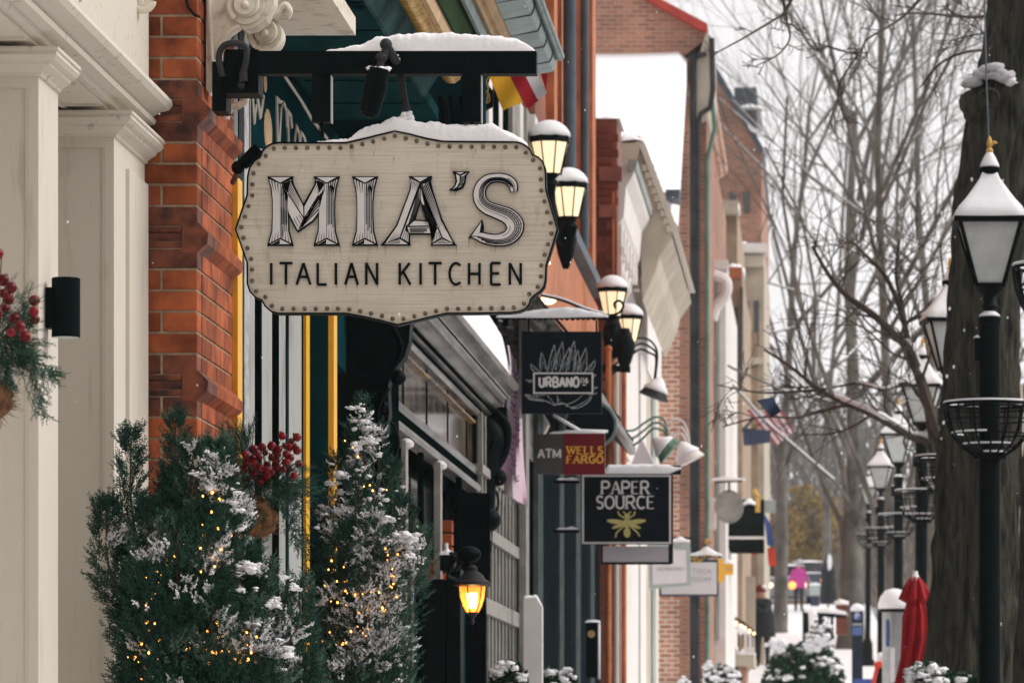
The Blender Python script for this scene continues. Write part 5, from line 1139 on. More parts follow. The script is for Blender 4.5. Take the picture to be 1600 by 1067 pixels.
# --- bank sign
D = 29.5
wf = thing('bank_hanging_sign', 'two-part hanging sign, charcoal with white ATM and maroon with orange WELLS FARGO', 'sign', P(892, 740, D))
pbox('grey_panel', 838, 880, 678, 740, D, .05, 'dgrey', wf); pbox('maroon_panel', 880.2, 945, 677, 741, D-.004, .06, 'maroon', wf)
mb = MB(); word(mb, 'ATM', X(841, D), X(876, D), Z(715, D), X(13, D)-X(0, D), .012, D-.004, gap=.22, dep=.003); mb.done('lettering', M['signwhite'], wf)
mb = MB(); hh = 11*D/F
word(mb, 'WELLS', X(886, D), X(942, D), Z(709, D), hh, .0105, D-.009, gap=.30, dep=.003, serif=.010, thin=.007)
word(mb, 'FARGO', X(886, D), X(942, D), Z(723, D), hh, .0105, D-.009, gap=.30, dep=.003, serif=.010, thin=.007); mb.done('lettering', M['signgold'], wf)
mb = MB(); mb.mound([(X(858, D), Z(677.5, D), .006), (X(885, D), Z(677, D), .022), (X(905, D), Z(677, D), .03), (X(925, D), Z(677, D), .024), (X(945, D), Z(677, D), .012)], D, D+.055, nx=40, amp=.006); mb.done('snow_cap', M['snow'], wf, smooth='all')
mb = MB(); mb.tube([P(864, 648, D+.02), P(905, 672, D+.02)], .011, 8); mb.tube([P(905, 672, D+.02), P(950, 674, D+.02)], .009, 8); mb.done('snowy_stay', M['snow'], wf, smooth='all')
mb = MB(); mb.tube([P(868, 646, D+.03), P(912, 676, D+.03)], .008, 6); mb.done('stay', M['pipe'], wf)
# round black sign edge-on behind it
rs_ = thing('round_black_sign', 'round black hanging disc sign with a grey rim, partly behind the maroon bank sign', 'sign', P(925, 700, 30.5))
D = 30.5; cc = P(922, 664, D); ring = [(cc.x+40*D/F*math.cos(t_), cc.z+37*D/F*math.sin(t_)) for t_ in np.linspace(0, 2*math.pi, 41)[:-1]]
mb = MB(); mb.prism(ring, D, D+.04); mb.done('disc', M['signblack'], rs_)
mb = MB(); mb.ribbon(ring+[ring[0]], .018, D-.012, .03); mb.done('rim', M['zinc'], rs_)
# lantern-like pale snow covered wall fitting left of it
wfx = thing('snowy_wall_fitting', 'pale angular wall light hood capped with snow below the square black sign', 'lamp', P(838, 690, 30.6)); D = 30.6
mb = MB(); mb.prism(pr([(822, 650), (846, 646), (858, 664), (852, 676), (838, 694), (826, 684)], D), D-.1, D+.1); mb.done('hood', M['cream'], wfx)
mb = MB(); mb.mound([(X(822, D), Z(652, D), .01), (X(838, D), Z(649, D), .03), (X(850, D), Z(652, D), .02), (X(857, D), Z(662, D), .01)], D-.1, D+.1, nx=14); mb.done('snow_cap', M['snow'], wfx, smooth='all')
# --- paper shop sign
D = 31.8
ps = thing('paper_shop_sign', 'black hanging sign with white border reading PAPER SOURCE over a golden bee', 'sign', P(980, 850, D))
pbox('panel', 908, 1050, 742, 850, D, .05, 'signblack', ps)
mb = MB()
for (a, b_, c, d) in [(909.5, 741.8, 1048.5, 744.5), (909.5, 846.5, 1048.5, 849.2)]: mb.box(X(a, D), X(c, D), D-.006, D-.0005, Z(d, D), Z(b_, D))
for a in (909.5, 1045.6): mb.box(X(a, D), X(a+2.9, D), D-.0057, D-.0004, Z(846.4, D), Z(744.6, D))
mb.done_each('border', M['signwhite'], ps)
mb = MB(); word(mb, 'PAPER', X(940, D), X(1014, D), Z(771, D), 19*D/F, .0135, D-.008, gap=.22, dep=.004, serif=.0125, thin=.0065)
word(mb, 'SOURCE', X(932, D), X(1023, D), Z(794, D), 19*D/F, .0135, D-.008, gap=.20, dep=.004, serif=.0125, thin=.0065); mb.done('lettering', M['signwhite'], ps)
def pz(zx, zy): return (X(860+zx*.29982, D), Z(640+zy*.29982, D))
def ell(cx_, cy_, a, b_, rot, n=16): return [pz(cx_+a*math.cos(t_)*math.cos(rot)-b_*math.sin(t_)*math.sin(rot), cy_+a*math.cos(t_)*math.sin(rot)+b_*math.sin(t_)*math.cos(rot)) for t_ in np.linspace(0, 2*math.pi, n+1)[:-1]]
mb = MB(); k = 0
for e in [(400, 640, 18, 26, 0), (400, 590, 20, 26, 0), (400, 553, 15, 13, 0), (345, 583, 52, 12, .12), (447, 583, 52, 12, -.12), (355, 605, 36, 9, -.35), (438, 605, 36, 9, .35)]: mb.prism(ell(*e), D-.008-.0006*k, D-.0005); k += 1
for q in [[(385, 605), (345, 640), (340, 665)], [(415, 605), (455, 640), (466, 660)], [(388, 565), (360, 548), (352, 530)], [(412, 565), (436, 548), (442, 530)], [(395, 545), (380, 530)], [(405, 545), (420, 530)]]: mb.ribbon([pz(*p) for p in q], .010, D-.014-.0004*k, .003); k += 1
mb.done('bee', M['beegold'], ps)
pbox('arm_top', 905, 1064, 727, 741, D+.0, .05, 'black', ps)
mb = MB(); mb.mound([(X(941, D), Z(740, D), .02), (X(950, D), Z(740, D), .064), (X(1000, D), Z(740, D), .07), (X(1045, D), Z(740, D), .066), (X(1055, D), Z(736, D), .03), (X(1064, D), Z(732, D), .01)], D-.02, D+.07, nx=40, amp=.008); mb.done('snow_cap', M['snow'], ps, smooth='all')
for py in (755, 832):
    pbox('wall_arm', 866, 905, py-5, py, D, .04, 'black', ps)
    mb = MB(); mb.mound([(X(869, D), Z(py-5, D), .004), (X(895, D), Z(py-5, D), .022), (X(904, D), Z(py-5, D), .004)], D, D+.04, nx=14); mb.done('snow_cap', M['snow'], ps, smooth='all')
pbox('side_frame', 1048.8, 1051.5, 742, 880, D+.005, .04, 'black', ps)
lp_ = thing('blank_pale_sign', 'plain pale grey panel in a black frame hanging under the paper shop sign', 'sign', P(993, 882, D+.2)); 
pbox('panel', 942, 1045, 853, 878, D+.2, .03, 'palesign', lp_) ; 
mb = MB(); D = 32.0
for q in [(939, 942, 850.5, 881), (1045, 1048.5, 850.5, 881), (942, 1045, 878, 881.3)]: mb.box(X(q[0], D), X(q[1], D), D-.005, D+.04, Z(q[3], D), Z(q[2], D))
mb.done_each('frame', M['black'], lp_)
M['palesign2'] = M['palesign']
# further pale signs
D = 44
s5 = thing('sage_framed_sign', 'pale pink-white sign in a sage green frame, faint grey lettering, tilted slightly', 'sign', P(1048, 918, D))
mb = MB(); mb.prism(pr([(1012, 846), (1078, 848), (1080, 914), (1014, 920)], D), D, D+.05); mb.done('frame', M['palegreen'], s5)
mb = MB(); mb.prism(pr([(1019, 856), (1072, 857), (1073, 910), (1020, 913)], D), D-.01, D); mb.done('face', M['palesign'], s5)
mb = MB(); word(mb, 'HERBORO', X(1026, D), X(1067, D), Z(891, D), 5*D/F, .006, D-.014, gap=.3, dep=.003); mb.done('faint_lettering', M['palegreen'], s5)
mb = MB(); mb.box(X(1055, D), X(1073, D), D-.014, D-.0105, Z(859, D), Z(855, D)); mb.done('top_tab', M['palegreen'], s5)
mb = MB(); mb.mound([(X(1050, D), Z(846, D), .02), (X(1064, D), Z(846, D), .05), (X(1078, D), Z(847, D), .02)], D-.02, D+.06, nx=12); mb.done('snow_cap', M['snow'], s5, smooth='all')
pbox('snowy_arm', 1036, 1080, 839, 843, D+.1, .05, 'black', s5)
D = 50
s6 = thing('navy_framed_sign', 'white sign in a navy frame with grey letters TOCK OOM showing, gold scroll on top', 'sign', P(1077, 930, D))
pbox('frame', 1030, 1122, 874, 931, D, .06, 'navy', s6); pbox('face', 1033, 1120, 878, 928, D-.012, .011, 'palesign', s6)
M['faint'] = mat('faint_grey_letters', (.42, .42, .44), .6, var=.05)
mb = MB(); word(mb, 'STOCK', X(1074, D), X(1112, D), Z(896, D), 7.5*D/F, .008, D-.016, gap=.4, dep=.003); word(mb, 'ROOM', X(1076, D), X(1110, D), Z(908, D), 7*D/F, .008, D-.016, gap=.4, dep=.003); mb.done('lettering', M['faint'], s6)
pbox('top_bar', 1078, 1128, 868, 871, D+.02, .04, 'navy', s6)
mb = MB(); mb.mound([(X(1078, D), Z(868, D), .02), (X(1092, D), Z(868, D), .05), (X(1104, D), Z(866, D), .10), (X(1116, D), Z(868, D), .05), (X(1128, D), Z(868, D), .02)], D-.02, D+.1, nx=20); mb.done('snow_cap', M['snow'], s6, smooth='all')
mb = MB(); mb.tube(spiral(1088, 873, 5, D-.01, 1.2), .012, 6); mb.tube(spiral(1106, 845, 5, D-.01, 1.2), .012, 6); mb.tube(crom([P(1080, 871, D), P(1092, 878, D), P(1106, 866, D), P(1122, 872, D)], 4), .012, 6); mb.done('gold_scroll', M['gold'], s6, smooth=True)
D = 56
s7 = thing('yellow_bell_sign', 'small yellow bell shaped sign hanging behind the navy framed sign', 'sign', P(1128, 912, D))
mb = MB(); mb.prism(pr([(1119, 872), (1130, 874), (1133, 880), (1146, 881), (1146, 897), (1134, 898), (1128, 910), (1124, 912), (1121, 904)], D), D, D+.06); mb.done('panel', M['signgold'], s7)
mb = MB(); mb.ribbon([(X(1133, D), Z(892, D)), (X(1135, D), Z(885, D)), (X(1138, D), Z(892, D)), (X(1141, D), Z(885, D)), (X(1143, D), Z(892, D))], .010, D-.005, .004); mb.done('mark', M['tan'], s7)
mb = MB(); mb.mound([(X(1132, D), Z(880, D), .02), (X(1139, D), Z(880, D), .06), (X(1146, D), Z(881, D), .02)], D-.01, D+.06, nx=8); mb.done('snow_cap', M['snow'], s7, smooth='all')
# big grey disc sign, awning and clutter farther on
D = 72
s8 = thing('round_grey_sign', 'large round pale grey disc sign hanging before the black awning', 'sign', P(1139, 817, D))
cc = P(1139, 791, D); ring = [(cc.x+23*D/F*math.cos(t_), cc.z+26*D/F*math.sin(t_)) for t_ in np.linspace(0, 2*math.pi, 33)[:-1]]
M['discgrey'] = mat('patchy_grey_disc', (.36, .36, .32), .7, col2=(.2, .21, .2), thr=(.35, .65), scale=4)
mb = MB(); mb.prism(ring, D, D+.12); mb.done('disc', M['discgrey'], s8)
mb = MB(); mb.tube([P(1118, 752, D), P(1160, 750, D)], .03, 6); mb.tube([P(1139, 751, D), P(1139, 768, D)], .02, 6); mb.done('hanger', M['black'], s8)
mb = MB(); mb.mound([(X(1110, D), Z(751, D), .02), (X(1135, D), Z(751, D), .07), (X(1165, D), Z(750, D), .02)], D-.06, D+.06, nx=14, amp=.02); mb.done('snow_cap', M['snow'], s8, smooth='all')
D = 78
aw = thing('black_awning', 'black shop awning with a pale lower edge and snow patches, far along the row', 'awning', P(1160, 858, D))
mb = MB(); mb.prism_x([(D, Z(856, D)), (D, Z(840, D)), (D+.1, Z(818, D)), (D+1.5, Z(772, D)), (D+2, Z(772, D)), (D+2, Z(856, D))], X(1126, D), X(1192, D)); mb.done('canvas', M['black_wood'], aw)
mb = MB(); mb.box(X(1130, D), X(1194, D), D-.05, D-.005, Z(842, D), Z(838, D)); mb.done('edge', M['white_paint'], aw)
mb = MB(); mb.mound([(X(1155, D), Z(786, D), .03), (X(1170, D), Z(782, D), .12), (X(1184, D), Z(786, D), .03)], D+.8, D+1.6, nx=10, amp=.03); mb.done('snow_cap', M['snow'], aw, smooth='all')
mb = MB(); mb.tube([P(1178, 764, D), P(1184, 775, D), P(1184, 800, D)], .05, 6); mb.done('gold_edge', M['gold'], aw)
D = 90
def small(name, lab, cat, a, b_, c, d, D, m, dep=.1):
    mb = MB(); mb.box(X(a, D), X(b_, D), D, D+dep, Z(d, D), Z(c, D)); return solo(mb, name, M[m], lab, cat)
small('blue_white_sign', 'small pale blue hanging sign high beyond the black awning', 'sign', 1186, 1212, 781, 801, 92, 'palegreen', .08)
cloth(((1193, 800), (1204, 818), (1210, 852), (1199, 852)), M['blue'], 'blue_pennant', thing('blue_pennant', 'blue pennant hanging at the end of the black awning', 'pennant', P(1200, 852, 88)), D=88, amp=.05)
cloth(((1199, 856), (1211, 856), (1213, 884), (1201, 884)), M['red'], 'red_pennant', thing('red_pennant', 'bright red cloth hanging below the blue pennant', 'pennant', P(1206, 884, 88.5)), D=88.5, amp=.05)
cloth(((1172, 858), (1182, 858), (1180, 868), (1175, 866)), M['red'], 'red_ribbon', thing('red_ribbon', 'tiny red ribbon under the black awning edge', 'ribbon', P(1177, 868, 80)), D=80, amp=.03)
small('snowy_louvre', 'small white louvred panel beside the long downpipe, behind the grey disc', 'panel', 1094, 1118, 778, 826, 73, 'white_paint', .3)
# --- flags on the far facade
uf = thing('american_flag', 'faded red white and blue stars and stripes flag hanging diagonally from the far row', 'flag', P(1215, 695, 82))
D = 82
cloth(((1183, 628), (1208, 620), (1221, 643), (1206, 650)), M['flag_blue'], 'canton', uf, amp=.08)
M['flag_pink'] = mat('faded_red_stripe', (.40, .09, .09), .8, var=.1)
for k in range(9):
    t0, t1 = k/9, (k+1)/9
    a0 = (1166+17*t0, 640-12*t0) if k < 5 else (1180+ (t0-.5)*60, 634+(t0-.5)*30); 
    A0 = Vector((1166, 640)).lerp(Vector((1222, 641)), t0); A1 = Vector((1166, 640)).lerp(Vector((1222, 641)), t1); B0 = Vector((1212, 697)).lerp(Vector((1241, 672)), t0); B1 = Vector((1212, 697)).lerp(Vector((1241, 672)), t1)
    mid = lambda A, B: A.lerp(B, .0)
    cloth((tuple(A0), tuple(A1), tuple(B1), tuple(B0)), M['flag_pink'] if k % 2 == 0 else M['flag_white'], 'stripe', uf, amp=.08, D=D+.15, n=5)
mb = MB(); mb.tube([P(1160, 672, D+.2), P(1212, 616, D+.2)], .025, 6); mb.done('pole', M['pipe'], uf)
gf = thing('navy_flag', 'plain dark blue flag drooping below the striped flag', 'flag', P(1185, 697, 80)); D = 80
cloth(((1160, 668), (1205, 672), (1203, 692), (1162, 696)), M['flag_blue'], 'cloth', gf, amp=.08, D=80)

# ================================================================== 13. lit globe lanterns on the facades (six-sided, snow hoods)
def wall_lantern(px, pt, D, s, label, post=None):
    """px centre, pt = pixel of the snow tip; s = scale (1 = 60 px wide head)"""
    u = D/F*s; t = thing('facade_lantern', label, 'lamp', (X(px, D), D, Z(pt+ (95 if not post else 95)*s, D)), 'lit lanterns with snow hoods along the facades')
    c = P(px, pt, D)
    mb = MB(); mb.lathe(c, [(12*u, -88*u), (15*u, -86*u), (19*u, -84*u)], 8, rot=.5); mb.lathe(c, [(31*u, -36*u), (33*u, -34*u), (33*u, -27*u), (29*u, -24*u)], 8, rot=.5); mb.done_each('rim', M['black'], t)
    mb = MB(); mb.lathe(c, [(18*u, -84*u), (30*u, -36*u)], 8, rot=.5); mb.done('glass', M['lit_glass'], t)
    for k in range(8):
        a = 2*math.pi*(k+.5)/8; mb = MB(); mb.tube([(c.x+18.4*u*math.cos(a), c.y+18.4*u*math.sin(a), c.z-85*u), (c.x+30.6*u*math.cos(a), c.y+30.6*u*math.sin(a), c.z-35*u)], 1.2*u, 5); mb.done('rib', M['black'], t)
    mb = MB(); mb.lathe(c, [(31*u, -27*u), (33*u, -25*u), (31*u, -18*u), (25*u, -10*u), (17*u, -4*u), (8*u, -.8*u), (1*u, 0)], 18); mb.done('snow_hood', M['snow'], t, smooth='all')
    mb = MB(); mb.lathe(c, [(1*u, -130*u), (8*u, -118*u), (10*u, -104*u), (15*u, -100*u), (13*u, -96*u), (9*u, -92*u), (13*u, -88*u)], 12)
    if post: mb.tube([(c.x, c.y, c.z-100*u), (c.x+post[0]*u, c.y+.1, c.z-post[1]*u)], [15*u, 9*u], 10)
    mb.done('stem', M['black'], t, smooth=True)
    # inner bulb
    mb = MB(); mb.ball((c.x-4*u, c.y, c.z-55*u), 6*u, 10); 
    return t
L1 = wall_lantern(859, 188, 29, 1.0, 'upper lantern of the nearest lit pair, just right of the cream sign')
L2 = wall_lantern(889, 262, 29.6, .92, 'lower lantern of the nearest lit pair, on a thick black stem', post=(-6, 150))
wall_lantern(957, 430, 36, .76, 'upper lantern of the far lit pair, above square black sign')
wall_lantern(982, 474, 37, .72, 'lower lantern of the second lit pair, right of the square black sign', post=(-8, 130))
wall_lantern(868, 366, 33, .5, 'small dim lantern peeking out between sign edge and black lantern stem')
tp = thing('lantern_bracket', 'thick black bracket post holding the nearest pair of lit lanterns', 'bracket', P(884, 420, 29.7))
mb = MB(); mb.lathe(P(884, 420, 29.7), [(.02, 0), (.055, .10), (.075, .20), (.06, .24), (.05, .28), (.07, .31), (.065, .36)], 14); mb.tube(crom([P(884, 385, 29.7), P(868, 360, 29.5), P(862, 320, 29.2), P(860, 290, 29)], 5), .03, 8); mb.done('post', M['black'], tp, smooth=True)
tp = thing('lantern_bracket', 'black bracket arms holding the second pair of lit lanterns beside square sign', 'bracket', P(965, 590, 36.5)); D = 36.5
mb = MB(); mb.lathe(P(957, 560, D), [(.03, 0), (.07, .12), (.09, .2), (.06, .3), (.05, .36)], 12); mb.lathe(P(976, 582, D), [(.02, 0), (.06, .1), (.09, .22), (.06, .3), (.04, .36)], 12)
for k in range(2): mb.tube([P(940, 572+k*5, D), P(985, 575+k*5, D)], .014, 6)
mb.done('arm', M['black'], tp, smooth=True)
# warm glints: small lit fittings behind the sign edge
for a, b_, D_, r in [(856, 414, 27, .018), (857, 476, 27.5, .05)]:
    mb = MB(); mb.ball((0, 0, 0), r, 10, sq=(1, 1, .6)); o = solo(mb, 'small_lit_lamp', M['warmlamp'], 'small warm lit lamp '+('at the right edge of the cream sign' if b_ < 450 else 'just above the twisted sign bar'), 'lamp', smooth=True); o.location = P(a, b_, D_)
# goose-neck lamps
def goose(pxs, D, m, lab, head, snow_head=True):
    t = thing('gooseneck_lamp', lab, 'lamp', P(pxs[0][0], pxs[0][1]+6, D), 'gooseneck sign lamps')
    for k in range(3):
        mb = MB(); mb.tube(crom([P(a-k*1.0, b_+k*(12 if i < 3 else 9 if i < 5 else 4), D+k*.05) for i, (a, b_) in enumerate(pxs)], 5), .010, 6); mb.done('neck', M[m], t, smooth=True)
    hx, hy, an = head; p = P(hx, hy, D); r = .10
    mb = MB(); R = Matrix.Rotation(an, 3, 'Y')
    prof = [(.02, .10), (.035, .06), (.10, .0), (.125, -.05)]
    o0 = len(mb.v); mb.lathe((0, 0, 0), prof, 16)
    for i in range(o0, len(mb.v)): mb.v[i] = tuple(R @ Vector(mb.v[i])*D/36+p)
    mb.done('shade', M[m], t, smooth=True)
    mb = MB(); o0 = len(mb.v); mb.lathe((0, 0, 0), [(.10, .004), (.105, .02), (.07, .06), (.03, .11), (.004, .13)], 14)
    for i in range(o0, len(mb.v)): mb.v[i] = tuple(R @ Vector(mb.v[i])*D/36+p)
    mb.done('snow_cap', M['snow'], t, smooth='all')
    return t
goose([(940, 572), (962, 558), (984, 535), (1002, 528), (1018, 534), (1027, 552), (1024, 590)], 37, 'pipe', 'upper gooseneck lamp with dark bent arms over the second pair of lanterns', (1024, 612, .35))
goose([(972, 672), (990, 672), (1005, 662), (1022, 652), (1036, 654), (1042, 670), (1044, 690)], 36, 'mint', 'green gooseneck lamp with snow filled shade above the paper shop sign', (1040, 700, -.9))
goose([(1040, 664), (1050, 656), (1060, 655), (1068, 660), (1074, 672), (1077, 690), (1076, 700)], 40, 'white_paint', 'snow laden gooseneck lamp, right of the green one, against salmon brick', (1075, 712, -.45))
# pale triangular awning ends under the green lamp
ta = thing('pale_awning', 'pale grey triangular snowy awning end between lamps and paper shop sign', 'awning', P(1020, 735, 40)); D = 40
mb = MB(); mb.prism(pr([(985, 728), (1000, 690), (1004, 688), (1024, 728)], D), D, D+1.5); mb.prism(pr([(968, 722), (972, 700), (985, 722)], D), D-.2, D); mb.done('canvas', M['palesign'], ta)

# ================================================================== 14. street lamps on the kerb side
M['finial'] = mat('gilt_finial', (.72, .42, .10), .5, var=.2)
def street_lamp(D, label, basket=True, first=None):
    x = .915; g0 = gz(D)
    t = thing('street_lamp', label, 'street lamp', (x, D, g0), 'black street lamps with snow capped square lanterns')
    b = g0+3.66-.0   # base of the glass
    Zb = Z(450, 25.0)-gz(25.0)+g0; u = 25.0/F
    c = Vector((x, D, Zb))
    def sq(z0, h0, z1, h1, name, m, th=None):
        mb = MB(); mb.lathe(c, [(h0*math.sqrt(2), z0), (h1*math.sqrt(2), z1)], 4, rot=.5); return mb.done(name, m, t)
    # four frosted panes, tapered
    for k in range(4):
        a = math.pi/2*k; mb = MB(); R = Matrix.Rotation(a, 3, 'Z')
        w0, w1, h0, h1 = 20*u, 46*u, 6*u, 98*u; q = [(-w0, -w0-.001, h0), (w0, -w0-.001, h0), (w1, -w1, h1), (-w1, -w1, h1)]; q2 = [(a_, b_+.006, c_) for a_, b_, c_ in q]
        vs = [R @ Vector(v)+c for v in q+q2]; mb.add(vs, [(0, 1, 2, 3), (7, 6, 5, 4), (0, 4, 5, 1), (1, 5, 6, 2), (2, 6, 7, 3), (3, 7, 4, 0)]); mb.done('pane', M['lamp_glass'], t)
    for k in range(4):
        a = math.pi/2*k+math.pi/4; mb = MB(); mb.tube([c+Vector((21*math.sqrt(2)*u*math.cos(a), 21*math.sqrt(2)*u*math.sin(a), 4*u)), c+Vector((47*math.sqrt(2)*u*math.cos(a), 47*math.sqrt(2)*u*math.sin(a), 99*u))], 3.2*u, 6); mb.done('corner_bar', M['black'], t)
    mb = MB(); mb.lathe(c, [(24*1.41*u, 0), (24*1.41*u, 6*u)], 4, rot=.5); mb.lathe(c, [(55*1.41*u, 98*u), (57*1.41*u, 100*u), (57*1.41*u, 106*u), (50*1.41*u, 109*u)], 4, rot=.5); mb.done_each('frame', M['black'], t)
    # snow on the roof, concave pyramid
    vs = []; prof = [(57, 106), (57.5, 112), (52, 122), (42, 133), (32, 146), (24, 158), (16, 170), (12, 180)]; n = 32; mb = MB()
    for r, h in prof:
        for j in range(n):
            th = 2*math.pi*j/n; cx_, sx_ = math.cos(th), math.sin(th); kq = 1/max(abs(cx_), abs(sx_)); kr = (kq*.85+.15)*(1+.03*nz((cx_*2, sx_*2, h*.05), 1)); vs.append(c+Vector((r*u*kr*cx_, r*u*kr*sx_, h*u)))
    fs = [(i*n+j, i*n+(j+1) % n, (i+1)*n+(j+1) % n, (i+1)*n+j) for i in range(len(prof)-1) for j in range(n)]+[tuple(range((len(prof)-1)*n, len(prof)*n))]
    mb.add(vs, fs); mb.done('roof_snow', M['snow'], t, smooth='all')
    mb = MB(); mb.lathe(c, [(14*u, 176*u), (17*u, 180*u), (17*u, 187*u), (14*u, 189*u)], 16); mb.done('vent_collar', M['black'], t, smooth=True)
    mb = MB(); mb.lathe(c, [(15*u, 188*u), (15*u, 191*u), (10*u, 203*u), (4*u, 213*u), (1*u, 216*u)], 14); mb.done('cap_snow', M['snow'], t, smooth='all')
    mb = MB(); mb.lathe(c, [(4*u, 209*u), (6*u, 214*u), (3*u, 219*u), (5*u, 224*u), (3*u, 233*u), (1*u, 237*u)], 10); mb.tube([c+Vector((0, 0, 222*u)), c+Vector((8*u, 0, 228*u)), c+Vector((12*u, 0, 226*u))], [3*u, 3*u, 1*u], 6); mb.done('finial', M['finial'], t, smooth=True)
    mb = MB(); mb.lathe(c, [(8*u, -42*u), (9*u, -34*u), (15*u, -30*u), (10*u, -24*u), (9*u, -14*u), (20*u, -4*u), (24*u, 1*u)], 14); mb.done('neck', M['black'], t, smooth=True)
    mb = MB(); mb.lathe(c, [(17*u, -45*u), (16*u, -42*u), (8*u, -36*u), (1*u, -31*u)], 16); mb.done('collar_snow', M['snow'], t, smooth='all')
    pc = Vector((x, D, g0)); H = Zb-g0-45*u
    mb = MB(); mb.lathe(pc, [(.16, 0), (.16, .12), (.12, .16), (.11, .5), (.075, .58), (.063, .62), (.06, H), (.045, H)], 16); mb.lathe(pc, [(.066, H-.05), (.066, H-.01)], 16); mb.done('post', M['black'], t, smooth=True)
    mb = MB(); mb.box(x-24*u-.0, x-15*u, D-.03, D+.03, Zb-115*u, Zb-78*u); mb.done('control_box', M['black'], t)
    mb = MB(); mb.mound([(x-24.5*u, Zb-78*u, .004), (x-19*u, Zb-78*u, .012), (x-14.5*u, Zb-78*u, .004)], D-.03, D+.03, nx=8); mb.done('snow_cap', M['snow'], t, smooth='all')
    if basket:
        zr = Zb-182*u; Rr = 71*u
        mb = MB(); ring = lambda r, z, n=33: [(x+r*math.cos(t_), D+r*math.sin(t_), z) for t_ in np.linspace(0, 2*math.pi, n)]
        mb.tube(ring(Rr, zr), .010, 6, cap=False); mb.tube(ring(Rr, zr-6*u), .006, 5, cap=False)
        for k in range(1, 5):
            ph = k*.30; mb.tube(ring(Rr*math.cos(ph), zr-Rr*1.18*math.sin(ph)*.98), .005, 5, cap=False)
        for k in range(16):
            th = 2*math.pi*k/16; pts = [(x+Rr*math.cos(ph)*math.cos(th), D+Rr*math.cos(ph)*math.sin(th), zr-Rr*1.18*math.sin(ph)) for ph in np.linspace(0, 1.35, 9)]; mb.tube(pts, .006, 5)
        mb.lathe((x, D, zr-86*u), [(.10, 0), (.10, .02)], 16); mb.done('wire_basket', M['black'], t, smooth=True)
        mb = MB(); mb.tube([(x+Rr*math.cos(t_), D+Rr*math.sin(t_), zr+.010) for t_ in np.linspace(0, 2*math.pi, 33)], .008, 6, cap=False)
        for k in range(2, 5):
            ph = k*.30; mb.tube([(x+(Rr*math.cos(ph))*math.cos(t_), D+(Rr*math.cos(ph))*math.sin(t_), zr-Rr*1.18*math.sin(ph)*.98+.008) for t_ in np.linspace(.3+k, 2.6+k, 16)], .006, 5)
        mb.done('basket_snow', M['snow'], t, smooth='all')
    return t
lamp1 = street_lamp(25.0, 'nearest street lamp with frosted lantern under deep snow and wire basket on its post')
def copy_lamp(D, label):
    def cp(o, par):
        c = o.copy(); COL.objects.link(c)
        if par: c.parent = par
        for ch in o.children: cp(ch, c)
        return c
    c = cp(lamp1, None); c.location = (.915, D, gz(D)); c['label'] = label; q = random.Random(int(D)); c.rotation_euler = (q.uniform(-.01, .01), q.uniform(-.012, .012), q.uniform(-.2, .2)); return c
copy_lamp(33.5, 'second nearest street lamp, its snowy lantern half hidden by the thick tree trunk')
copy_lamp(43.5, 'third street lamp, its black post left of the thick trunk with branches across its lantern')
copy_lamp(57.0, 'fourth street lamp, small snowy lantern left of the third post')
copy_lamp(74.0, 'fifth street lamp, tiny blurred snow capped lantern above the parking post')
copy_lamp(98.0, 'farthest street lamp visible, a faint pale cap among the branches')
mb = MB(); mb.tube([P(1545, 222, 25), P(1541, 120, 25.2), P(1537, -60, 25.5)], .005, 6); solo(mb, 'lamp_cable', M['pipe_blue'], 'thin blue-grey cable rising from the nearest street lamp finial', 'cable')
# dark wire planter at the right edge
wp_ = thing('wire_planter', 'part of a black wire planter with snow at the right edge beside nearest lantern', 'planter', P(1650, 520, 24))
D = 24; cc = P(1652, 418, D); Rr = 68*D/F
mb = MB()
for k in range(5):
    ph = k*.3; mb.tube([(cc.x+Rr*math.cos(ph)*math.cos(t_), D+Rr*math.cos(ph)*math.sin(t_), cc.z-Rr*1.5*math.sin(ph)) for t_ in np.linspace(0, 2*math.pi, 31)], .007 if k else .012, 5, cap=False)
for k in range(14):
    th = 2*math.pi*k/14; mb.tube([(cc.x+Rr*math.cos(ph)*math.cos(th), D+Rr*math.cos(ph)*math.sin(th), cc.z-Rr*1.5*math.sin(ph)) for ph in np.linspace(0, 1.4, 9)], .008, 5)
mb.done('cage', M['black'], wp_, smooth=True)
mb = MB(); mb.tube([(cc.x+Rr*math.cos(t_), D+Rr*math.sin(t_), cc.z+.012) for t_ in np.linspace(0, 2*math.pi, 31)], .012, 6, cap=False); mb.done('snow_rim', M['snow'], wp_, smooth='all')
mb = MB(); mb.tube([(cc.x, D, cc.z-Rr*1.5), (cc.x, D, gz(D))], .05, 10); mb.done('post', M['black'], wp_)

# ================================================================== 15. trees
def bark_trunk(path, name='trunk', n=72, sub=22, par=None, amp=.24, m='treebark'):
    """path: list of (x,y,z,r)"""
    pts = crom(path, sub); mb = MB(); vs = []; k = len(pts)
    for i, (x, y, z_, r) in enumerate(pts):
        for j in range(n):
            th = 2*math.pi*j/n; c_, s_ = math.cos(th), math.sin(th)
            d = amp*abs(noise.noise(Vector((c_*5.5*max(r, .12)/.27, s_*5.5*max(r, .12)/.27, z_*1.4))))*1.6+.05*noise.noise(Vector((c_*14, s_*14, z_*6)))+.12*noise.noise(Vector((c_*1.2, s_*1.2, z_*.7+3)))
            rr = r*(1-d+.05); vs.append((x+rr*c_, y+rr*s_, z_))
    fs = [(i*n+j, i*n+(j+1) % n, (i+1)*n+(j+1) % n, (i+1)*n+j) for i in range(k-1) for j in range(n)]
    mb.add(vs, fs); return mb.done(name, M[m], par, smooth='all')
bt = thing('thick_tree', 'thick dark furrowed tree trunk with a snow filled knot behind the nearest street lamp', 'tree', (X(1520, 29), 29, gz(29)))
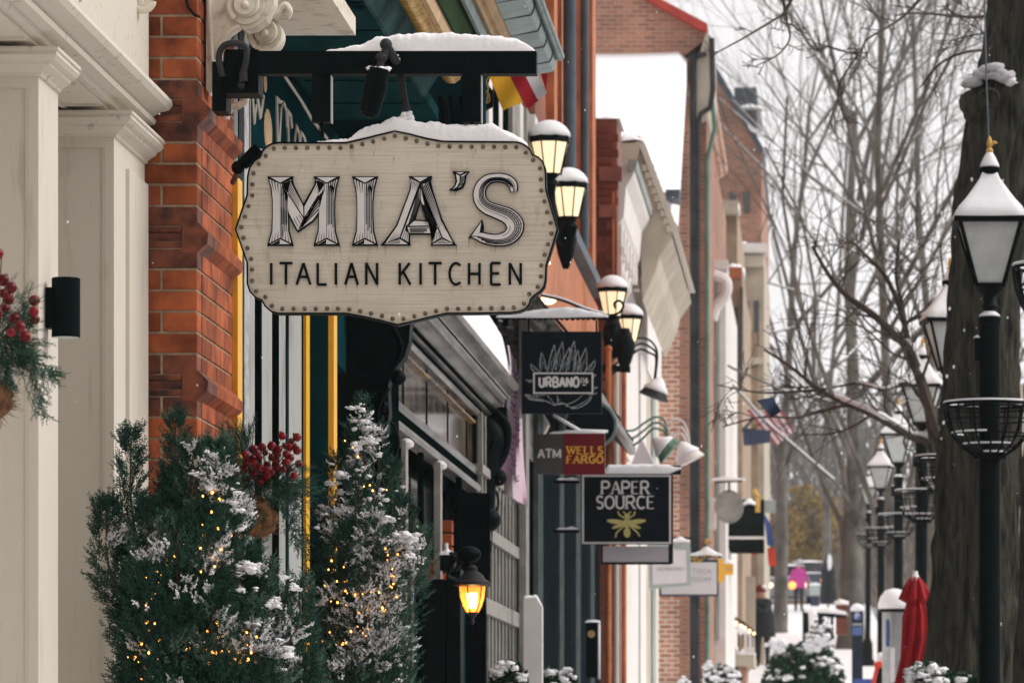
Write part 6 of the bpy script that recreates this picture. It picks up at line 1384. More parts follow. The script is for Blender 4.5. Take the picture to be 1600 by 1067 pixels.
D = 29; px2 = lambda a, b_, r: (X(a, D), D, Z(b_, D), r*D/F)
bark_trunk([px2(1519, 1560, 82), px2(1519, 1300, 74), px2(1520, 1067, 70), px2(1525, 850, 67), px2(1528, 700, 64), px2(1537, 470, 54), px2(1550, 330, 58), px2(1562, 230, 58), px2(1575, 150, 58), px2(1588, 60, 50), px2(1600, -60, 50), px2(1615, -260, 46), px2(1625, -600, 36)], par=bt)
mb = MB(); mb.blob(P(1522, 165, D-.14), .10, 4, sq=(.9, .7, 1), n=16); mb.tube(crom([P(1530, 148, D-.3), P(1548, 140, D-.32), P(1560, 152, D-.31), P(1552, 166, D-.31), P(1540, 160, D-.31), P(1532, 150, D-.3)], 5), .012, 8); mb.done('knot', M['treebark'], bt, smooth='all')
mb = MB()
for k in range(26): f = k/25; mb.blob(P(1510+f*66+random.uniform(-3, 3), 134-22*math.sin(f*2.6)+random.uniform(-7, 7), D-.12-.14*min(1, f*1.6)), random.uniform(.02, .046), k+.3, sq=(1.3, .9, .75), n=12, amp=.6, fr=1.8); mb.done('snow_pocket', M['snow'], bt, smooth='all')
random.seed(21); mb = MB()
for k in range(26):
    b_ = random.uniform(180, 1000); a = 1525+random.uniform(-58, 50); mb.blob(P(a, b_, D-.24), random.uniform(.003, .009), k, sq=(1, .5, 1.6), n=6)
mb.done('snow_fleck', M['snow'], bt, kind='stuff')
bt2 = thing('edge_tree', 'dark tree trunk cut off by the right edge of the photograph', 'tree', (X(1640, 23), 23, gz(23)))
D = 23; bark_trunk([(X(a, D), D, Z(b_, D), r*D/F) for a, b_, r in [(1640, 1600, 66), (1642, 1067, 56), (1648, 900, 54), (1652, 700, 54), (1655, 500, 50), (1660, 300, 46), (1664, 0, 44), (1666, -200, 40)]], par=bt2)

def grow(mb, snow, p, d, L, r, lvl, maxl, up=.12, wob=.16, kids=(3, 5), ang=(.4, .85), minr=.004, ratio=(.5, .72), nseg=5):
    path = [p.copy()]; dirs = [d.copy()]; q = p.copy(); dd = d.copy(); sg_ = L/nseg
    for i in range(nseg):
        dd = (dd+Vector((random.gauss(0, wob), random.gauss(0, wob), random.gauss(0, wob)+up))).normalized(); q = q+dd*sg_; path.append(q.copy()); dirs.append(dd.copy())
    rs = [max(minr, r*(1-.62*i/nseg)) for i in range(nseg+1)]
    mb.tube(path, rs, 3 if lvl >= 3 else (4 if lvl >= 2 else 7), cap=False)
    if snow is not None and lvl <= 2:
        for i in range(nseg):
            if abs(dirs[i+1].z) < .75 and random.random() < .6: snow.tube([path[i]+Vector((0, 0, rs[i]*.8)), path[i+1]+Vector((0, 0, rs[i+1]*.8))], [rs[i]*.7, rs[i+1]*.7], 4)
    if lvl >= maxl: return
    for k in range(random.randint(*kids)):
        f = random.uniform(.25, 1.0); i = min(nseg-1, int(f*nseg)); t_ = f*nseg-i; b0 = path[i].lerp(path[i+1], t_); ax = dirs[i+1].orthogonal(); ax.rotate(Matrix.Rotation(random.random()*6.283, 3, dirs[i+1]))
        nd = dirs[i+1].copy(); nd.rotate(Matrix.Rotation(random.uniform(*ang), 3, ax)); grow(mb, snow, b0, nd, L*random.uniform(*ratio), rs[i]*random.uniform(.45, .65), lvl+1, maxl, up, wob, kids, ang, minr, ratio, nseg if lvl < 2 else 3)
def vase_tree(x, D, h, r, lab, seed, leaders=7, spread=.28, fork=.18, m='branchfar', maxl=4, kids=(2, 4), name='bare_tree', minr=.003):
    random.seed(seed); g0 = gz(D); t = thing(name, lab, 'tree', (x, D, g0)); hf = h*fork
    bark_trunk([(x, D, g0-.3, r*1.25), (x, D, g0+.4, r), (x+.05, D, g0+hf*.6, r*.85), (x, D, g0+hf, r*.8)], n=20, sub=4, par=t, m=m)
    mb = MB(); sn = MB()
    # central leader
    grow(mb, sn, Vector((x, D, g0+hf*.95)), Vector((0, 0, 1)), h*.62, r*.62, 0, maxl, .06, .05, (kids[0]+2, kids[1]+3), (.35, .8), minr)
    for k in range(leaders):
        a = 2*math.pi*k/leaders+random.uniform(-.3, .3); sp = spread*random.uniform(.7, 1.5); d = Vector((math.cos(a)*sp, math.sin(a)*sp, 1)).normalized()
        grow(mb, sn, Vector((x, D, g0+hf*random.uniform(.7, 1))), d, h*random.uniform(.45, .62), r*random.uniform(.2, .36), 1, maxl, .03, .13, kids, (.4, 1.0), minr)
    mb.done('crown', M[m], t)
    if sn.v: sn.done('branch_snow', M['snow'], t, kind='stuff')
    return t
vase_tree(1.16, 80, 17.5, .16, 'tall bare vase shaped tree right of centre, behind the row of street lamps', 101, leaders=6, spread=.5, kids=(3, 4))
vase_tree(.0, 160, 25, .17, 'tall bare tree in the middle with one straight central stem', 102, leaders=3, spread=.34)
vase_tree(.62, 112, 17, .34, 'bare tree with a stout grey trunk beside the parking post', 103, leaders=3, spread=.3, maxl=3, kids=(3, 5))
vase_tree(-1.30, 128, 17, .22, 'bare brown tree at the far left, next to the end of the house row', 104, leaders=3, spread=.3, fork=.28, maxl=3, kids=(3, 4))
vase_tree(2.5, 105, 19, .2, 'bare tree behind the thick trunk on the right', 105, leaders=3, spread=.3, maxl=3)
# small crooked tree with snow lying on its limbs (crosses the picture at mid height)
random.seed(33)
st = thing('crooked_tree', 'small crooked dark tree with a snow laden limb reaching left across the flags', 'tree', (X(1472, 38), 38, gz(38)))
D = 38; mb = MB(); sn = MB()
bark_trunk([(X(1476, D), D, gz(D)-.2, .09), (X(1476, D), D, Z(900, D), .075), (X(1474, D), D, Z(760, D), .065), (X(1470, D), D, Z(690, D), .06)], n=20, sub=6, par=st, m='branch')
def limb(pts, r0, r1, twigs=8, snow=(0, 0), L=.9, lv=2, maxl=3):
    cp_ = crom([tuple(P(a, b_, D))+(0,) for a, b_ in pts], 6); cp_ = [Vector(c[:3])+Vector((0, .25*math.sin(i*.25), 0)) for i, c in enumerate(cp_)]; n = len(cp_)
    rs = [r0+(r1-r0)*i/(n-1) for i in range(n)]; mb.tube(cp_, rs, 7)
    i0, i1 = int(snow[0]*(n-1)), int(snow[1]*(n-1))
    if i1 > i0+1: sn.tube([cp_[i]+Vector((0, -.01, rs[i]*1.0)) for i in range(i0, i1+1)], [rs[i]*random.uniform(.7, 1.15) for i in range(i0, i1+1)], 6)
    for k in range(twigs):
        i = random.randint(n//5, n-2); d = (cp_[i+1]-cp_[i]).normalized(); ax = Vector((0, 1, 0)) if random.random() < .8 else d.orthogonal(); nd = d.copy(); nd.rotate(Matrix.Rotation(random.choice([-1, 1])*random.uniform(.4, 1.1), 3, ax))
        grow(mb, None, cp_[i], nd, L*random.uniform(.4, .9), max(.005, rs[i]*.4), lv, maxl, .03, .16, (3, 5), (.4, 1), .0035, (.45, .7), 5)
limb([(1470, 690), (1440, 590), (1422, 550), (1405, 535), (1360, 490), (1320, 455), (1290, 420), (1270, 390)], .055, .012, 16, (.15, .35))
limb([(1470, 760), (1455, 692), (1420, 680), (1370, 655), (1320, 630), (1280, 605), (1240, 575), (1195, 550)], .045, .010, 16, (.18, .62))
limb([(1320, 632), (1280, 640), (1240, 652), (1190, 655), (1130, 668)], .016, .006, 8, L=.4)
limb([(1290, 608), (1240, 608), (1180, 612), (1120, 605)], .015, .005, 8, L=.4)
limb([(1440, 590), (1425, 560), (1412, 500), (1385, 440), (1352, 400), (1330, 370)], .035, .010, 12)
limb([(1425, 560), (1410, 470), (1400, 430), (1405, 380)], .022, .008, 8)
limb([(1470, 720), (1450, 640), (1422, 600), (1380, 612), (1340, 600), (1300, 602)], .022, .008, 10, (.5, .8))
limb([(1455, 692), (1448, 640), (1440, 600), (1452, 560), (1470, 500), (1478, 470), (1470, 380)], .018, .008, 6)
mb.done('branches', M['branch'], st); sn.done('branch_snow', M['snow'], st, kind='stuff')
# overhanging twigs of a tree whose trunk is above and right of the frame
ot = thing('overhanging_branches', 'thin dark budded twigs hanging from the top right before the pale sky', 'tree branch', P(1640, -60, 33)); D = 33; mb = MB(); sn = MB()
mb.tube([P(1700, -150, D), P(1690, 300, D+1), P(1690, 1300, D+1)], [.1, .16, .2], 10) if False else None
limb([(1640, 30), (1590, 70), (1545, 78), (1500, 92), (1462, 108), (1440, 128)], .018, .006, 8, L=.6)
limb([(1640, -40), (1560, 10), (1500, 25), (1440, 30), (1400, 28)], .016, .005, 8, L=.6)
limb([(1480, -60), (1430, 0), (1390, 40), (1355, 70), (1340, 85), (1290, 65)], .014, .004, 7, L=.5)
limb([(1340, 85), (1310, 130), (1320, 185), (1330, 200)], .008, .004, 4, L=.4)
limb([(1260, -60), (1232, 0), (1210, 30), (1160, 70), (1112, 92)], .016, .004, 8, L=.22)
limb([(1215, -60), (1228, 20), (1234, 60), (1215, 95), (1180, 108)], .012, .004, 7, L=.25)
limb([(1640, 90), (1600, 100), (1560, 60), (1530, 62), (1480, 70)], .014, .004, 6, L=.4)
limb([(1340, 85), (1300, 66), (1270, 64), (1240, 58)], .007, .003, 4, L=.3)
mb.done('branches', M['branch'], ot)
# autumn tree far off
random.seed(8)
at = thing('autumn_tree', 'far tree still holding yellow and olive leaves at the end of the street', 'tree', (-.6, 190, gz(190)))
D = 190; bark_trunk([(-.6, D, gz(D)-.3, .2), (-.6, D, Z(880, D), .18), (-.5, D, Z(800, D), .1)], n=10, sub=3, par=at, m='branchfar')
mb = MB()
for k in range(5200):
    while True:
        v = Vector((random.uniform(-1, 1), random.uniform(-1, 1), random.uniform(-1, 1)))
        if v.length < 1 and noise.noise(v*2.4) > -.12: break
    p = Vector((X(1262, D), D, Z(830, D)))+Vector((v.x*1.9, v.y*2, v.z*2.0)); s_ = random.uniform(.05, .11); a = Vector((random.gauss(0, 1), random.gauss(0, 1), random.gauss(0, 1))).normalized()*s_; b_ = a.orthogonal().normalized()*s_
    mb.add([p-a, p+b_, p+a, p-b_], [(0, 1, 2, 3)])
mb.done('crown', M['yellowleaf'], at)
# far thicket of bare twigs closing the street
random.seed(9); mb = MB()
for k in range(1500):
    D = random.uniform(210, 270); a = random.uniform(1195, 1640); b_ = random.uniform(680, 950); p = P(a, b_, D); h = random.uniform(2, 5)
    mb.tube([p, p+Vector((random.uniform(-1, 1), 0, h*.5)), p+Vector((random.uniform(-1.6, 1.6), 0, h))], [.05, .04, .02], 3, cap=False)
for k in range(16):
    D = random.uniform(200, 250); a = random.uniform(1200, 1640); mb.tube([(X(a, D), D, gz(D)), (X(a, D)+random.uniform(-.3, .3), D, gz(D)+9)], [random.uniform(.15, .3), .12], 6)
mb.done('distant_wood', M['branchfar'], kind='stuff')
fh = MB(); 
far_house(1196, 1300, 230, 800, 'brown_brick', 'distant_house', 'hazy brown house closing the street at far left of the gap', yb=1000, snow=False, depth=6)
far_house(1300, 1460, 236, 775, 'tanwall', 'distant_house', 'hazy tan house behind the far trees, centre of the gap', snow=False, depth=6)
far_house(1590, 1720, 150, 600, 'beige', 'distant_house', 'pale building glimpsed between the thick trunk and right edge', snow=True, depth=6)
# ================================================================== 16. snowy conifers with fairy lights in the foreground
def np_mesh(name, V, Fc, mats, midx, parent):
    off = np.array(parent_world(parent)); V = V-off
    me = bpy.data.meshes.new(name); n = len(V); k = len(Fc); w_ = Fc.shape[1]
    me.vertices.add(n); me.vertices.foreach_set('co', V.astype(np.float32).ravel()); me.loops.add(k*w_); me.loops.foreach_set('vertex_index', Fc.astype(np.int32).ravel())
    me.polygons.add(k); me.polygons.foreach_set('loop_start', np.arange(0, k*w_, w_, dtype=np.int32)); me.polygons.foreach_set('loop_total', np.full(k, w_, dtype=np.int32))
    for m in mats: me.materials.append(m)
    me.polygons.foreach_set('material_index', midx.astype(np.int32)); me.update(calc_edges=True); me.validate()
    o = bpy.data.objects.new(name, me); COL.objects.link(o); o.parent = parent; return o
def sprig_template(n=20, spread=.30, nl=.30, wd=.040, seed=1, ang=.75):
    r = np.random.default_rng(seed); V = []; Fc = []
    for i in range(n):
        t = .04+.9*i/(n-1); a = r.uniform(0, 2*math.pi) if spread > 0 else (0 if i % 2 else math.pi); L = nl*(1-.55*t)*r.uniform(.75, 1.2)
        d = np.array([math.cos(a)*math.sin(ang), math.sin(a)*math.sin(ang), math.cos(ang)]); s = np.cross(d, [math.sin(a), -math.cos(a), .2]); s /= np.linalg.norm(s)
        b = np.array([0, 0, t]); w_ = wd*(1-.4*t); o = len(V); V += [b-s*w_*.3, b+d*L*.5+s*w_, b+d*L, b+d*L*.5-s*w_]; Fc += [[o, o+1, o+2, o+3]]
    o = len(V); V += [np.array([-.018, 0, 0]), np.array([.018, 0, 0]), np.array([.006, 0, 1.05]), np.array([-.006, 0, 1.05])]; Fc.append([o, o+1, o+2, o+3])
    return np.array(V), np.array(Fc)
def place(tpls, pos, dirs, sc, rg):
    """instance a set of templates as one mesh (numpy)"""
    Vs = []; Fs = []; base = 0; order = []
    n = len(pos); ti = rg.integers(0, len(tpls), n); d = dirs/np.linalg.norm(dirs, axis=1, keepdims=True)
    ref = rg.normal(size=(n, 3)); a = np.cross(d, ref); a /= np.linalg.norm(a, axis=1, keepdims=True); b = np.cross(d, a)
    for k, (TV, TF) in enumerate(tpls):
        ix = np.where(ti == k)[0]; 
        if len(ix) == 0: continue
        V = (TV[None, :, 0, None]*a[ix][:, None, :]+TV[None, :, 1, None]*b[ix][:, None, :]+TV[None, :, 2, None]*d[ix][:, None, :])*sc[ix][:, None, None]+pos[ix][:, None, :]
        Fq = TF[None]+(np.arange(len(ix))*len(TV))[:, None, None]+base; base += len(ix)*len(TV); Vs.append(V.reshape(-1, 3)); Fs.append(Fq.reshape(-1, 4)); order.append(np.repeat(ix, len(TF)))
    return np.concatenate(Vs), np.concatenate(Fs), np.concatenate(order)
TPL = [sprig_template(seed=s, n=18) for s in range(5)]
STPL = [sprig_template(seed=90+s, n=11, nl=.30, wd=.17, ang=.9) for s in range(4)]
def conifer(label, D, trunk_px, tips, seed, nsprig, snowspots, heavy, wires, dens=1.0, name='snowy_juniper', wsc=.8, wsc_t=True):
    rg = np.random.default_rng(seed); random.seed(seed); u = D/F
    t = thing(name, label, 'shrub', (X(trunk_px, D), D, Z(1500, D))); cx_ = X(trunk_px, D)
    bark = MB(); bark.tube([(cx_, D, Z(1500, D)), (cx_+.01, D, Z(1100, D)), (cx_, D, Z(850, D)), (cx_, D, Z(720, D))], [.035, .028, .018, .006], 8)
    pos = []; dr = []; sc = []; tipsP = []
    def add(p, d, s): pos.append(tuple(p)); dr.append(tuple(d)); sc.append(s)
    for (a, b_, oy, L, wdt) in tips:
        wdt *= wsc      # each tip = a plume: end pixel, depth offset, plume length px, width px
        tip = P(a, b_, D)+Vector((0, oy, 0)); root = Vector((cx_+(tip.x-cx_)*.12, D+oy*.3, tip.z-L*u*1.0)); mid = root.lerp(tip, .55)+Vector(((tip.x-cx_)*.32, oy*.2, -.04*L*u))
        cv = crom([tuple(root)+(0,), tuple(mid)+(0,), tuple(tip)+(0,)], 10); cv = [Vector(c[:3]) for c in cv]; bark.tube(cv, [.007*(1-.8*i/(len(cv)-1)) for i in range(len(cv))], 5)
        n = int(nsprig*L/200*wdt/50/wsc)
        for k in range(n):
            f = random.random()**.8; i = min(len(cv)-2, int(f*(len(cv)-1))); q = cv[i].lerp(cv[i+1], f*(len(cv)-1)-i); ax = (cv[i+1]-cv[i]).normalized()
            rad = wdt*u*(.12+.88*(1-f)**.7)*math.sqrt(random.random()); o_ = ax.orthogonal(); o_.rotate(Matrix.Rotation(random.random()*6.283, 3, ax)); p = q+o_*rad
            d = (ax*1.0+o_*random.uniform(.3, 1.1)+Vector((0, 0, .35))).normalized(); add(p, d, random.uniform(.035, .062))
    pos = np.array(pos); dr = np.array(dr); sc = np.array(sc)
    V, Fc, od = place(TPL, pos, dr, sc, rg)
    # frost clings where a noise field says so, mostly on the right and outer tips
    fr = np.array([noise.noise(Vector(p)*7+Vector((seed, 0, 0)))+.35*min(1, max(-1, (p[0]-cx_)/.25)) for p in pos]); frosty = (fr > .22) & (rg.random(len(pos)) < .55)
    ppx = VX+pos[:, 0]*F/pos[:, 1]; ppy = VY-(pos[:, 2]-EZ)*F/pos[:, 1]
    score = np.array([noise.noise(Vector(p)*11+Vector((5+seed, 0, 0)))+.5*noise.noise(Vector(p)*26) for p in pos])*.9
    for (a, b_, w_, h_, k) in snowspots: score += min(1.0, k/26)*.75*np.exp(-(((ppx-a)/(w_*.55))**2+((ppy-b_)/(h_*.55))**2)*1.2)
    snowy = (score > (.60 if wsc_t else .70)) & (pos[:, 1] < D+.12)
    mi = frosty[od].astype(int); keep = np.ones(len(od), bool)
    np_mesh('foliage', V, Fc[keep], [M['foliage'], M['foliage_frost']], mi[keep], t)['kind'] = 'stuff'
    si = np.where(snowy)[0]
    if len(si):
        SV, SF, so_ = place(STPL, pos[si]+np.array([0, -.010, .012]), dr[si]*np.array([1.2, 1, .6]), sc[si]*.72, rg); np_mesh('snow_on_sprays', SV, SF, [M['snow']], np.zeros(len(SF)), t)['kind'] = 'stuff'
    bark.done('stem', M['bark'], t, smooth=True)
    # snow clumps resting on the sprays
    sn = MB(); c = 0
    for (a, b_, w_, h_, k) in snowspots:
        for q in range(k//3):
            th = random.random()*6.28; rr = math.sqrt(random.random()); x_ = a+w_*rr*math.cos(th)*.5; y_ = b_+h_*rr*math.sin(th)*.5
            p = P(x_, y_, D)+Vector((0, random.uniform(-.17, -.02), 0)); sn.blob(p, random.uniform(.004, .011), c, sq=(random.uniform(1, 1.8), 1, random.uniform(.5, .8)), n=8, amp=.9, fr=1.7); sn.blob(p+Vector((random.gauss(0, .009), random.gauss(0, .009), random.gauss(0, .006))), random.uniform(.003, .008), c+.5, sq=(1.3, 1, .7), n=7, amp=.9, fr=1.7); c += 1
    for (a, b_, r, sqx) in heavy:
        p = P(a, b_, D)+Vector((0, -.14, 0)); 
        for q in range(34):
            gx = random.gauss(0, .42); sn.blob(p+Vector((gx*r*u*sqx, random.gauss(0, .03), random.gauss(0, r*u*.22)-abs(gx)*r*u*.35)), r*u*random.uniform(.10, .34)*(1.15-min(.8, abs(gx))), c+q*.37, sq=(1.35, .9, .55), n=11, amp=1.0, fr=2.2); c += 1
    # a dusting picked from the foliage itself
    up = np.where((fr > .02))[0]; rg.shuffle(up)
    for i in up[:int(160*dens)]:
        p = pos[i]; sn.blob((p[0], p[1], p[2]+.012), random.uniform(.004, .013), c, sq=(1.2, 1, .6), n=7, amp=.6); c += 1
    o = sn.done('snow', M['snow'], t, smooth='all'); o['kind'] = 'stuff'
    # fairy lights: a wire and its bulbs
    li = thing('fairy_lights', wires[0], 'string lights', (cx_, D-.1, Z(1400, D)))
    wr = MB(); bm_ = MB(); bm_.ball((0, 0, 0), .0034, 8); proto = None
    for w_ in wires[1]:
        path = [P(a, b_, D)+Vector((random.gauss(0, .004), -.17-.05*math.sin(i*1.3), random.gauss(0, .004))) for i, (a, b_) in enumerate(crom(w_[0], 8))]; wr.tube(path, .0013, 4)
        for k in range(w_[1]):
            f = (k+random.uniform(.1, .9))/w_[1]*(len(path)-1); i = min(len(path)-2, int(f)); q = path[i].lerp(path[i+1], f-i)+Vector((random.gauss(0, .013), random.uniform(-.02, .05), random.gauss(0, .013)))
            if proto is None: proto = bm_.done('bulb', M['fairy'], None, smooth=True); o = proto
            else: o = proto.copy(); COL.objects.link(o)
            o.parent = li; s_ = random.uniform(.7, 1.35); o.scale = (s_, s_, s_*1.2); o.location = q-parent_world(li)
    wr.done_each('wire', M['black'], li)
    return t
conifer('large snowy juniper in front of the brick pier, hung with fairy lights', 13.2, 315,
        [(205, 676, 0, 330, 34), (172, 785, -.05, 260, 38), (272, 648, .03, 380, 30), (305, 705, -.06, 330, 42), (335, 692, .05, 380, 40), (352, 720, -.1, 330, 44), (262, 740, .1, 300, 48), (240, 790, -.1, 280, 52), (200, 850, .05, 240, 50), (370, 790, 0, 300, 52), (330, 800, -.16, 280, 62),
         (290, 820, -.18, 280, 64), (388, 868, 0, 240, 44), (412, 884, .05, 200, 34), (250, 880, -.18, 260, 66), (210, 930, -.05, 230, 52), (470, 915, -.05, 170, 34), (432, 944, .02, 180, 40), (398, 950, -.15, 230, 56), (345, 930, -.2, 260, 70), (290, 950, -.2, 260, 70), (230, 990, -.12, 220, 64), (470, 985, 0, 170, 48), (430, 1020, -.14, 200, 62), (360, 1040, -.2, 220, 72), (280, 1050, -.2, 220, 70), (220, 1070, -.1, 200, 56), (480, 1050, 0, 180, 54), (208, 1020, 0, 200, 40), (320, 760, .16, 330, 50), (270, 860, .2, 300, 70), (380, 900, .2, 300, 70), (400, 1100, 0, 250, 90), (300, 1120, 0, 250, 110)],
        3, 430, [(340, 760, 60, 120, 34), (385, 800, 50, 60, 18), (300, 730, 60, 50, 8), (350, 850, 70, 80, 20), (400, 900, 70, 60, 22), (300, 900, 90, 80, 14), (430, 1010, 90, 80, 34), (350, 1000, 90, 90, 20), (240, 850, 60, 90, 8)],
        [(398, 888, 20, 1.3), (440, 945, 15, 1.5), (410, 975, 18, 1.4), (447, 1020, 26, 1.5), (385, 925, 11, 1.2), (470, 920, 10, 1.4), (365, 970, 10, 1.3), (455, 905, 8, 2)],
        ('amber fairy lights twined through the large juniper', [([(330, 775), (345, 790), (318, 862), (280, 880), (262, 900), (255, 925)], 22), ([(255, 925), (240, 960), (262, 985), (300, 990), (340, 985), (372, 985), (410, 1000)], 30), ([(310, 1000), (340, 1020), (378, 1030), (398, 1020), (380, 1048)], 24), ([(238, 1005), (232, 1030), (240, 1060), (236, 1075)], 13), ([(262, 1000), (258, 1040), (300, 1062), (340, 1066)], 12), ([(355, 830), (362, 860), (350, 900), (330, 870)], 10), ([(300, 1010), (355, 1030), (392, 1015)], 12)]))
conifer('slender snowy juniper right of the yellow trim, with fairy lights', 16.4, 560,
        [(568, 628, 0, 220, 20), (552, 668, .05, 200, 26), (590, 672, .03, 220, 30), (528, 716, 0, 230, 38), (610, 730, .05, 230, 34), (560, 740, -.1, 260, 48), (508, 800, 0, 200, 38), (630, 780, 0, 200, 32), (660, 830, -.05, 150, 26), (590, 810, -.14, 240, 58), (540, 830, -.14, 240, 58), (500, 850, .05, 200, 34), (640, 860, 0, 180, 44), (610, 890, -.15, 230, 60), (570, 920, -.18, 240, 62), (520, 900, -.14, 240, 60), (508, 935, 0, 200, 36), (620, 960, -.05, 200, 52), (600, 1000, -.16, 220, 60), (550, 1000, -.18, 240, 64), (510, 1010, -.12, 220, 60), (625, 1030, 0, 200, 50), (480, 1040, 0, 200, 52), (570, 1070, -.15, 220, 70), (612, 1080, 0, 200, 60), (560, 860, .18, 280, 60), (540, 1120, 0, 240, 100)],
        5, 330, [(565, 665, 36, 70, 40), (590, 700, 46, 60, 30), (545, 740, 60, 70, 36), (600, 770, 70, 60, 30), (520, 800, 60, 70, 22), (560, 850, 100, 90, 36), (600, 900, 90, 60, 26), (580, 960, 90, 80, 40), (520, 950, 60, 80, 16), (600, 1020, 80, 70, 34), (540, 1040, 80, 60, 24), (640, 850, 60, 70, 24)],
        [(636, 840, 30, 1.1), (610, 815, 14, 1.5), (560, 700, 12, .8), (583, 690, 12, .8), (540, 745, 13, 1.2), (522, 758, 10, 1), (560, 880, 11, 1.5), (590, 965, 14, 1.5), (575, 1000, 13, 1.5), (605, 1040, 14, 1.3), (646, 870, 14, 1.1), (505, 945, 9, 1.8)],
        ('amber fairy lights on the slender juniper, one end hanging free', [([(545, 695), (560, 720), (595, 768), (570, 772)], 7), ([(520, 890), (540, 895), (560, 930), (590, 925), (600, 945)], 22), ([(622, 850), (616, 868), (614, 890), (625, 900), (618, 916), (628, 928)], 13), ([(595, 925), (606, 950), (590, 960), (570, 950)], 18), ([(500, 985), (520, 1000), (545, 1010), (560, 1020), (570, 1035)], 16), ([(535, 1000), (560, 985), (585, 1000)], 10), ([(510, 915), (530, 940), (560, 938)], 10)]), dens=1.2, wsc_t=False)

# ================================================================== 17. winter baskets with berries
NEED = [sprig_template(n=26, nl=.42, wd=.010, seed=20+s, ang=.5) for s in range(3)]
CED = [sprig_template(n=22, nl=.26, wd=.030, seed=30+s, ang=.9) for s in range(3)]
def basket(label, D, o_px, berries, liner, greens, droop, seed, name='berry_basket'):
    rg = np.random.default_rng(seed); random.seed(seed); u = D/F
    t = thing(name, label, 'hanging basket', P(o_px[0], o_px[1], D))
    bm_ = MB(); bm_.ball((0, 0, 0), 1, 12); bm_.tube([(0, 0, .9), (0, 0, 1.22)], [.28, .16], 6)
    for k in range(5): a = k*1.256; bm_.tube([(.1*math.cos(a), .1*math.sin(a), 1.0), (.34*math.cos(a), .34*math.sin(a), 1.38)], [.09, .02], 4)
    proto = None
    for (a, b_, r) in berries:
        if proto is None: proto = bm_.done('berry', M['berry'], None, smooth=True); o = proto
        else: o = proto.copy(); COL.objects.link(o)
        o.parent = t; s_ = r*u; o.scale = (s_, s_, s_); o.rotation_euler = (random.uniform(-.9, .9), random.uniform(-.9, .9), random.random()*6); o.location = P(a, b_, D)+Vector((0, random.uniform(-.11, .02), 0))-parent_world(t)
    st_ = MB()
    for (a, b_, r) in berries: st_.tube(crom([tuple(P(a, b_, D)+Vector((0, -.04, 0))), tuple(P((a+o_px[0])/2, (b_+o_px[1])/2-8, D)), tuple(P(o_px[0], o_px[1], D))], 4), .0016, 4)
    st_.done('berry_stem', M['bark'], t)
    pos = []; dr = []; sc = []; mi = []
    for (a, b_, dx, dy, n, sp, ln) in greens:
        for k in range(n):
            p = P(a+random.gauss(0, sp), b_+random.gauss(0, sp), D)+Vector((0, random.gauss(0, .03), 0)); d = Vector((dx+random.gauss(0, .35), random.gauss(0, .4), -dy+random.gauss(0, .35))); pos.append(tuple(p)); dr.append(tuple(d)); sc.append(ln*u*random.uniform(.7, 1.2))
    V, Fc, od = place(NEED, np.array(pos), np.array(dr), np.array(sc), rg); np_mesh('pine_sprays', V, Fc, [M['pine']], np.zeros(len(Fc)), t)['kind'] = 'stuff'
    pos = []; dr = []; sc = []
    for pts, n, wd in droop:
        cv = crom(pts, 8)
        for k in range(n):
            f = random.random()*(len(cv)-2); i = int(f); a = Vector(cv[i]).lerp(Vector(cv[i+1]), f-i); dd = Vector(cv[i+1])-Vector(cv[i]); w_ = wd*(1-.6*f/len(cv))
            p = P(a.x+random.gauss(0, w_*.4), a.y+random.gauss(0, w_*.4), D)+Vector((0, random.gauss(0, .025), 0)); dd.normalize(); sd_ = random.choice([-1, 1])*random.uniform(.2, 1.0); pos.append(tuple(p)); dr.append((dd.x-dd.y*sd_, random.gauss(0, .3), -dd.y-dd.x*sd_)); sc.append(random.uniform(14, 26)*u)
    V, Fc, od = place(CED, np.array(pos), np.array(dr), np.array(sc), rg); np_mesh('cedar_sprays', V, Fc, [M['pine']], np.zeros(len(Fc)), t)['kind'] = 'stuff'
    if liner:
        mb = MB(); prof = liner; c = P(prof[0], prof[1], D); mb.blob((c.x, c.y, c.z), prof[2]*u, 3, sq=(1, .9, prof[3]), n=28, amp=.14, fr=3); R = Matrix.Rotation(prof[4], 3, 'Y')
        mb.v = [tuple(R @ (Vector(v)-c)+c) for v in mb.v]; mb.done('coir_liner', M['coir'], t, smooth='all')
        fz = MB()
        for k in range(420):
            th = random.random()*6.28; ph = random.uniform(-1.5, .5); d = Vector((math.cos(ph)*math.cos(th), math.cos(ph)*math.sin(th)*.9, math.sin(ph)*prof[3])); p = R @ (d*prof[2]*u)+c; q = p+(R @ d)*random.uniform(.006, .022)+Vector((random.gauss(0, .008), 0, random.gauss(0, .008))); fz.tube([p, q], [.0009, .0004], 3)
        fz.done('coir_fibre', M['coir'], t, kind='stuff')
    return t
br1 = [(443, 682, 6.5), (464, 683, 7), (413, 700, 6.5), (430, 700, 7.5), (446, 697, 5), (455, 700, 6), (467, 705, 7), (400, 708, 7), (424, 714, 6), (438, 712, 6), (452, 712, 6.5), (463, 699, 5), (445, 722, 6), (459, 718, 6), (433, 727, 6.5), (420, 727, 5.5), (466, 724, 6.5), (412, 733, 6.5), (424, 737, 6), (437, 731, 6), (450, 731, 6), (455, 725, 5), (403, 726, 5.5), (393, 732, 7), (383, 735, 7), (374, 730, 6), (386, 727, 5), (418, 745, 6.5), (410, 752, 6), (425, 745, 5.5), (447, 736, 4.5), (465, 746, 6), (390, 722, 6), (399, 718, 6), (408, 716, 6.5), (397, 702, 7), (388, 712, 6), (431, 741, 5), (402, 740, 5.5), (394, 746, 5), (441, 705, 6), (455, 690, 5.5), (416, 708, 5), (436, 721, 5.5), (375, 740, 5)]
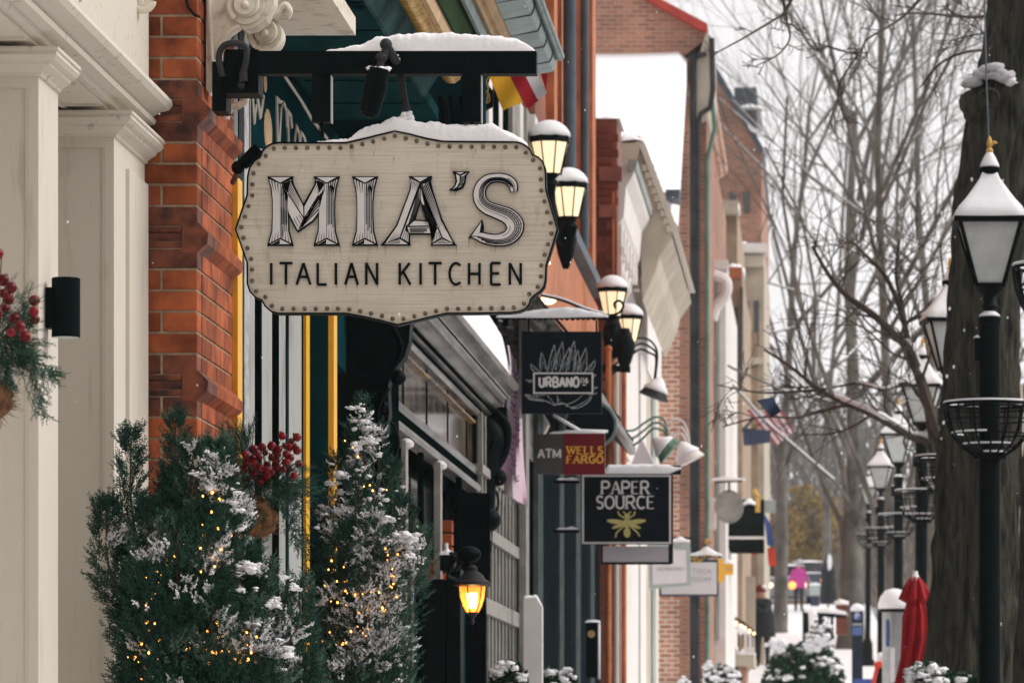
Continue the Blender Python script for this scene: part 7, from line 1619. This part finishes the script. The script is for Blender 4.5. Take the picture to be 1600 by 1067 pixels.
basket('hanging basket of red berries and pine over a brown coir liner by yellow trim', 14.9, (412, 770), br1, (400, 806, 36, .85, .55),
       [(380, 712, -.5, -.9, 46, 10, 46), (392, 750, -.8, -.3, 40, 14, 42), (430, 762, .5, .1, 50, 16, 40), (410, 775, 0, .6, 40, 16, 40), (445, 760, .9, -.3, 40, 12, 40), (400, 760, -.6, .2, 50, 14, 46), (375, 700, -.2, -1, 20, 6, 46), (372, 775, -.6, .8, 30, 8, 40)], [([(425, 750), (450, 758), (465, 790), (462, 830), (475, 862)], 120, 22), ([(405, 760), (440, 775), (450, 800), (462, 850)], 70, 16), ([(380, 760), (366, 800), (350, 830)], 60, 16)], 3)
br2 = [(7, 403, 9.5), (5, 440, 8), (14, 442, 9), (5, 458, 8), (27, 455, 9.5), (13, 468, 9), (56, 471, 9), (4, 496, 11), (61, 491, 8), (54, 499, 8.5), (29, 501, 8.5), (43, 517, 9), (44, 528, 9), (27, 525, 7), (-8, 430, 10), (-10, 470, 10), (-6, 520, 10), (16, 486, 7), (-14, 500, 10)]
basket('hanging basket with red berries and drooping cedar, cut off by the left edge', 10.9, (-10, 540), br2, (-30, 620, 50, .8, .2),
       [(5, 520, .3, -.3, 60, 16, 40), (20, 545, .6, .2, 60, 16, 40), (0, 560, .1, .5, 60, 18, 44), (30, 480, .5, -.5, 30, 14, 30)], [([(0, 520), (30, 545), (48, 580), (60, 620), (70, 648)], 170, 26), ([(10, 530), (45, 555), (72, 580), (82, 588)], 110, 26), ([(0, 540), (8, 570), (12, 600)], 80, 18), ([(5, 500), (35, 505), (45, 500)], 60, 22)], 4, name='berry_basket')
# lone dark red bow or berry on the brick
rbw = MB(); rbw.blob(P(329, 710, 14.9), .034, 3, sq=(.75, .6, 1.2), n=14); solo(rbw, 'red_bow', M['berry'], 'dark red bow against the brick pier behind the juniper tip', 'bow', smooth=True)

# ================================================================== 18. low evergreen shrubs with snow farther up the pavement
LEAF = []
for s in range(3):
    r = np.random.default_rng(50+s); V = []; Fc = []
    for i in range(8):
        a = r.uniform(0, 6.28); e = r.uniform(.1, 1.2); d = np.array([math.cos(a)*math.cos(e), math.sin(a)*math.cos(e), math.sin(e)]); sd_ = np.cross(d, [0, 0, 1]); sd_ /= np.linalg.norm(sd_)+1e-9; o = len(V); V += [d*.05, d*.5+sd_*.22, d*1.0, d*.5-sd_*.22]; Fc.append([o, o+1, o+2, o+3])
    LEAF.append((np.array(V), np.array(Fc)))
def bush(label, D, a, b_, w_, h_, n, ns, seed, cap=None, ls=.05, name='evergreen_shrub', m='evergreen'):
    rg = np.random.default_rng(seed); random.seed(seed); u = D/F; t = thing(name, label, 'shrub', (X(a, D), D, Z(b_+h_, D))); pos = []; dr = []
    while len(pos) < n:
        v = rg.uniform(-1, 1, 3); l_ = np.linalg.norm(v)
        if l_ > 1 or noise.noise(Vector(v)*2.2+Vector((seed, 0, 0))) < -.25+.0*l_: continue
        pos.append((X(a, D)+v[0]*w_*u/2, D+v[1]*w_*u/2*.8, Z(b_, D)-h_*u/2+v[2]*h_*u/2)); dr.append((v[0]*.6, v[1]*.6, .8))
    pos = np.array(pos); V, Fc, od = place(LEAF, pos, np.array(dr), rg.uniform(ls*.7, ls*1.3, n), rg); np_mesh('foliage', V, Fc, [M[m]], np.zeros(len(Fc)), t)['kind'] = 'stuff'
    sn = MB()
    for k in range(ns):
        i = rg.integers(0, n); p = pos[i]
        if (p[2]-(Z(b_, D)-h_*u/2))/(h_*u/2) < -.3: continue
        sn.blob((p[0], p[1]-.03, p[2]+.02), random.uniform(.3, .9)*ls, k, sq=(1.3, 1, .7), n=8, amp=.9, fr=1.8)
    for (ca, cb_, cr_) in (cap or []):
        for q in range(20): sn.blob(P(ca+random.gauss(0, cr_*.45), cb_+random.gauss(0, cr_*.35), D-w_*u*.2), cr_*u*random.uniform(.14, .42), q+seed, n=10, amp=.8, fr=1.9, sq=(1.2, 1, .75))
    sn.done('snow', M['snow'], t, smooth='all')['kind'] = 'stuff'
    mb = MB(); mb.tube([(X(a, D), D, gz(D)-.1), (X(a, D), D, Z(b_+h_*.5, D))], .02, 6); mb.done('stem', M['bark'], t)
    return t
bush('broad evergreen shrub loaded with snow in the middle of the pavement', 62, 1255, 1006, 124, 120, 2200, 100, 61, [(1215, 1010, 16), (1225, 1050, 18), (1265, 1012, 14), (1285, 1000, 12), (1290, 1040, 14), (1250, 1060, 16)], ls=.075)
bush('taller snow laced shrub behind the broad one, below the snowy railing', 70, 1282, 968, 44, 90, 260, 60, 62, [(1280, 985, 6), (1270, 1004, 7)], ls=.06)
bush('round snow ball shrub at the foot of the thick trunk', 27, 1448, 1036, 62, 60, 700, 70, 63, [(1450, 1052, 24), (1444, 1062, 22)], ls=.035)
bush('low green shrub right of the snow ball shrub', 28, 1500, 1054, 70, 40, 700, 6, 64, ls=.04)
bush('small snow capped potted plant in front of the grey lattice gate', 23, 795, 1036, 56, 60, 500, 20, 65, [(787, 1046, 17), (815, 1058, 9)], ls=.03)
bush('small snow capped plant left of its pair before the dark wall', 29, 860, 1044, 26, 50, 260, 14, 66, [(858, 1052, 9)], ls=.03)
bush('small snow capped plant right of its pair before the dark wall', 29.5, 888, 1046, 24, 50, 260, 14, 67, [(888, 1056, 8)], ls=.03)
bush('snow covered shrub beneath the stoop wall', 58, 1128, 1040, 60, 50, 500, 130, 68, [(1105, 1040, 9), (1130, 1056, 12), (1148, 1050, 8)], ls=.06)
bush('tiny snowy topiary left of the stoop shrub', 46, 1070, 1058, 20, 40, 160, 20, 69, [(1068, 1060, 6)], ls=.04)

# ================================================================== 19. stoop, railings, street clutter
D = 84
sp = thing('brick_stoop', 'brick stoop with snow covered steps and stone cap beyond the salmon brick wall', 'steps', P(1140, 1067, D))
pbox('base', 1100, 1165, 1035, 1120, D, 3, 'brown_brick', sp); pbox('brick_block', 1100, 1147, 1025, 1040, D+.4, 2.5, 'brown_brick', sp)
pbox('cap_stone', 1098, 1150, 1012, 1026, D-.1, 3, 'beige', sp); pbox('cap_stone', 1148, 1178, 1022, 1040, D-.15, 3, 'beige', sp); pbox('newel', 1164, 1178, 988, 1022, D, .3, 'white_paint', sp)
mb = MB(); mb.mound([(X(1097, D), Z(1012, D), .03), (X(1125, D), Z(1012, D), .12), (X(1150, D), Z(1012, D), .05)], D-.1, D+2.5, nx=14, amp=.03); mb.mound([(X(1148, D), Z(1022, D), .03), (X(1160, D), Z(1022, D), .09), (X(1180, D), Z(1022, D), .04)], D-.15, D+2.5, nx=12, amp=.03); mb.done('snow_cap', M['snow'], sp, smooth='all')
rl = thing('stair_railing', 'dark stair handrail wound with a garland of lights and snow, leading up to the left', 'railing', P(1140, 1010, D-.3)); D = 83.6
mb = MB(); mb.tube([P(1098, 938, D), P(1160, 972, D), P(1182, 990, D), P(1184, 1030, D)], .03, 8)
for k in range(11): mb.tube([P(1102+k*7.4, 940+k*4.2, D), P(1102+k*7.4, 1010, D)], .012, 5)
mb.done_each('rail', M['black'], rl)
mb = MB(); random.seed(2)
for k in range(90): f = random.random(); mb.blob(P(1122+f*56, 955+f*34+random.gauss(0, 2), D-.05), random.uniform(.02, .06), k, n=6)
mb.done('garland', M['coir'], rl, kind='stuff')
mb = MB()
for k in range(40): f = random.random(); mb.blob(P(1122+f*50, 962+f*30+random.gauss(0, 3), D-.08), random.uniform(.02, .07), k, n=6)
mb.done('snow', M['snow'], rl, kind='stuff')
for k in range(9): mb = MB(); f = k/8; mb.ball(P(1122+f*56, 956+f*33, D-.12), .028, 8); mb.done('bulb', M['warmlamp'], rl)
fr_ = thing('pale_shopfront_frame', 'pale glazed shopfront frame above the stoop with small warm lights', 'window', P(1125, 1010, D+2)); D = 86
for a in (1098, 1110, 1124, 1138): pbox('mullion', a, a+3, 932, 1012, D, .1, 'white_paint', fr_)
for b_ in (932, 962, 1008): pbox('transom', 1098, 1142, b_, b_+3, D-.01, .1, 'white_paint', fr_)
pbox('pane', 1098, 1142, 933, 1008, D+.12, .02, 'glass_dark', fr_)
pbox('bay_panel', 1142, 1180, 900, 985, D+4, .3, 'beige', fr_)
sr = thing('snowy_railing', 'black iron railing with round posts under thick snow right of the magenta figure', 'railing', P(1275, 1010, 84)); D = 84
for k, a in enumerate([1258, 1262, 1272, 1282, 1300]):
    mb = MB(); mb.tube([P(a, 1020, D), P(a, 952, D)], .05 if k in (0, 3) else .03, 8); mb.done('post', M['black'], sr)
mb = MB(); mb.tube([P(1256, 958, D), P(1322, 962, D)], .04, 8); mb.done('top_rail', M['black'], sr)
mb = MB(); mb.mound([(X(1256, D), Z(956, D), .05), (X(1290, D), Z(957, D), .10), (X(1322, D), Z(960, D), .05)], D-.06, D+.06, nx=20, amp=.04); mb.tube([P(1269, 962, D-.05), P(1270, 1005, D-.05)], .07, 10); mb.ball(P(1270, 960, D-.05), .09, 10); mb.done('snow_cap', M['snow'], sr, smooth='all')
pl = thing('brick_planter', 'low red brick planter with snow topped coping beside the grey trunk', 'planter', P(1314, 975, 92)); D = 92
pbox('wall', 1306, 1324, 944, 990, D, .6, 'orange_brick', pl); pbox('coping', 1303, 1326, 957, 961, D-.05, .7, 'beige', pl)
mb = MB(); mb.mound([(X(1303, D), Z(944, D), .06), (X(1314, D), Z(944, D), .12), (X(1326, D), Z(944, D), .06)], D-.05, D+.6, nx=10, amp=.03); mb.done('snow_cap', M['snow'], pl, smooth='all')
pk = thing('parking_post', 'dark blue parking pay station post with a round blue emblem and snow cap', 'parking post', P(1339, 1045, 60)); D = 60
M['postblue'] = mat('navy_post', (.012, .022, .038), .5, var=.1); M['badge'] = mat('blue_badge', (.10, .16, .34), .5, var=.1)
pbox('shaft', 1331, 1348, 954, 1190, D, .15, 'postblue', pk)
cc = P(1339.5, 962, D); mb = MB(); mb.prism([(cc.x+6.5*D/F*math.cos(t_), cc.z+6.5*D/F*math.sin(t_)) for t_ in np.linspace(0, 2*math.pi, 21)[:-1]], D-.012, D-.001); mb.done('emblem', M['badge'], pk)
pbox('label_band', 1332, 1347, 973, 977, D-.008, .007, 'steel', pk); pbox('label_panel', 1332, 1347, 979, 992, D-.008, .007, 'badge', pk)
mb = MB(); letter(mb, 'P', X(1337, D), Z(966, D), 5*D/F, 8*D/F, .012, D-.016, .003); mb.done('lettering', M['signwhite'], pk)
mb = MB(); mb.lathe(P(1339.5, 955, D+.07), [(.085, 0), (.095, .03), (.08, .07), (.045, .10), (.01, .11)], 14); mb.done('snow_cap', M['snow'], pk, smooth='all')
ht = thing('patio_heater', 'steel cylinder street fixture under a broad snow mushroom next to the red umbrella', 'patio heater', P(1395, 1067, 45)); D = 45
c = P(1397, 1190, D)
mb = MB(); mb.lathe(c, [(.12, -.3), (.12, (1190-955)*D/F), (.10, (1190-953)*D/F)], 20); mb.done('body', M['steel'], ht, smooth=True)
mb = MB(); mb.lathe(c, [(.135, (1190-956)*D/F), (.16, (1190-952)*D/F), (.14, (1190-948)*D/F)], 20); mb.done('collar', M['black'], ht, smooth=True)
mb = MB(); mb.lathe(c, [(.16, (1190-951)*D/F), (.165, (1190-944)*D/F), (.14, (1190-932)*D/F), (.09, (1190-922)*D/F), (.02, (1190-919)*D/F)], 20); mb.done('snow_cap', M['snow'], ht, smooth='all')
mb = MB(); mb.box(X(1384, D), X(1388, D), D-.13, D-.11, Z(1010, D), Z(968, D)); mb.done('blue_label', M['blue'], ht); 
mb = MB(); mb.box(X(1391, D), X(1398, D), D-.135, D-.12, Z(1065, D), Z(1012, D)); mb.done('pale_label', M['palesign'], ht)
ru = thing('red_umbrella', 'furled bright red patio umbrella with a snow dusted tip behind the black post', 'umbrella', P(1425, 1100, 36)); D = 36
mb = MB(); vs = []; prof = [(2, 897), (7, 902), (14, 915), (21, 935), (12, 942), (17, 965), (19, 1000), (17, 1030), (22, 1055), (30, 1090), (30, 1130), (4, 1135)]; n = 90
for r, y_ in prof:
    for j in range(n):
        th = 2*math.pi*j/n; rr = r*D/F*(1+(.26*math.cos(th*7+y_*.02)+.12*math.sin(th*13+y_*.03))*min(1, r/14)); cxx = X(1430 if y_ < 1030 else 1426, D); vs.append((cxx+rr*math.cos(th), D+rr*math.sin(th), Z(y_, D)))
mb.add(vs, [(i*n+j, (i+1)*n+j, (i+1)*n+(j+1) % n, i*n+(j+1) % n) for i in range(len(prof)-1) for j in range(n)]); mb.done('canvas', M['red_umb'], ru, smooth=True)
mb = MB(); mb.tube([P(1430, 900, D), P(1430, 892, D)], .02, 8); mb.lathe(P(1430, 902, D), [(.04, -.02), (.035, .0), (.02, .03), (.004, .045)], 12); mb.done('snow_tip', M['snow'], ru, smooth='all')
mb = MB(); mb.tube([P(1428, 1500, D), P(1428, 1120, D)], .025, 8); mb.done('pole', M['steel'], ru)
mb = MB(); mb.tube([P(1362, 1090, 50), P(1366, 1060, 50), P(1372, 1036, 50)], .022, 8); mb.lathe(P(1373, 1038, 50), [(.05, -.03), (.055, .02), (.02, .04)], 10); o = solo(mb, 'orange_marker', M['red'], 'orange-red leaning snow marker stick near the steel fixture', 'marker')
mb = MB(); mb.ball(P(1377, 1026, 50.1), .055, 12); solo(mb, 'lamp_globe', M['snow'], 'small snow covered globe behind the orange-red marker', 'globe', smooth=True)
mb = MB(); mb.box(X(1334, 56), X(1366, 56), 56, 56.5, Z(1100, 56), Z(1060, 56)); solo(mb, 'blue_crate', M['blue'], 'pale blue box in the snow at the foot of the parking post', 'box')
du = thing('closed_dark_umbrella', 'furled black umbrella with snow streaks standing at the end of the pavement', 'umbrella', P(1294, 940, 135)); D = 135
mb = MB(); vs = []; prof = [(1, 866), (5, 878), (9, 892), (9, 915), (11, 935), (9, 942)]; n = 24
for r, y_ in prof:
    for j in range(n): th = 2*math.pi*j/n; rr = r*D/F*(1+.18*math.cos(th*6)); vs.append((X(1294, D)+rr*math.cos(th), D+rr*math.sin(th), Z(y_, D)))
mb.add(vs, [(i*n+j, (i+1)*n+j, (i+1)*n+(j+1) % n, i*n+(j+1) % n) for i in range(len(prof)-1) for j in range(n)]); mb.done('canvas', M['darkcloth'], du, smooth=True)
mb = MB(); mb.blob(P(1296, 878, D-.15), .12, 3, sq=(.6, .5, 2)); mb.done('snow_streak', M['snow'], du); mb = MB(); mb.tube([P(1294, 968, D), P(1294, 938, D)], .03, 6); mb.done('pole', M['black'], du)
tb = thing('litter_bin', 'pale blue and navy litter bin with snow on top near the magenta figure', 'bin', P(1273, 946, 146)); D = 146
pbox('lower', 1266, 1280, 930, 946, D, .4, 'navy', tb); pbox('upper', 1265, 1281, 914, 930, D-.02, .44, 'palegreen', tb)
mb = MB(); mb.mound([(X(1264, D), Z(914, D), .05), (X(1273, D), Z(914, D), .1), (X(1282, D), Z(914, D), .05)], D, D+.4, nx=8); mb.done('snow_cap', M['snow'], tb, smooth='all')
def car(lab, a, b_, D, lamp, col='carpaint'):
    t = thing('parked_car', lab, 'car', P((a+b_)/2, 950, D)); z0 = gz(D); xm = (X(a, D)+X(b_, D))/2; W_ = 1.0
    mb = MB(); mb.prism([(xm-.9, z0+.3), (xm+.9, z0+.3), (xm+.92, z0+.8), (xm+.8, z0+.95), (xm-.8, z0+.95), (xm-.92, z0+.8)], D, D+4.4); mb.done('body', M[col], t)
    mb = MB(); mb.prism([(xm-.78, z0+.951), (xm+.78, z0+.951), (xm+.6, z0+1.42), (xm-.6, z0+1.42)], D+1.1, D+3.8); mb.done('cabin', M['glass_dark'], t)
    mb = MB(); mb.mound([(xm-.62, z0+1.42, .05), (xm, z0+1.42, .12), (xm+.62, z0+1.42, .05)], D+1.1, D+3.7, nx=8); mb.mound([(xm-.8, z0+.952, .03), (xm, z0+.952, .06), (xm+.8, z0+.952, .03)], D+.05, D+1.0, nx=8); mb.done('snow_cap', M['snow'], t, smooth='all')
    for sx_ in (-.62, .62): mb = MB(); mb.ball((xm+sx_, D-.02, z0+.68), .12, 10, sq=(1.2, .4, .8)); mb.done('headlight', M[lamp], t)
    for sx_ in (-.8, .8):
        for yy in (D+.8, D+3.5): mb = MB(); mb.tube([(xm+sx_-.1, yy, z0+.32), (xm+sx_+.1, yy, z0+.32)], .32, 14); mb.done('wheel', M['black'], t)
    return t
car('grey snow dusted car with warm headlights left of the magenta figure', 1196, 1262, 160, 'warmlamp')
car('dark car with orange lamps glimpsed behind the magenta figure', 1225, 1300, 172, 'orangelamp', 'slate')
mb = MB(); mb.ball((0, 0, 0), .13, 10); o = solo(mb, 'orange_lantern', M['orangelamp'], 'round orange light low beside the magenta figure', 'lamp', smooth=True); o.location = P(1238, 920, 150)
# parked van sliver at right edge
vn = thing('parked_vehicle', 'snow roofed vehicle seen in the gap right of the nearest lamp post', 'vehicle', (X(1620, 30), 30, gz(30))); D = 31.5
mb = MB(); mb.prism(pr([(1573, 1067), (1575, 1010), (1582, 940), (1660, 940), (1660, 1067)], D), D, D+3.5); mb.done('body', M['carpaint'], vn)
mb = MB(); mb.mound([(X(1572, D), Z(938, D), .04), (X(1585, D), Z(936, D), .13), (X(1620, D), Z(936, D), .15), (X(1660, D), Z(936, D), .1)], D, D+3.4, nx=14); mb.done('snow_cap', M['snow'], vn, smooth='all')

# ================================================================== 20. people (skinned bodies)
def person(lab, joints, edges, radii, root, zones, head, D, extras):
    t = thing('person', lab, 'person', (joints['root'][0], joints['root'][1], joints['foot_l'][2]-.04))
    names = list(joints); me = bpy.data.meshes.new('body'); me.from_pydata([tuple(Vector(joints[k])-t.location) for k in names], [(names.index(a), names.index(b_)) for a, b_ in edges], [])
    o = bpy.data.objects.new('body_tmp', me); COL.objects.link(o); md = o.modifiers.new('s', 'SKIN'); 
    for i, k in enumerate(names): me.skin_vertices[0].data[i].radius = radii[k]; me.skin_vertices[0].data[i].use_root = (k == root)
    sb_ = o.modifiers.new('ss', 'SUBSURF'); sb_.levels = 2; sb_.render_levels = 2
    dg = bpy.context.evaluated_depsgraph_get(); m2 = bpy.data.meshes.new_from_object(o.evaluated_get(dg)); bpy.data.objects.remove(o)
    for z_, m in zones: m2.materials.append(M[m])
    base = t.location
    for p in m2.polygons:
        p.use_smooth = True; zc = p.center.z
        for i, (z_, m) in enumerate(zones):
            if zc >= z_: p.material_index = i; break
    b = bpy.data.objects.new('body', m2); COL.objects.link(b); b.parent = t; m2.name = 'body'
    for nm, fn, m in extras: mb = MB(); fn(mb); mb.done(nm, M[m], t, smooth=True)
    return t
def std_joints(x, D, g0, h, pose=0, lean=0):
    s = h/1.75; J = dict(root=(x, D, g0+.95*s), chest=(x+lean*.5, D, g0+1.25*s), neck=(x+lean, D, g0+1.46*s), head=(x+lean*1.2, D, g0+1.60*s), crown=(x+lean*1.25, D, g0+1.70*s))
    for sd_, nm in ((-1, 'l'), (1, 'r')):
        J['sh_'+nm] = (x+lean*.8+sd_*.17*s, D, g0+1.40*s); J['hip_'+nm] = (x+sd_*.09*s, D, g0+.88*s); J['knee_'+nm] = (x+sd_*.10*s, D-.03, g0+.48*s); J['ank_'+nm] = (x+sd_*.10*s, D+.02, g0+.09*s); J['foot_'+nm] = (x+sd_*.11*s, D-.14, g0+.04*s)
    E = [('root', 'chest'), ('chest', 'neck'), ('neck', 'head'), ('head', 'crown')]
    R = dict(root=(.165, .12), chest=(.185, .13), neck=(.06, .06), head=(.095, .105), crown=(.07, .08))
    for nm in 'lr':
        E += [('chest', 'sh_'+nm), ('root', 'hip_'+nm), ('hip_'+nm, 'knee_'+nm), ('knee_'+nm, 'ank_'+nm), ('ank_'+nm, 'foot_'+nm), ('sh_'+nm, 'elb_'+nm), ('elb_'+nm, 'wri_'+nm), ('wri_'+nm, 'hand_'+nm)]
        R.update({'sh_'+nm: (.085, .085), 'hip_'+nm: (.105, .105), 'knee_'+nm: (.07, .07), 'ank_'+nm: (.05, .05), 'foot_'+nm: (.05, .035), 'elb_'+nm: (.058, .058), 'wri_'+nm: (.042, .042), 'hand_'+nm: (.042, .035)})
    return J, E, R
D = 97; g0 = gz(D); x = X(1192, D); J, E, R_ = std_joints(x, D, g0, 1.75, lean=-.04)
# dark coated figure photographing: forearms raised to the left
J['elb_l'] = (x-.36, D-.14, g0+1.16); J['wri_l'] = (x-.50, D-.25, g0+1.40); J['hand_l'] = (x-.51, D-.27, g0+1.48); J['elb_r'] = (x+.02, D-.28, g0+1.16); J['wri_r'] = (x-.34, D-.36, g0+1.36); J['hand_r'] = (x-.45, D-.35, g0+1.42)
R_.update(root=(.20, .15), chest=(.22, .16))
def fing(mb, J, nm, s=1, dirv=Vector((-.2, -.3, 1))):
    h = Vector(J['hand_'+nm]); d = dirv.normalized(); sd_ = d.cross(Vector((0, 1, 0))).normalized()
    for k in range(4): b0 = h+sd_*(-.028+.019*k); ln = (.06, .07, .068, .05)[k]; mb.tube([b0, b0+d*ln*.5, b0+d*ln*.8+Vector((0, -.015, 0))], [.010, .009, .007], 6)
    mb.tube([h+sd_*.03, h+sd_*.055+d*.02, h+sd_*.05+d*.045], [.011, .010, .008], 6)
def head_bits(mb, hx, hy, hz, s=1): 
    mb.tube([(hx, hy-.10, hz+.01), (hx, hy-.125, hz-.02)], [.010, .014], 6)
person('person in long dark coat and red knit hat holding up a phone', J, E, R_, 'root', [(1.49, 'skin'), (.82, 'darkcloth'), (.0, 'trousers'), (-9, 'black')], None, D,
       [('coat', lambda mb: mb.lathe((x, D, g0), [(.28, .66), (.265, .85), (.245, 1.0), (.225, 1.15), (.18, 1.36)], 20, sy=.8), 'darkcloth'),
        ('knit_hat', lambda mb: (mb.lathe((x-.05, D, g0+1.63), [(.118, 0), (.125, .03), (.118, .08), (.08, .14), (.02, .165)], 16)), 'redhat'),
        ('hat_snow', lambda mb: mb.blob((x+.02, D-.05, g0+1.73), .07, 3, sq=(.9, .9, .7)), 'snow'),
        ('fingers', lambda mb: (fing(mb, J, 'l'), fing(mb, J, 'r')), 'skin'), ('phone', lambda mb: mb.box(x-.56, x-.48, D-.36, D-.35, g0+1.46, g0+1.60), 'steel'),
        ('nose', lambda mb: head_bits(mb, x-.05, D, g0+1.60), 'skin'), ('eyes', lambda mb: (mb.ball((x-.08, D-.105, g0+1.62), .01, 6), mb.ball((x-.02, D-.105, g0+1.62), .01, 6)), 'black')])
D = 151; g0 = gz(D); x2_ = X(1248, D); J2, E2, R2 = std_joints(x2_, D, g0, 1.72)
for nm, s_ in (('l', -1), ('r', 1)): J2['elb_'+nm] = (x2_+s_*.29, D+.02, g0+1.10); J2['wri_'+nm] = (x2_+s_*.29, D-.05, g0+.86); J2['hand_'+nm] = (x2_+s_*.285, D-.07, g0+.78)
R2.update(root=(.19, .14), chest=(.21, .15))
person('person in bright magenta jacket and dark trousers standing far up the street', J2, E2, R2, 'root', [(1.48, 'skin'), (.86, 'pinkcoat'), (.06, 'trousers'), (-9, 'black')], None, D,
       [('jacket_hem', lambda mb: mb.lathe((x2_, D, g0), [(.225, .80), (.22, .95), (.19, 1.1)], 18, sy=.75), 'pinkcoat'), ('hood', lambda mb: mb.blob((x2_+.01, D+.02, g0+1.64), .135, 5, sq=(.95, .9, 1.05), n=14, amp=.12), 'steel'),
        ('fingers', lambda mb: (fing(mb, J2, 'l', dirv=Vector((0, -.2, -1))), fing(mb, J2, 'r', dirv=Vector((0, -.2, -1)))), 'skin'), ('nose', lambda mb: head_bits(mb, x2_, D-.03, g0+1.60), 'skin')])
# ================================================================== 21. falling snow
random.seed(77); mb = MB()
for k in range(300):
    D = random.uniform(9, 40); a = random.uniform(-20, 1620); b_ = random.uniform(-20, 1090); p = P(a, b_, D); r = random.uniform(.0010, .0022); mb.ball(p, r, 5, sq=(1, 1, random.uniform(1, 2)))
mb.done('falling_snow', M['snow'], kind='stuff')

# ================================================================== 22. snowy air
hz = MB(); hz.box(-30, 60, -3, 290, -3, 60); o = hz.done('haze', M['snow'], kind='stuff')
hm = bpy.data.materials.new('snowy_air'); hm.use_nodes = True; hm.node_tree.nodes.clear(); pv = hm.node_tree.nodes.new('ShaderNodeVolumePrincipled'); om = hm.node_tree.nodes.new('ShaderNodeOutputMaterial')
pv.inputs['Density'].default_value = .0005; pv.inputs['Color'].default_value = (.95, .93, .94, 1); pv.inputs['Anisotropy'].default_value = 0
hm.node_tree.links.new(pv.outputs[0], om.inputs['Volume']); o.data.materials.clear(); o.data.materials.append(hm)
